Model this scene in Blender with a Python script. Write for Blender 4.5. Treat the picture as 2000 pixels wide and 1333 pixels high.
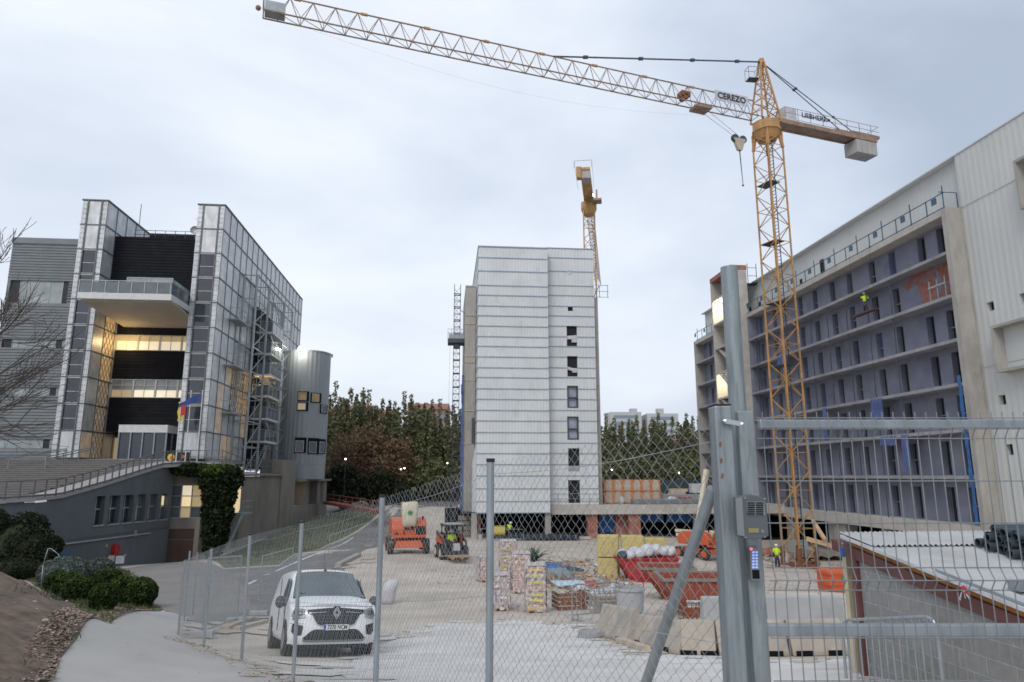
import bpy, bmesh, math, random
import numpy as np
from mathutils import Vector, Matrix
from mathutils.geometry import delaunay_2d_cdt
R=math.radians; rnd=random.Random(7); nr=np.random.RandomState(5)
S=bpy.context.scene
for o in list(bpy.data.objects): bpy.data.objects.remove(o)
COL=S.collection
# ---------- camera ----------
F=1340.0; PIT=math.atan(262/F); YAW=math.atan(130/(F/math.cos(PIT)))
cd=bpy.data.cameras.new('camera'); cam=bpy.data.objects.new('camera',cd); COL.objects.link(cam)
cd.sensor_width=36; cd.lens=36*F/2000; cd.clip_end=3000; cd.clip_start=.05
cd.dof.use_dof=True; cd.dof.focus_distance=6.5; cd.dof.aperture_fstop=3.2
cam.location=(0,0,0); cam.rotation_euler=(math.pi/2+PIT,0,-YAW); S.camera=cam
S.view_settings.view_transform='Standard'; S.view_settings.look='None'
S.view_settings.exposure=0.18; S.view_settings.gamma=1
# ---------- world ----------
SUNEL=R(42); SUNAZ=R(205)   # azimuth measured from +Y towards +X
W=bpy.data.worlds.new('World'); S.world=W; W.use_nodes=True
nt=W.node_tree; nt.nodes.clear()
def N(t,nt=nt,**k):
    n=nt.nodes.new(t)
    for a,b in k.items(): setattr(n,a,b)
    return n
L=nt.links.new
out=N('ShaderNodeOutputWorld'); bg1=N('ShaderNodeBackground'); bg2=N('ShaderNodeBackground'); add=N('ShaderNodeAddShader')
sky=N('ShaderNodeTexSky'); sky.sky_type='NISHITA'; sky.sun_disc=False; sky.sun_elevation=SUNEL; sky.sun_rotation=SUNAZ
sky.air_density=1.5; sky.dust_density=4
L(sky.outputs[0],bg1.inputs[0]); bg1.inputs[1].default_value=0.012
tc=N('ShaderNodeTexCoord'); mp=N('ShaderNodeMapping'); mp.inputs['Scale'].default_value=(1.1,1.1,2.3); mp.inputs['Location'].default_value=(.35,.1,.9)
n1=N('ShaderNodeTexNoise'); n1.inputs['Scale'].default_value=1.35; n1.inputs['Detail'].default_value=6; n1.inputs['Roughness'].default_value=.5; n1.inputs['Distortion'].default_value=.25
L(tc.outputs['Generated'],mp.inputs[0]); L(mp.outputs[0],n1.inputs['Vector'])
cr=N('ShaderNodeValToRGB'); L(n1.outputs[0],cr.inputs[0])
e=cr.color_ramp.elements
e[0].position=.30; e[0].color=(.385,.445,.55,1); e[1].position=.72; e[1].color=(.80,.84,.91,1)
m=cr.color_ramp.elements.new(.47); m.color=(.53,.595,.705,1)
dp=N('ShaderNodeVectorMath'); dp.operation='DOT_PRODUCT'; dp.inputs[1].default_value=(-.16,.89,.42); L(tc.outputs['Generated'],dp.inputs[0])
mg=N('ShaderNodeMapRange'); mg.interpolation_type='SMOOTHSTEP'; mg.inputs[1].default_value=.62; mg.inputs[2].default_value=1.0; mg.inputs[3].default_value=-.10; mg.inputs[4].default_value=.15; L(dp.outputs['Value'],mg.inputs[0])
am=N('ShaderNodeMath'); am.operation='ADD'; L(n1.outputs[0],am.inputs[0]); L(mg.outputs[0],am.inputs[1]); L(am.outputs[0],cr.inputs[0])
L(cr.outputs[0],bg2.inputs[0]); bg2.inputs[1].default_value=1.0
L(bg1.outputs[0],add.inputs[0]); L(bg2.outputs[0],add.inputs[1]); L(add.outputs[0],out.inputs[0])
sl=bpy.data.lights.new('sun','SUN'); sl.energy=1.1; sl.angle=R(25); sl.color=(1,.955,.9)
so=bpy.data.objects.new('sun',sl); COL.objects.link(so)
sd=Vector((math.sin(SUNAZ)*math.cos(SUNEL),math.cos(SUNAZ)*math.cos(SUNEL),math.sin(SUNEL)))
so.rotation_euler=sd.to_track_quat('Z','Y').to_euler()
# ---------- measuring rays ----------
sp,cp,st,ct=math.sin(PIT),math.cos(PIT),math.sin(YAW),math.cos(YAW)
def ray(px,py):
    a=(px-1000)/F; b=-(py-666.5)/F
    return Vector((ct*a-st*sp*b+st*cp, -st*a-ct*sp*b+ct*cp, cp*b+sp))
def D(px,py,d):
    v=ray(px,py); return v*(d/(v.x*st+v.y*ct))
def PX(px,py,X): v=ray(px,py); return v*(X/v.x)
def PY(px,py,Y): v=ray(px,py); return v*(Y/v.y)
# ---------- materials ----------
MAT={}
def mat(name,col,rough=.7,metal=0,ns=0,amt=.25,bump=0,bs=None,dirt=None,spec=.5,emit=None,es=0,stretch=(1,1,1),dscale=.6):
    m=bpy.data.materials.new(name); m.use_nodes=True; t=m.node_tree; b=t.nodes['Principled BSDF']
    b.inputs['Base Color'].default_value=(*col,1); b.inputs['Roughness'].default_value=rough; b.inputs['Metallic'].default_value=metal
    b.inputs['Specular IOR Level'].default_value=spec
    if emit: b.inputs['Emission Color'].default_value=(*emit,1); b.inputs['Emission Strength'].default_value=es
    if ns or bump or dirt:
        c=t.nodes.new('ShaderNodeTexCoord'); mp=t.nodes.new('ShaderNodeMapping'); mp.inputs['Scale'].default_value=stretch
        t.links.new(c.outputs['Object'],mp.inputs[0])
        n=t.nodes.new('ShaderNodeTexNoise'); n.inputs['Scale'].default_value=ns or 5; n.inputs['Detail'].default_value=7; n.inputs['Roughness'].default_value=.6
        t.links.new(mp.outputs[0],n.inputs['Vector'])
        mr=t.nodes.new('ShaderNodeMapRange'); mr.inputs[1].default_value=.3; mr.inputs[2].default_value=.7
        mr.inputs[3].default_value=1-amt; mr.inputs[4].default_value=1+amt; t.links.new(n.outputs[0],mr.inputs[0])
        mx=t.nodes.new('ShaderNodeVectorMath'); mx.operation='SCALE'; mx.inputs[0].default_value=col
        t.links.new(mr.outputs[0],mx.inputs['Scale']); last=mx.outputs[0]
        if dirt:
            n2=t.nodes.new('ShaderNodeTexNoise'); n2.inputs['Scale'].default_value=dscale; n2.inputs['Detail'].default_value=9; n2.inputs['Roughness'].default_value=.65
            t.links.new(mp.outputs[0],n2.inputs['Vector'])
            r2=t.nodes.new('ShaderNodeMapRange'); r2.inputs[1].default_value=.5; r2.inputs[2].default_value=.66; t.links.new(n2.outputs[0],r2.inputs[0])
            mm=t.nodes.new('ShaderNodeMix'); mm.data_type='RGBA'; t.links.new(r2.outputs[0],mm.inputs[0]); t.links.new(last,mm.inputs[6]); mm.inputs[7].default_value=(*dirt,1); last=mm.outputs[2]
        t.links.new(last,b.inputs['Base Color'])
        if bump:
            n3=t.nodes.new('ShaderNodeTexNoise'); n3.inputs['Scale'].default_value=bs or (ns or 5)*4; n3.inputs['Detail'].default_value=5
            t.links.new(mp.outputs[0],n3.inputs['Vector'])
            bp=t.nodes.new('ShaderNodeBump'); bp.inputs['Strength'].default_value=bump; bp.inputs['Distance'].default_value=.02
            t.links.new(n3.outputs[0],bp.inputs['Height']); t.links.new(bp.outputs[0],b.inputs['Normal'])
    MAT[name]=m; return m
def glass(name,col,rough=.08,emit=None,es=0):
    return mat(name,col,rough,0,ns=.7,amt=.3,spec=.9,emit=emit,es=es)
mat('galv',(.285,.325,.34),.45,.45,ns=9,amt=.22,dirt=(.20,.235,.252),dscale=14,stretch=(3,3,.3),bump=.15,bs=60)
mat('galv_pole',(.36,.40,.43),.42,.5,ns=5,amt=.2,dirt=(.28,.32,.35),dscale=6,stretch=(2,2,.4))
mat('wire',(.40,.425,.435),.45,.35,ns=3,amt=.15)
mat('gate_wire',(.25,.275,.29),.5,.3,ns=3,amt=.2)
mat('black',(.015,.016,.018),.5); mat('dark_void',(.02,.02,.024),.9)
mat('rubber',(.03,.03,.032),.85,ns=8,amt=.3,dirt=(.16,.145,.12),dscale=3)
mat('gravel',(.50,.445,.38),.95,ns=.5,amt=.2,bump=.5,bs=11,dirt=(.57,.52,.455),dscale=.16)
mat('path_concrete',(.42,.405,.38),.92,ns=.8,amt=.1,bump=.12,bs=25,dirt=(.36,.345,.315),dscale=.4)
mat('pale_concrete',(.63,.61,.58),.92,ns=.6,amt=.14,bump=.12,bs=18,dirt=(.545,.52,.48),dscale=.35)
mat('asphalt',(.165,.158,.152),.92,ns=.5,amt=.16,bump=.2,bs=30,dirt=(.235,.222,.208),dscale=.25)
mat('drive',(.24,.225,.208),.92,ns=.5,amt=.16,bump=.2,bs=30,dirt=(.19,.18,.17),dscale=.25)
mat('grass',(.085,.105,.045),.95,ns=1.2,amt=.4,bump=.6,bs=18,dirt=(.16,.145,.09),dscale=.5)
mat('bank',(.15,.108,.08),.97,ns=3.5,amt=.55,bump=1,bs=9,dirt=(.075,.07,.045),dscale=1.3)
mat('leaf_litter',(.26,.19,.13),.9,ns=6,amt=.5)
mat('stone',(.40,.36,.32),.9,ns=5,amt=.3)
mat('paint_white',(.72,.72,.70),.7,ns=3,amt=.15,dirt=(.42,.41,.39),dscale=1.6)
mat('cladding_white',(.66,.685,.695),.55,ns=.35,amt=.07,spec=.35,stretch=(1,1,.5),dirt=(.60,.62,.62),dscale=.9)
mat('cladding_warm',(.60,.61,.59),.6,ns=.2,amt=.06,spec=.3,stretch=(1,1,.3),dirt=(.55,.565,.55),dscale=.25)
mat('trim_blue',(.33,.40,.47),.5,ns=1,amt=.15)
mat('render_grey',(.225,.235,.295),.9,ns=.4,amt=.2,dirt=(.175,.187,.25),dscale=.3)
mat('brick_red',(.33,.13,.09),.9,ns=3,amt=.3,dirt=(.3,.27,.25),dscale=1.2)
mat('concrete',(.40,.38,.35),.9,ns=1.2,amt=.15,bump=.2,bs=9,dirt=(.31,.295,.27),dscale=.5,stretch=(1,1,.5))
mat('concrete_pale',(.50,.47,.43),.9,ns=1.2,amt=.12,bump=.2,bs=9,dirt=(.40,.385,.35),dscale=.5)
mat('concrete_dark',(.25,.225,.195),.92,ns=.6,amt=.2,bump=.25,bs=6,dirt=(.18,.165,.148),dscale=.25,stretch=(1,1,.6))
mat('barrier_beige',(.44,.385,.32),.92,ns=2,amt=.15,bump=.25,bs=12,dirt=(.33,.31,.28),dscale=1.2)
mat('barrier_grey',(.42,.43,.44),.9,ns=2,amt=.1,bump=.2,bs=12,dirt=(.35,.35,.35),dscale=1)
mat('panel_metal',(.60,.61,.62),.42,.25,ns=1.6,amt=.22,dirt=(.47,.48,.49),dscale=1.1,stretch=(1,1,.5))
mat('frame_grey',(.13,.145,.15),.5,.3,ns=2,amt=.15)
mat('steel_light',(.36,.39,.40),.5,.4,ns=2,amt=.15)
mat('frame_white',(.62,.62,.60),.5,ns=3,amt=.1)
mat('louvre',(.19,.208,.218),.6,.1,ns=.8,amt=.14,stretch=(1,1,3))
mat('tower_clad',(.30,.325,.34),.5,.1,ns=.5,amt=.1,stretch=(1,1,.3))
mat('wall_slate',(.125,.14,.152),.85,ns=.5,amt=.12,bump=.15,bs=8,dirt=(.105,.117,.128),dscale=.3,stretch=(1,1,.4))
mat('infill_black',(.018,.019,.023),.8,ns=1,amt=.3,spec=.12)
mat('soffit',(.42,.38,.32),.8,ns=.8,amt=.1)
mat('plaza',(.15,.142,.135),.92,ns=1.5,amt=.2,dirt=(.17,.155,.145),dscale=.6)
mat('ramp_floor',(.36,.34,.33),.92,ns=1,amt=.12)
glass('glass_dark',(.035,.04,.055)); glass('glass_mid',(.12,.15,.16)); glass('glass_pale',(.30,.34,.34),.15)
mat('slab_grey',(.33,.33,.35),.9,ns=1.2,amt=.25,bump=.2,bs=9,dirt=(.22,.22,.245),dscale=.6)
mat('windscreen',(.085,.11,.118),.08,ns=1.1,amt=.35,spec=.9)
mat('rut',(.455,.405,.345),.95,ns=1.5,amt=.15,dirt=(.53,.48,.42),dscale=.9)
mat('rut_pale',(.545,.52,.485),.95,ns=1.5,amt=.12,dirt=(.59,.565,.53),dscale=.9)
mat('brick_patch',(.33,.135,.10),.9,ns=3,amt=.3,dirt=(.205,.205,.25),dscale=1.6)
mat('nosing',(.25,.24,.225),.9,ns=2,amt=.2)
glass('glass_lilac',(.30,.34,.42),.12)
mat('lit_warm',(.8,.7,.45),.6,ns=.6,amt=.3,emit=(1,.76,.42),es=.55)
mat('lit_cream',(.8,.75,.6),.6,ns=.6,amt=.3,emit=(1,.83,.58),es=.5)
mat('lit_dim',(.4,.33,.2),.6,ns=.6,amt=.3,emit=(1,.72,.36),es=.22)
mat('lamp_white',(1,1,1),.3,emit=(1,.97,.88),es=9)
mat('amber_panel',(.55,.36,.15),.6,ns=1,amt=.25)
mat('garage',(.085,.045,.037),.6,ns=1,amt=.15)
mat('crane_yellow',(.50,.275,.10),.55,ns=1.5,amt=.25,dirt=(.33,.19,.10),dscale=1)
mat('crane_dark',(.30,.20,.14),.6,ns=1.5,amt=.3)
mat('jib_rust',(.27,.185,.125),.6,ns=1,amt=.35)
mat('steel_dark',(.07,.085,.10),.5,.4,ns=2,amt=.2)
mat('blue_paint',(.03,.09,.26),.5,ns=1,amt=.2); mat('blue_rail',(.05,.13,.20),.5,ns=1,amt=.2)
mat('blue_tarp',(.035,.13,.35),.6,ns=2,amt=.3); mat('blue_net',(.09,.13,.30),.9,ns=1,amt=.3)
mat('orange',(.60,.11,.035),.45,ns=2,amt=.12,dirt=(.5,.13,.06),dscale=2)
mat('orange_ply',(.55,.20,.07),.7,ns=2,amt=.2)
mat('red',(.42,.022,.026),.45,ns=2,amt=.15,dirt=(.4,.06,.05),dscale=2)
mat('rust_red',(.33,.075,.045),.65,ns=3,amt=.2,dirt=(.20,.08,.05),dscale=1.6)
mat('rust',(.22,.09,.045),.8,ns=5,amt=.3); mat('maroon',(.12,.048,.044),.6,ns=2,amt=.2)
mat('timber',(.45,.30,.17),.85,ns=3,amt=.25,stretch=(1,1,4)); mat('timber_orange',(.48,.20,.05),.7,ns=4,amt=.35)
mat('timber_pale',(.5,.42,.33),.85,ns=3,amt=.2)
mat('yellow',(.72,.60,.10),.6,ns=3,amt=.2); mat('wool',(.56,.46,.17),.9,ns=5,amt=.2,bump=.3)
mat('cream',(.66,.60,.46),.6,ns=3,amt=.12)
mat('plastic_white',(.56,.56,.585),.35,ns=3,amt=.2,bump=.6,bs=10); mat('plastic_blue',(.45,.58,.66),.35,ns=3,amt=.2)
mat('wrap',(.55,.47,.47),.28,ns=6,amt=.3,bump=1,bs=12,dirt=(.42,.34,.34),dscale=5)
mat('brick_pack',(.60,.40,.33),.8,ns=9,amt=.4,dirt=(.68,.62,.58),dscale=6)
mat('brick_pale',(.56,.51,.48),.8,ns=9,amt=.35,bump=.6,dirt=(.30,.24,.22),dscale=7)
mat('car_white',(.86,.87,.88),.22,spec=.6,ns=.5,amt=.02); mat('car_glass',(.09,.12,.125),.06,ns=1.5,amt=.35,spec=.9)
mat('car_black',(.02,.021,.023),.45); mat('car_trim',(.09,.09,.095),.7); mat('chrome',(.6,.6,.6),.2,.9)
mat('lamp_glass',(.28,.32,.34),.1,.2,spec=.9); mat('lamp_dark',(.07,.08,.09),.2); mat('alloy',(.35,.36,.38),.35,.7)
mat('plate',(.78,.78,.78),.5); mat('plate_blue',(.02,.1,.42),.5); mat('ink',(.015,.015,.02),.6)
mat('hivis',(.60,.85,.03),.8,emit=(.5,.8,.02),es=.0); mat('skin',(.42,.24,.17),.7); mat('cloth_dark',(.035,.04,.06),.9); mat('cloth_grey',(.12,.13,.15),.9)
mat('helmet',(.75,.77,.80),.4); mat('reflect',(.6,.6,.6),.4)
mat('bark',(.10,.08,.065),.95,ns=6,amt=.3); mat('twig',(.115,.095,.085),.95,ns=6,amt=.3)
mat('box_grey',(.10,.115,.13),.45,ns=2,amt=.08); mat('box_light',(.24,.26,.27),.45,.3)
mat('slot_black',(.010,.010,.012),.8,spec=.15); mat('lcd',(.30,.25,.11),.3); mat('key_blue',(.35,.45,.9),.4,emit=(.35,.5,1),es=.55); mat('led_red',(.9,.05,.05),.4,emit=(1,.1,.1),es=2.0)
mat('pipe_grey',(.045,.062,.075),.5,ns=2,amt=.15)
mat('roof_sheet',(.47,.475,.47),.6,ns=2,amt=.15,dirt=(.38,.375,.36),dscale=1)
mat('cream_wall',(.55,.49,.33),.85,ns=2,amt=.12)
mat('far_brick',(.27,.19,.155),.9,ns=.1,amt=.1); mat('far_roof',(.30,.145,.105),.9,ns=.2,amt=.15); mat('far_white',(.46,.47,.47),.9,ns=.1,amt=.05); mat('far_glass',(.19,.25,.29),.3)
mat('flag_blue',(.035,.065,.24),.8); mat('flag_yellow',(.7,.5,.08),.8); mat('flag_red',(.5,.04,.05),.8); mat('green_mark',(.03,.25,.12),.7)
mat('green_fence',(.04,.065,.065),.9,ns=.3,amt=.3)
mat('footbridge_red',(.24,.075,.05),.7,ns=2,amt=.2)
def blocks_mat():
    m=bpy.data.materials.new('block_wall'); m.use_nodes=True; t=m.node_tree; b=t.nodes['Principled BSDF']
    c=t.nodes.new('ShaderNodeTexCoord'); sx=t.nodes.new('ShaderNodeSeparateXYZ'); cx=t.nodes.new('ShaderNodeCombineXYZ')
    t.links.new(c.outputs['Object'],sx.inputs[0]); t.links.new(sx.outputs['Y'],cx.inputs['X']); t.links.new(sx.outputs['Z'],cx.inputs['Y'])
    br=t.nodes.new('ShaderNodeTexBrick'); t.links.new(cx.outputs[0],br.inputs['Vector'])
    br.inputs['Scale'].default_value=1; br.inputs['Brick Width'].default_value=.4; br.inputs['Row Height'].default_value=.2; br.inputs['Mortar Size'].default_value=.008; br.inputs['Mortar Smooth'].default_value=.3
    br.inputs['Color1'].default_value=(.24,.235,.225,1); br.inputs['Color2'].default_value=(.285,.28,.27,1); br.inputs['Mortar'].default_value=(.36,.35,.34,1)
    n=t.nodes.new('ShaderNodeTexNoise'); n.inputs['Scale'].default_value=9; n.inputs['Detail'].default_value=8; t.links.new(c.outputs['Object'],n.inputs['Vector'])
    mx=t.nodes.new('ShaderNodeMix'); mx.data_type='RGBA'; mx.blend_type='MULTIPLY'; mx.inputs[0].default_value=.7; t.links.new(br.outputs[0],mx.inputs[6])
    r=t.nodes.new('ShaderNodeMapRange'); r.inputs[3].default_value=.6; r.inputs[4].default_value=1.4; t.links.new(n.outputs[0],r.inputs[0]); t.links.new(r.outputs[0],mx.inputs[7])
    t.links.new(mx.outputs[2],b.inputs['Base Color']); b.inputs['Roughness'].default_value=.95
    bp=t.nodes.new('ShaderNodeBump'); bp.inputs['Strength'].default_value=.6; bp.inputs['Distance'].default_value=.02; t.links.new(br.outputs['Fac'],bp.inputs['Height']); bp.invert=True; t.links.new(bp.outputs[0],b.inputs['Normal'])
    MAT['block_wall']=m
blocks_mat()
def leaf_mat(name,c1,c2,rough=.8):
    m=bpy.data.materials.new(name); m.use_nodes=True; t=m.node_tree; b=t.nodes['Principled BSDF']
    g=t.nodes.new('ShaderNodeNewGeometry'); cr=t.nodes.new('ShaderNodeValToRGB'); t.links.new(g.outputs['Random Per Island'],cr.inputs[0])
    cr.color_ramp.elements[0].color=(*c1,1); cr.color_ramp.elements[1].color=(*c2,1); t.links.new(cr.outputs[0],b.inputs['Base Color'])
    b.inputs['Roughness'].default_value=rough; b.inputs['Specular IOR Level'].default_value=.2; MAT[name]=m
leaf_mat('leaf_poplar',(.085,.098,.045),(.195,.205,.10)); leaf_mat('leaf_poplar2',(.10,.105,.055),(.235,.22,.12))
leaf_mat('leaf_autumn',(.12,.085,.05),(.30,.19,.11)); leaf_mat('leaf_dark',(.010,.016,.008),(.04,.05,.025))
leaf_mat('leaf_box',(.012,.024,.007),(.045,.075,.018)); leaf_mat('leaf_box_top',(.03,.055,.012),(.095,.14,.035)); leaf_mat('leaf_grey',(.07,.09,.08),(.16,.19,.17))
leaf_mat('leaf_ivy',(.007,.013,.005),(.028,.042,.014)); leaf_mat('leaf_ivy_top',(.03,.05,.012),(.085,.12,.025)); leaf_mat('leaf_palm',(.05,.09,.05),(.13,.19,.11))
leaf_mat('grass_blade',(.04,.055,.02),(.13,.13,.06)); leaf_mat('litter',(.14,.09,.06),(.40,.32,.25))
# ---------- mesh builder ----------
def root(o):
    while o.parent: o=o.parent
    return o
class MB:
    def __init__(s): s.v=[]; s.f=[]; s.mi=[]; s.cur=0; s.M=None
    def add(s,vs,fs):
        b=len(s.v)
        if s.M is not None: vs=[s.M@Vector(p) for p in vs]
        s.v.extend([tuple(p) for p in vs]); s.f.extend([tuple(i+b for i in f) for f in fs]); s.mi.extend([s.cur]*len(fs)); return s
    def box(s,x0,x1,y0,y1,z0,z1):
        if x0>x1:x0,x1=x1,x0
        if y0>y1:y0,y1=y1,y0
        if z0>z1:z0,z1=z1,z0
        return s.add([(x0,y0,z0),(x1,y0,z0),(x1,y1,z0),(x0,y1,z0),(x0,y0,z1),(x1,y0,z1),(x1,y1,z1),(x0,y1,z1)],[(0,3,2,1),(4,5,6,7),(0,1,5,4),(1,2,6,5),(2,3,7,6),(3,0,4,7)])
    def bar(s,p,q,w,h=None,up=(0,0,1)):
        p=Vector(p);q=Vector(q);h=h or w;d=(q-p)
        if d.length<1e-6: return s
        d.normalize();u=Vector(up)
        if abs(d.dot(u))>.98:u=Vector((0,1,0))
        a=d.cross(u).normalized()*w/2;b=a.cross(d).normalized()*h/2
        return s.add([p-a-b,p+a-b,p+a+b,p-a+b,q-a-b,q+a-b,q+a+b,q-a+b],[(0,3,2,1),(4,5,6,7),(0,1,5,4),(1,2,6,5),(2,3,7,6),(3,0,4,7)])
    def tube(s,p,q,r,n=8,r2=None,cap=True):
        p=Vector(p);q=Vector(q);r2=r if r2 is None else r2;d=q-p
        if d.length<1e-6: return s
        d.normalize();u=Vector((0,0,1)) if abs(d.z)<.95 else Vector((0,1,0))
        a=d.cross(u).normalized();b=a.cross(d)
        vs=[p+(a*math.cos(t)+b*math.sin(t))*r for t in [2*math.pi*i/n for i in range(n)]]+[q+(a*math.cos(t)+b*math.sin(t))*r2 for t in [2*math.pi*i/n for i in range(n)]]
        fs=[(i,(i+1)%n,n+(i+1)%n,n+i) for i in range(n)]
        if cap: fs+=[tuple(range(n-1,-1,-1)),tuple(range(n,2*n))]
        return s.add(vs,fs)
    def path(s,pts,r,n=6):
        for a,b in zip(pts[:-1],pts[1:]): s.tube(a,b,r,n)
        return s
    def prism(s,pts,off):
        n=len(pts);off=Vector(off);vs=[Vector(p) for p in pts];vs+= [p+off for p in vs]
        return s.add(vs,[tuple(range(n-1,-1,-1)),tuple(range(n,2*n))]+[(i,(i+1)%n,n+(i+1)%n,n+i) for i in range(n)])
    def quad(s,a,b,c,d): return s.add([a,b,c,d],[(0,1,2,3)])
    def loft(s,rings,cap=True,closed=True):
        n=len(rings[0]);vs=[p for r in rings for p in r];fs=[]
        for k in range(len(rings)-1):
            for i in range(n if closed else n-1):
                j=(i+1)%n;fs.append((k*n+i,k*n+j,(k+1)*n+j,(k+1)*n+i))
        if cap: fs+=[tuple(range(n-1,-1,-1)),tuple(range((len(rings)-1)*n,len(rings)*n))]
        return s.add(vs,fs)
    def ball(s,c,r,n=10,m=6,rz=None):
        rz=rz or r;rings=[]
        for k in range(1,m):
            t=math.pi*k/m-math.pi/2;rings.append([(c[0]+r*math.cos(t)*math.cos(2*math.pi*i/n),c[1]+r*math.cos(t)*math.sin(2*math.pi*i/n),c[2]+rz*math.sin(t)) for i in range(n)])
        return s.loft(rings)
    def blob(s,c,rx,ry,rz,n=12,m=8,j=.2,seed=0):
        q=random.Random(seed);rings=[]
        for k in range(1,m):
            t=math.pi*k/m-math.pi/2
            rings.append([(c[0]+rx*math.cos(t)*math.cos(2*math.pi*i/n)*(w:=1+q.uniform(-j,j)),c[1]+ry*math.cos(t)*math.sin(2*math.pi*i/n)*w,c[2]+rz*math.sin(t)*(1+q.uniform(-j,j))) for i in range(n)])
        return s.loft(rings)
    def wheel(s,c,r,w,axis=(1,0,0),n=20):
        c=Vector(c);a=Vector(axis).normalized();return s.tube(c-a*w/2,c+a*w/2,r,n)
    def build(s,name,mats,parent=None,w=False,smooth=False,bevel=0):
        me=bpy.data.meshes.new(name);vs=s.v
        if w and parent is not None:
            Mi=root(parent).matrix_basis.inverted();vs=[tuple(Mi@Vector(p)) for p in vs]
        me.from_pydata(vs,[],s.f)
        if isinstance(mats,str): mats=[mats]
        for m in mats: me.materials.append(MAT[m])
        if len(mats)>1: me.polygons.foreach_set('material_index',s.mi)
        if smooth: me.polygons.foreach_set('use_smooth',[True]*len(me.polygons))
        me.update(); o=bpy.data.objects.new(name,me);COL.objects.link(o)
        if parent is not None:o.parent=parent
        if bevel:
            b=o.modifiers.new('bevel','BEVEL');b.width=bevel;b.segments=2;b.limit_method='ANGLE'
        return o
def tag(o,label,cat,group=None,kind=None):
    if label:o['label']=label
    if cat:o['category']=cat
    if group:o['group']=group
    if kind:o['kind']=kind
    return o
def thing(name,label,cat,loc=(0,0,0),rz=0,group=None,eul=None):
    o=bpy.data.objects.new(name,None);o.empty_display_size=.3;COL.objects.link(o);o.location=loc
    o.rotation_euler=eul or (0,0,rz)
    o.matrix_basis=Matrix.LocRotScale(Vector(loc),o.rotation_euler,None)
    return tag(o,label,cat,group)
def struct(o): o['kind']='structure';return o
def dup(o,loc,rz=0,label=None,group=None,parent=None,scale=None,mats=None):
    r=o.copy();COL.objects.link(r)
    if parent is None:
        r.location=loc;r.rotation_euler=(0,0,rz)
        if scale:r.scale=(scale,)*3 if not isinstance(scale,tuple) else scale
        if label:r['label']=label
        if group:r['group']=group
    else:r.parent=parent
    for c in [c for c in bpy.data.objects if c.parent==o and c!=r]: dup(c,None,parent=r)
    return r
def text(s,size,mt,parent,M,ext=.004,name='lettering',w=True,sx=1,bold=0):
    c=bpy.data.curves.new('t','FONT');c.body=s;c.size=size;c.extrude=ext;c.align_x='CENTER';c.align_y='CENTER';c.offset=bold;c.resolution_u=3
    o=bpy.data.objects.new('t',c);COL.objects.link(o)
    me=bpy.data.meshes.new_from_object(o.evaluated_get(bpy.context.evaluated_depsgraph_get()));bpy.data.objects.remove(o)
    T=M@Matrix.Diagonal((sx,1,1,1))
    if w and parent is not None:T=root(parent).matrix_basis.inverted()@T
    me.transform(T);me.materials.clear();me.materials.append(MAT[mt]);o=bpy.data.objects.new(name,me);COL.objects.link(o)
    if parent is not None:o.parent=parent
    return o
def frameM(o,u,v):
    u=Vector(u).normalized();v=Vector(v).normalized();w=u.cross(v)
    M=Matrix.Identity(4)
    for i,c in enumerate((u,v,w,Vector(o))):
        for k in range(3):M[k][i]=c[k]
    return M
def leaves(mb,pts,size,up=.3,seed=0,tri=False):
    q=np.random.RandomState(seed);n=len(pts);pts=np.asarray(pts)
    a=q.normal(size=(n,3));a/=np.linalg.norm(a,axis=1)[:,None];b=np.cross(a,q.normal(size=(n,3)));b/=np.linalg.norm(b,axis=1)[:,None]
    s=size*(.6+.8*q.rand(n))[:,None]
    if tri: V=np.stack([pts-a*s*.5,pts+a*s*.5,pts+b*s],1);k=3
    else: V=np.stack([pts-a*s*.5-b*s*.3,pts+a*s*.5-b*s*.35,pts+a*s*.4+b*s*.4,pts-a*s*.45+b*s*.3],1);k=4
    mb.add([tuple(p) for p in V.reshape(-1,3)],[tuple(range(k*i,k*i+k)) for i in range(n)])
def segs(P,Q,r,n=3):
    P=np.asarray(P,float);Q=np.asarray(Q,float);d=Q-P;d/=np.linalg.norm(d,axis=1)[:,None]
    u=np.tile([.13,.21,.97],(len(P),1));a=np.cross(d,u);a/=np.linalg.norm(a,axis=1)[:,None];b=np.cross(a,d)
    V=[]
    for C in (P,Q):
        for i in range(n):
            t=2*math.pi*i/n;V.append(C+(a*math.cos(t)+b*math.sin(t))*r)
    V=np.stack(V,1);N_=len(P);base=np.arange(N_)[:,None]*2*n
    Fs=np.concatenate([base+np.array([[i,(i+1)%n,n+(i+1)%n,n+i]]) for i in range(n)])
    return V.reshape(-1,3),Fs
def seg_obj(name,P,Q,r,mt,parent,n=3):
    V,Fs=segs(P,Q,r,n)
    if parent is not None:
        Mi=np.array(root(parent).matrix_basis.inverted());V=V@Mi[:3,:3].T+Mi[:3,3]
    me=bpy.data.meshes.new(name);me.vertices.add(len(V));me.vertices.foreach_set('co',V.ravel());me.loops.add(Fs.size);me.loops.foreach_set('vertex_index',Fs.ravel())
    me.polygons.add(len(Fs));me.polygons.foreach_set('loop_start',np.arange(len(Fs))*4)
    me.update(calc_edges=True);me.validate();me.materials.append(MAT[mt])
    o=bpy.data.objects.new(name,me);COL.objects.link(o)
    if parent is not None:o.parent=parent
    return o
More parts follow.
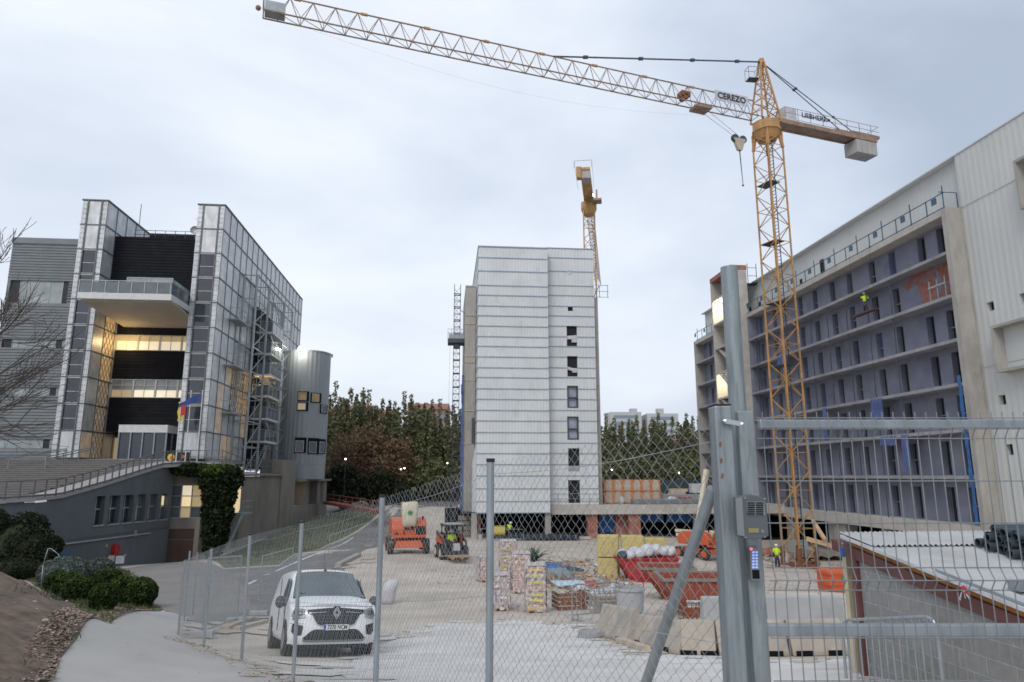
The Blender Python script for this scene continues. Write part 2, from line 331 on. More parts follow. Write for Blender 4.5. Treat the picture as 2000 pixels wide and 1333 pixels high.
def wall(m,fn,u0,u1,v0,v1,holes=(),depth=.2,rib=None):
    """sheet with rectangular holes and their reveals; fn(u,v,w); rib=(pitch,height) makes vertical corrugation"""
    us={u0,u1};vs={v0,v1}
    for h in holes:
        us|={max(u0,h[0]),min(u1,h[1])};vs|={max(v0,h[2]),min(v1,h[3])}
    off={}
    if rib:
        p,hh=rib;k=math.floor(u0/p)
        while k*p<u1:
            for t,wv in ((0,0),(.12,hh),(.5,hh),(.62,0)):
                u=k*p+t*p
                if u0<u<u1:us.add(u)
            k+=1
    us=sorted(us);vs=sorted(vs)
    def wo(u):
        if not rib:return 0
        t=(u/rib[0])%1;hh=rib[1]
        return hh*t/.12 if t<.12 else hh if t<.5 else hh*(1-(t-.5)/.12) if t<.62 else 0
    inn=lambda a,b:any(h[0]-1e-6<=a<=h[1]+1e-6 and h[2]-1e-6<=b<=h[3]+1e-6 for h in holes)
    idx={};V=[];Fc=[]
    def vi(u,v):
        if (u,v) not in idx: idx[(u,v)]=len(V);V.append(fn(u,v,wo(u)))
        return idx[(u,v)]
    for a,b in zip(us[:-1],us[1:]):
        for c,d in zip(vs[:-1],vs[1:]):
            if not inn((a+b)/2,(c+d)/2):Fc.append((vi(a,c),vi(b,c),vi(b,d),vi(a,d)))
    m.add(V,Fc)
    for h in holes:
        a,b,c,d=h[:4];e=max(rib[1] if rib else 0,0)
        for (p,q) in (((a,c),(b,c)),((b,c),(b,d)),((b,d),(a,d)),((a,d),(a,c))):
            m.quad(fn(p[0],p[1],e),fn(q[0],q[1],e),fn(q[0],q[1],-depth),fn(p[0],p[1],-depth))

ORD=['first','second','third','fourth','fifth','sixth','seventh','eighth','ninth','tenth','eleventh','twelfth','thirteenth','fourteenth','fifteenth','sixteenth','seventeenth','eighteenth','nineteenth','twentieth','twenty-first','twenty-second','twenty-third','twenty-fourth','twenty-fifth']

def film():
    m=mat('wrap_film',(.80,.74,.76),.22,ns=7,amt=.3,bump=1,bs=14); t=m.node_tree; b=t.nodes['Principled BSDF']; n=t.nodes.new('ShaderNodeTexNoise'); n.inputs['Scale'].default_value=6; n.inputs['Detail'].default_value=6
    c=t.nodes.new('ShaderNodeTexCoord'); t.links.new(c.outputs['Object'],n.inputs['Vector']); r=t.nodes.new('ShaderNodeMapRange'); r.inputs[1].default_value=.42; r.inputs[2].default_value=.62; r.inputs[3].default_value=.12; r.inputs[4].default_value=.85
    t.links.new(n.outputs[0],r.inputs[0]); t.links.new(r.outputs[0],b.inputs['Alpha'])
film()
# ---------- terrain ----------
CP=[]
def cpt(p): CP.append((p.x,p.y,p.z))
for q in [(375,1250,19.2),(425,1275,14.7),(497,1298,11.8),(595,1335,9.46),(1300,1280,14.6),(958,1440,4.9),(1150,1500,3.9),(640,1285,15.6),(1640,1300,12.5),
 (1045,1197,25.5),(880,1098,42.5),(795,1080,46.6),(990,1054,69.5),(1519,1107,58.5),(1560,1105,60),(1700,1075,66),(1270,1160,32),(1100,1240,19.2),(1215,1130,42.4),(1632,1158,30),
 (350,1097,63),(275,1185,28),(330,1195,27),(120,1333,9.0),(170,1230,14.5),(0,1128,13),(-60,1112,13),(60,1160,14),(0,1250,9),(0,1180,10.5),(90,1210,16),(150,1180,20),(441,1080,65),(640,1003,98),(514,1126,40),(633,1076,49),
 (790,985,95),(850,950,130),(200,1120,45),(-100,1150,12),(-300,1200,9),(240,1105,55),(1300,1050,72),(1700,1333,9.5),(1960,1500,6)]:
    cpt(D(*q))
for q in [(0,0,-1.62),(1.5,3,-1.72),(-2,1,-1.8),(3,0,-1.6),(-5,3,-1.8),(-12,2,-1.0),(6,-6,-1.5),(-30,10,-2),(8,8,-2.3),(-6,-8,-1.5),
 (36,60,-7.4),(36,30,-6.5),(20,20,-5.0),(25,5,-2.5),(10,110,-6),(60,120,-7),(-40,60,-6.5),(-50,100,-6),(-30,130,-5),(0,160,-4),(80,40,-6),(-60,30,-4),(30,85,-7),(5,80,-6.2)]: CP.append(q)
for k in range(16):
    a=k*math.pi/8
    for rr in (320,700): CP.append((rr*math.cos(a),rr*math.sin(a),-4))
CPn=np.array(CP)
def _fit():
    X=CPn[:,:2];n=len(X);Dm=np.linalg.norm(X[:,None]-X[None],axis=2);Dm=np.sqrt(Dm**2+1.5);A=np.zeros((n+1,n+1));A[:n,:n]=Dm-np.eye(n)*.25;A[:n,n]=1;A[n,:n]=1
    return np.linalg.solve(A,np.append(CPn[:,2],0))
RW=_fit()
def TZ(x,y):
    x=np.asarray(x,float);y=np.asarray(y,float);d=np.sqrt((x[...,None]-CPn[:,0])**2+(y[...,None]-CPn[:,1])**2+1.5)
    return d@RW[:-1]+RW[-1]
def tz(x,y): return float(TZ(x,y))
def G(px,py):
    v=ray(px,py);t=1.0
    while t<900:
        p=v*t
        if p.z<tz(p.x,p.y):break
        t*=1.02
    lo,hi=t/1.02,t
    for _ in range(24):
        m=(lo+hi)/2;p=v*m
        if p.z<tz(p.x,p.y):hi=m
        else:lo=m
    return v*hi
def gd(p): return p.x*st+p.y*ct
def axis_pts():
    near=np.arange(-30,75,.75);far=[-700,-450,-300,-220,-160,-120,-90,-70,-58,-48,-41,-35];far2=[78,82,87,93,100,108,118,130,150,180,220,300,450,700]
    return np.concatenate([far,near,far2])
ax=axis_pts();gx=ax;gy=np.concatenate([ax[ax>-12],[-60,-25]]);gy.sort()
XX,YY=np.meshgrid(gx,gy);ZZ=TZ(XX,YY)
def NZ(x,y): return 0
V=np.stack([XX,YY,ZZ],-1).reshape(-1,3);nx=len(gx);ny=len(gy)
Fs=[(j*nx+i,j*nx+i+1,(j+1)*nx+i+1,(j+1)*nx+i) for j in range(ny-1) for i in range(nx-1)]
m=MB();m.add([tuple(p) for p in V],Fs);g=m.build('ground','gravel',smooth=True);struct(g)
def HZ(x,y):
    x=np.clip(np.asarray(x,float),gx[0],gx[-1]-1e-6);y=np.clip(np.asarray(y,float),gy[0],gy[-1]-1e-6)
    i=np.searchsorted(gx,x,'right')-1;j=np.searchsorted(gy,y,'right')-1;u=(x-gx[i])/(gx[i+1]-gx[i]);v=(y-gy[j])/(gy[j+1]-gy[j])
    return ZZ[j,i]*(1-u)*(1-v)+ZZ[j,i+1]*u*(1-v)+ZZ[j+1,i]*(1-u)*v+ZZ[j+1,i+1]*u*v
def drape(name,pts,mt,off=.03,res=.9,smooth=True):
    P=[Vector((p[0],p[1])) for p in pts];dense=[]
    for a,b in zip(P,P[1:]+P[:1]):
        k=max(1,int((b-a).length/res))
        for i in range(k):dense.append(a.lerp(b,i/k))
    xs=[p.x for p in P];ys=[p.y for p in P];n=len(dense);ed=[(i,(i+1)%n) for i in range(n)]
    def inside(x,y):
        c=False
        for i in range(n):
            a=dense[i];b=dense[i-1]
            if (a.y>y)!=(b.y>y) and x<(b.x-a.x)*(y-a.y)/(b.y-a.y)+a.x:c=not c
        return c
    r=max(res,math.sqrt((max(xs)-min(xs))*(max(ys)-min(ys))/6000))
    ins=[Vector((x,y)) for x in np.arange(min(xs),max(xs),r) for y in np.arange(min(ys),max(ys),r) if inside(x,y)]
    vs,_,fs,*_=delaunay_2d_cdt(dense+ins,ed,[],1,1e-4)
    mb=MB();zz=HZ([v.x for v in vs],[v.y for v in vs]);mb.add([(v.x,v.y,z+off) for v,z in zip(vs,zz)],[tuple(f) for f in fs])
    return mb.build(name,mt,smooth=smooth)
GP=lambda l:[G(*q) for q in l]
# path in front (runs under the camera)
path_pts=GP([(104,1333),(118,1290),(150,1250),(220,1216),(320,1195),(364,1212),(360,1252),(425,1279),(497,1303),(595,1345)])+[Vector((-.9,5,0)),Vector((.3,3,0)),Vector((2.6,.5,0)),Vector((2.6,-9,0)),Vector((-7,-9,0)),Vector((-4.6,3,0))]
struct(drape('path',path_pts,'path_concrete',.02,.6))
drive_pts=GP([(330,1100),(392,1098),(436,1112),(470,1140),(490,1180),(430,1226),(366,1212),(322,1194),(300,1175),(290,1140),(235,1112)])
struct(drape('driveway',drive_pts,'drive',.014,1.5))
road_pts=GP([(436,1112),(545,1106),(640,1066),(760,990),(800,958),(900,946),(905,985),(790,1002),(690,1095),(600,1172),(505,1232),(430,1226),(490,1180),(470,1140)])
struct(drape('road',road_pts,'asphalt',.010,1.5))
gr=GP([(400,1092),(440,1085),(560,1030),(640,1006),(680,985),(755,990),(640,1064),(545,1104),(437,1110)])
struct(drape('grass_slope',gr,'grass',.018,1.5))
gl=GP([(40,1128),(80,1122),(150,1100),(235,1112),(292,1142),(300,1178),(318,1192),(215,1216),(150,1190),(90,1160)])
struct(drape('grass_verge',gl,'grass',.024,1.0))
bk=GP([(-60,1112),(0,1124),(45,1135),(95,1166),(150,1194),(218,1217),(150,1250),(118,1290),(104,1333)])+[Vector((-4.6,3,0)),Vector((-12,2,0)),Vector((-14,10,0))]
o=drape('bank',bk,'bank',.035,.22); q=random.Random(9)
from mathutils import noise as _n
_bp=np.array([(p.x,p.y) for p in bk]);_bq=np.roll(_bp,-1,0)
for v in o.data.vertices:
    c=np.array((v.co.x,v.co.y));d=_bq-_bp;t=np.clip(((c-_bp)*d).sum(1)/(d*d).sum(1),0,1);k=min(1,np.linalg.norm(_bp+d*t[:,None]-c,axis=1).min()/1.3)
    v.co.z+=k*(.10+.22*_n.fractal(v.co*1.1,1,2,6)+.06*_n.noise(v.co*5))
struct(o)
ln=MB()
for a,b in [((514,1126),(633,1077)),((640,1073),(690,1050)),((482,1143),(500,1134))]:
    p=G(*a);q=G(*b);k=12;w=(q-p).cross(Vector((0,0,1))).normalized()*.09
    for i in range(k):
        A=p.lerp(q,i/k);B=p.lerp(q,(i+1)/k);c=[A-w,A+w,B+w,B-w];ln.quad(*[Vector((z.x,z.y,float(HZ(z.x,z.y))+.016)) for z in c])
struct(ln.build('road_marking','paint_white'))
pale=GP([(742,1262),(800,1240),(860,1226),(930,1216),(1010,1213),(1080,1222),(1120,1232),(1160,1244),(1230,1268),(1330,1292),(1450,1296),(1700,1293),(1700,1380),(1300,1420),(900,1400),(740,1360),(650,1310),(700,1285)])
struct(drape('concrete_apron',pale,'pale_concrete',.012,.7))
# litter, stones and tufts
def scatter(name,poly,n,fnc,mt,label,cat,seed):
    q=random.Random(seed);mb=MB();xs=[p.x for p in poly];ys=[p.y for p in poly];k=0
    while k<n:
        x=q.uniform(min(xs),max(xs));y=q.uniform(min(ys),max(ys));c=False
        for i in range(len(poly)):
            a=poly[i];b=poly[i-1]
            if (a.y>y)!=(b.y>y) and x<(b.x-a.x)*(y-a.y)/(b.y-a.y)+a.x:c=not c
        if not c:continue
        k+=1;fnc(mb,x,y,tz(x,y)+.05,q)
    return tag(mb.build(name,mt),label,cat,kind='stuff')
def chip(mb,x,y,z,q):
    s=q.uniform(.012,.038);a=q.uniform(0,6);u=Vector((math.cos(a),math.sin(a),q.uniform(-.3,.5)))*s;v=Vector((-math.sin(a),math.cos(a),q.uniform(-.3,.5)))*s*.6;p=Vector((x,y,z+.01));mb.add([p-u,p-v,p+u,p+v],[(0,1,2,3)])
def stone(mb,x,y,z,q):
    s=q.uniform(.012,.05);mb.blob((x,y,z+s*.2),s,s*q.uniform(.6,1),s*.6,6,4,.25,q.random())
def tuft(mb,x,y,z,q):
    for _ in range(10):
        a=q.uniform(0,6.3);h=q.uniform(.06,.2);p=Vector((x+q.uniform(-.12,.12),y+q.uniform(-.12,.12),z-.02));d=Vector((math.cos(a)*.08,math.sin(a)*.08,h));w=Vector((-math.sin(a),math.cos(a),0))*.012
        mb.add([p-w,p+w,p+d],[(0,1,2)])
edge=GP([(104,1340),(118,1290),(150,1250),(220,1215),(300,1196),(280,1180),(200,1190),(120,1195),(70,1240),(40,1290),(10,1340)])
scatter('leaf_litter',edge,7000,chip,'litter','dry brown leaves and chips along the edge of the concrete path','leaf litter',1)
scatter('stones',bk,420,stone,'stone','small pale stones lying on the brown earth bank','stones',2)
scatter('weeds',bk,300,tuft,'grass_blade','low grassy weeds growing on the earth bank','weeds',3)
scatter('grass',gl,1500,tuft,'grass_blade','short grass around the round bushes','grass',4)
scatter('grass',gr,1200,tuft,'grass_blade','rough grass on the slope above the road','grass',41)
fl=[Vector((a.x,a.y)) for a in GP([(360,1250),(425,1276),(497,1300),(595,1340)])]
fl=fl+[Vector((p.x-.35,p.y-.5)) for p in reversed(fl)]
scatter('leaf_litter',fl,420,chip,'litter','scattered dry leaves at the foot of the wire fence','leaf litter',5)
scatter('leaf_litter',path_pts[:10]+[Vector((-.9,5)),Vector((-3,4))],50,chip,'litter','few dry leaves lying on the pale concrete path','leaf litter',6)
deb=GP([(1060,1100),(1180,1090),(1240,1125),(1250,1180),(1160,1190),(1085,1200),(1065,1150)])
scatter('rubble',deb,900,stone,'stone','loose rubble and stones spread between the brick pallets and skips','rubble',8)
scatter('gravel',GP([(1000,1205),(1400,1290),(1700,1290),(1650,1120),(1300,1100),(800,1120)]),900,lambda mb,x,y,z,q:mb.blob((x,y,z-.03),q.uniform(.02,.07),.04,.03,6,4,.3,q.random()),'stone','coarse loose gravel scattered over the construction yard','gravel',9)

def patches(poly,n,mt,name,r0,r1,off,spread,seed,closed=True,inward=0):
    q=random.Random(seed);m=MB();k=len(poly)
    for _ in range(n):
        i=q.randrange(k if closed else k-1);a=poly[i];b=poly[(i+1)%k];p=a.lerp(b,q.random());r=q.uniform(r0,r1)**1.0
        x=p.x+q.gauss(0,spread);y=p.y+q.gauss(0,spread);L_=[]
        if y<6:continue
        for j in range(11):
            t=2*math.pi*j/11;rr=r*q.uniform(.45,1.1);X=x+rr*1.6*math.cos(t);Y=y+rr*math.sin(t);L_.append((X,Y,float(HZ(X,Y))+off))
        m.add(L_,[tuple(range(11))])
    struct(m.build(name,mt))
patches(pale,170,'pale_concrete','dust_patches',.06,.55,.016,.35,3)
patches(pale,45,'gravel','dirt_patches',.05,.3,.022,.25,4)
patches(path_pts[5:10],60,'rut','dirt_patches',.04,.16,.026,.12,5,False)
patches(road_pts[8:12],60,'gravel','dirt_patches',.1,.5,.03,.4,6,False)
deb2=GP([(1065,1098),(1180,1095),(1235,1130),(1250,1190),(1160,1200),(1090,1195),(1070,1150)])
def stick(mb,x,y,z,q):
    a=q.uniform(0,3.14);l=q.uniform(.15,.9);mb.bar((x,y,z+q.uniform(0,.15)),(x+l*math.cos(a),y+l*math.sin(a),z+q.uniform(0,.35)),q.uniform(.02,.07),.03)
def scrap(mb,x,y,z,q):
    s_=q.uniform(.06,.28);mb.blob((x,y,z+s_*.2),s_,s_*q.uniform(.5,1),s_*.4,7,5,.4,q.random())
scatter('scrap_wood',deb2,150,stick,'timber','loose scrap timber and battens strewn over the debris heap','scrap wood',21)
scatter('scrap_metal',deb2,90,stick,'rust','rusty rods strewn over the debris heap','scrap metal',22)
scatter('scrap',deb2,60,scrap,'concrete_dark','grey lumps and sacks strewn over the debris heap','scrap',23)
scatter('scrap',deb2,34,scrap,'plastic_white','small white plastic scraps strewn over the debris heap','scrap',24)
scatter('scrap',deb2,22,scrap,'brick_red','broken red brick scraps strewn over the debris heap','scrap',25)
scatter('scrap',GP([(1485,1075),(1620,1078),(1640,1105),(1470,1108)]),90,scrap,'concrete','broken concrete lumps around the big crane foot','scrap',26)
# ================= LEFT OFFICE BUILDING =================
XA0,XA1,XB0,XB1=-34.72,-32.46,-24.16,-21.69; YF,YE=65.0,101.5; ZP=1.45; ZT=25.6
ob=thing('office_building','tall block clad in pale metal panels with a recessed black centre and jutting balcony','office building',(-28,70,ZP))
nrow=10; dz=(ZT-ZP)/nrow
def slab_tower(X0,X1,ztop,idx):
    c=MB(); f=MB(); q=random.Random(idx)
    # solid body (front face has a tall glazed slot)
    g0,g1=X0+.55,X1-.55
    c.box(X0,X1,YF+.12,YE,ZP,ztop)
    c.box(X0,g0,YF,YF+.12,ZP,ztop); c.box(g1,X1,YF,YF+.12,ZP,ztop)
    c.box(g0,g1,YF+.01,YF+.12,ztop-2*dz,ztop); c.box(g0,g1,YF+.01,YF+.12,ZP,ZP+dz)
    o=c.build('cladding','panel_metal',ob,w=True)
    # joint frames: horizontals and verticals standing proud on every visible face
    for r in range(nrow+1):
        z=ztop-r*dz
        f.box(X0-.04,X1+.04,YF-.05,YF-.002,z-.05,z+.05)
        f.box(X1+.002,X1+.07,YF-.05,YE,z-.05,z+.05)
    f.box(X0+.45,X0+.57,YF-.09,YF-.003,ZP,ztop); f.box(X1-.57,X1-.45,YF-.09,YF-.003,ZP,ztop)
    k=18
    for i in range(k+1):
        y=YF+(YE-YF)*i/k; f.box(X1+.002,X1+.05,y-.035,y+.035,ZP,ztop)
    f.box(X0-.08,X1+.1,YF-.1,YE+.1,ztop+.003,ztop+.1)
    f.build('panel_joints','frame_grey',ob,w=True)
    w=MB()
    for r in range(2,nrow-1):
        z=ztop-r*dz; w.box(g0+.03,g1-.03,YF+.004,YF+.09,z-.12-dz/2+.02,z-.12-dz/2+.05)
    g=MB(); 
    for r in range(2,nrow-1):
        z=ztop-r*dz
        pn=MB(); pn.box(g0+.02,g1-.02,YF+.03,YF+.11,z-dz+.12,z-.12); pane=pn.build('window','glass_dark',ob,w=True)
        t=MB(); t.box(g0+.02,g1-.02,YF-.03,YF+.1,z-.12,z+.09); t.box(g0+.02,g1-.02,YF+.0,YF+.028,z-dz*.55-.02,z-dz*.55+.02); t.build('window_frame','frame_white',pane,w=True)
    # stud dots in the side columns
    d=MB()
    for cx in (X0+.16,X0+.36,X1-.36,X1-.16):
        z=ZP+.3
        while z<ztop: d.box(cx-.03,cx+.03,YF-.025,YF-.001,z-.03,z+.03); z+=.48
    d.build('fixing_studs','frame_grey',ob,w=True)
slab_tower(XA0,XA1,ZT+.05,1); slab_tower(XB0,XB1,ZT,2)
# panels lit from behind on both flanks
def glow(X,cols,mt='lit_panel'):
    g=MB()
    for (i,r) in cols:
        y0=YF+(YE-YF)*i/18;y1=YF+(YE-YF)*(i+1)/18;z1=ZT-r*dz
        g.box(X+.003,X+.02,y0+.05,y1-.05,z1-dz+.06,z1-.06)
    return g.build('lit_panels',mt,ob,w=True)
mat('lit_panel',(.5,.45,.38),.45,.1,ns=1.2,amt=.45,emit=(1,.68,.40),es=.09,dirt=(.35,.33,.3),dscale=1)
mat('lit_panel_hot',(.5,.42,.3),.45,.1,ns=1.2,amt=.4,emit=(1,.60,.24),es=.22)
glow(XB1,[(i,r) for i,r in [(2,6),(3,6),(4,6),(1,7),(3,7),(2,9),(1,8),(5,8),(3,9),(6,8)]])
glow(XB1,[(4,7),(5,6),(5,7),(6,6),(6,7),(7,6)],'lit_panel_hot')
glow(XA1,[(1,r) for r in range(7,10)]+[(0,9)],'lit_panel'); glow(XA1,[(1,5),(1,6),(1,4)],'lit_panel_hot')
# diamond expanded-metal pattern over the lit panels
dm=MB()
for X,y0,y1,z0,z1 in [(XA1+.07,YF+2.1,YF+4.0,ZP,14.4),(XB1+.08,YF+6,YF+14.2,ZT-8*dz,ZT-6*dz)]:
    s=.62;n=int((y1-y0)/s)
    for i in range(-40,n):
        for sg in (1,-1):
            a=y0+i*s;b=a+(z1-z0)*.6
            ya,yb=(a,b)
            za,zb=(z0,z1) if sg>0 else (z1,z0)
            t0=max(0,(y0-ya)/(yb-ya));t1=min(1,(y1-ya)/(yb-ya))
            if t1>t0: dm.bar((X,ya+(yb-ya)*t0,za+(zb-za)*t0),(X,ya+(yb-ya)*t1,za+(zb-za)*t1),.03)
    dm.build('lattice','frame_grey',ob,w=True); dm=MB()

# recessed black centre
bx0,bx1=XA1,XB0
c=MB(); c.box(bx0,bx1,67,YE-6,15.6,22.85); c.box(bx0+2.6,bx1,68.4,YE-10,22.85,23.75)
c.box(bx0,bx1,69.5,YE-6,13.6,15.6)
c.box(bx0,bx1,69.5,69.7,9.2,12.0); c.box(bx0,bx1,69.5,69.7,4.1,7.3); c.box(bx0,bx1,75,YE-6,ZP,13.6)
for z in (10.5,5.7): c.box(bx0,bx1,69.46,69.498,z-.03,z+.03)
c.build('black_infill','infill_black',ob,w=True)
s=MB()
for z in np.arange(4.3,22.7,.3):
    if 7.3<z<9.2 or 12<z<13.7 or 13.6<z<15.8: continue
    y=69.47 if z<15 else 66.97
    s.box(bx0+.02,bx1-.02,y,y+.028,z,z+.05)
s.build('cladding_ribs','slot_black',ob,w=True)
c=MB(); c.box(bx0,bx1,69.7,75,7.35,7.36);c.box(bx0,bx1,69.7,75,12.0,12.01);c.box(bx0,bx1,69.7,75,9.19,9.2); c.box(bx0,bx1,69.7,75,13.58,13.59);c.build('floor_slabs','concrete_pale',ob,w=True)
for z0,z1,n,ms in [(12.03,13.57,4,['lit_warm','lit_cream','lit_cream','lit_cream']),(7.38,9.17,4,['lit_dim','lit_cream','lit_cream','lit_cream'])]:
    for i in range(n):
        a=bx0+(bx1-bx0)*i/n+.08;b=bx0+(bx1-bx0)*(i+1)/n-.08
        w_=MB(); w_.box(a,b,69.62,69.66,z0+.08,z1-.08); wo_=w_.build('window','glass_pale' if z0<10 else 'lit_dim',ob,w=True)
        l=MB(); l.box(a+.05,b-.05,69.585,69.618,z0+.08,z0+(z1-z0)*(.6 if z0>10 else .42)); l.build('lit_interior',ms[i],wo_,w=True)
        fr=MB()
        for x in (a-.08,b): fr.box(x,x+.08,69.5,69.68,z0,z1)
        fr.box((a+b)/2-.03,(a+b)/2+.03,69.52,69.58,z0+.07,z1-.07)
        fr.box(a,b,69.51,69.6,z0,z0+.07);fr.box(a,b,69.51,69.6,z1-.07,z1)
        if z0<10: fr.box(a,b,69.53,69.582,z1-.62,z1-.56)
        fr.build('window_frame','frame_white',wo_,w=True)
# balcony
b=MB(); b.box(-31.95,XB0-.002,60.7,66.99,15.0,15.55); b.build('balcony_slab','frame_white',ob,w=True)
b=MB(); b.prism([(-31.8,61.2,14.99),(XB0-.01,61.2,14.99),(XB0-.01,69.49,14.45),(-31.8,69.49,14.45)],(0,0,-.12)); b.build('soffit','soffit',ob,w=True)
b=MB()
for i in range(1,4): b.box(-31.8+i*1.9,-31.77+i*1.9,61.4,69.3,14.3,14.86)
gb=MB(); gb.box(-31.9,XB0-.1,60.75,60.78,15.6,16.55); gb.box(XB0-.13,XB0-.1,60.8,66.9,15.6,16.55); gb.build('balcony_glass','glass_mid',ob,w=True)
gp=MB(); gp.box(-28.5,XB0-.5,61.9,61.93,15.6,17.25); gp.box(XB0-.5,XB0-.47,61.95,66.8,15.6,17.25); gp.build('terrace_screen','glass_pale',ob,w=True)
rl=MB()
for x in np.linspace(-31.9,XB0-.12,8): rl.box(x-.035,x+.035,60.70,60.745,15.56,16.6)
for y in np.linspace(60.8,66.9,5): rl.box(XB0-.095,XB0-.05,y-.035,y+.035,15.56,16.6)
rl.box(-31.95,XB0-.05,60.69,60.8,16.6,16.67);rl.box(XB0-.15,XB0-.05,60.81,66.95,16.6,16.67)
rl.box(-28.55,XB0-.45,61.87,61.96,17.25,17.33)
for x in (-28.55,-26.6,XB0-.52): rl.box(x,x+.07,61.86,61.898,15.56,17.25)
rl.build('balcony_rail','steel_light',ob,w=True)
# roof rail, dish and masts
r=MB()
for x in np.linspace(-29,XB0-.1,6): r.tube((x,67.6,22.85),(x,67.6,23.75),.03,5)
for z in (23.3,23.75): r.tube((-31,67.6,z),(XB0,67.6,z),.03,5)
r.build('roof_rail','steel_dark',ob,w=True)
d=MB(); d.tube((-25.1,67.5,22.85),(-25.1,67.5,23.4),.06,6); rings=[[( -25.1+rr*math.cos(t),67.4-.35+dd,23.75+rr*math.sin(t)) for t in np.linspace(0,2*math.pi,17)[:-1]] for rr,dd in ((.42,.0),(.34,.1),(.2,.17),(.04,.2))]; d.loft(rings,cap=False); tag(d.build('satellite_dish','steel_light'),'small grey satellite dish on the roof edge between the two metal towers','dish')
a=MB(); a.tube((-25.3,70,22.8),(-25.3,70,27.7),.04,5)
for z,l in ((26.6,.7),(26.0,.9),(25.2,.5)): a.tube((-25.3-l,70,z),(-25.3+l*.4,70,z),.02,4)
a.build('aerial_mast','steel_dark'); tag(bpy.data.objects['aerial_mast'],'thin aerial mast with cross arms rising behind the roof rail','aerial')
a=MB(); a.tube((-32.6,72,25.5),(-32.6,72,28.2),.035,5); tag(a.build('aerial_rod','steel_dark'),'short plain rod aerial standing behind the left metal tower top','aerial')
# small lamps reflected in the tower glass
# entrance
e=MB(); e.box(bx0,bx1,71.5,71.6,ZP,4.08); e.build('entrance_glazing','glass_dark',ob,w=True)
x0,x1=-29.9,-25.6
e=MB(); e.box(x0,x1,66.4,71.4,3.85,4.55); e.build('porch_roof','frame_white',ob,w=True); e=MB()
for x in np.linspace(x0,x1-.12,5): e.box(x,x+.12,66.42,66.55,ZP,3.85)
for y in (67.8,69.4): e.box(x1-.14,x1-.02,y,y+.12,ZP,3.85)
e.build('porch_frame','galv',ob,w=True)
e=MB(); e.box(x0+.1,x1-.1,66.56,66.6,ZP,3.85); e.box(x1-.12,x1-.09,66.6,71.3,ZP,3.85); e.build('porch_glass','glass_dark',ob,w=True)
e=MB(); e.box(bx0+.1,x0-.1,71.3,71.45,ZP+.1,3.6); e.build('lit_foyer','lit_dim',ob,w=True)
pl=bpy.data.lights.new('flank_lamp','POINT'); pl.energy=320; pl.color=(1,.66,.3); pl.shadow_soft_size=.3
for p,en in (((-31.2,68.2,12.6),90),((-20.9,78,9.5),110)):
    l2=pl.copy(); l2.energy=en; o=bpy.data.objects.new('flank_lamp_light',l2); COL.objects.link(o); o.location=Vector(p)-Vector((-28,70,ZP)); o.parent=ob
# external escape stair
es=thing('escape_stair','galvanised steel escape stair tower with white landings on the flank of the metal clad block','stair tower',(-20.8,80,0))
zt=lambda y:PX(500,530,-20.3).z
st_top=20.8; f=MB(); Xs=(-21.45,-20.1)
for y in (72,76.8,84.2,89): 
    for X in Xs: f.box(X-.09,X+.09,y-.09,y+.09,-.2,st_top if y<84 else st_top)
for z in np.arange(.3,st_top,2.55):
    for X in Xs:
        f.box(X-.04,X+.04,72.1,76.7,z-.05,z+.05); f.box(X-.04,X+.04,84.3,88.9,z-.05,z+.05)
    for y in (72,76.8,84.2,89): f.box(-21.35,-20.2,y-.03,y+.03,z-.05,z+.05)
    for a,b in ((72,76.8),(84.2,89)):
        f.bar((-20.1,a,z),(-20.1,b,min(z+2.55,st_top)),.07); f.bar((-20.1,(a+b)/2,z),(-20.1,(a+b)/2,min(z+2.55,st_top)),.05)
f.box(-20.2,-20.0,72.1,88.9,st_top-.1,st_top+.02)
for y in np.arange(77.5,84,.9): f.box(-20.15,-20.08,y-.03,y+.03,17.5,st_top-.1)
f.box(-20.18,-20.05,77,84,17.4,17.5); f.bar((-20.1,77,17.5),(-20.1,84,20.7),.06); f.bar((-20.1,77,20.7),(-20.1,84,17.5),.06)
f.build('frame','steel_light',es,w=True)
p=MB(); p.box(-21.5,-21.4,77,84.1,.6,18.6); p.build('backing_panel','infill_black',es,w=True)
zs=[PX(517,y,-19.9).z for y in (640,685,728,772,817,862)]
for z in zs:
    l=MB(); l.box(-21.35,-19.55,77.6,82.6,z-.22,z); lo=l.build('landing','frame_white',es,w=True)
    gg=MB(); gg.box(-19.62,-19.6,77.7,82.5,z+.08,z+1.1); gg.box(-21.3,-19.66,77.66,77.68,z+.08,z+1.1); gg.build('landing_glass','glass_mid',lo,w=True)
    rr=MB()
    for y in (77.62,79.3,81,82.55): rr.box(-19.68,-19.58,y-.04,y+.04,z+.002,z+1.16)
    rr.box(-19.68,-19.56,77.6,82.6,z+1.16,z+1.22); rr.box(-21.3,-19.7,77.6,77.66,z+1.16,z+1.22); rr.build('landing_rail','steel_light',lo,w=True)
def flight(m,a,b,w,n,dirv):
    a=Vector(a);b=Vector(b)
    for i in range(n):
        p=a.lerp(b,(i+.5)/n); m.box(p.x-w/2,p.x+w/2,p.y-.18,p.y+.18,p.z-.03,p.z+.03)
for i in range(len(zs)-1):
    s=MB(); z0=zs[i+1];z1=zs[i]; flight(s,(-20.6,83.9,z0),(-20.6,78.2,z1-.1),.9,14,1); s.bar((-20.1,83.9,z0),(-20.1,78.2,z1),.08,.25); s.build('flight','steel_light',es,w=True)
s=MB(); flight(s,(-20.5,76.2,0.15),(-20.5,80.6,zs[-1]-.1),1.1,15,1); s.bar((-19.95,76.2,.2),(-19.95,80.6,zs[-1]),.06,.2); s.bar((-19.95,76.2,1.2),(-19.95,80.6,zs[-1]+1),.05); s.build('flight','steel_light',es,w=True)
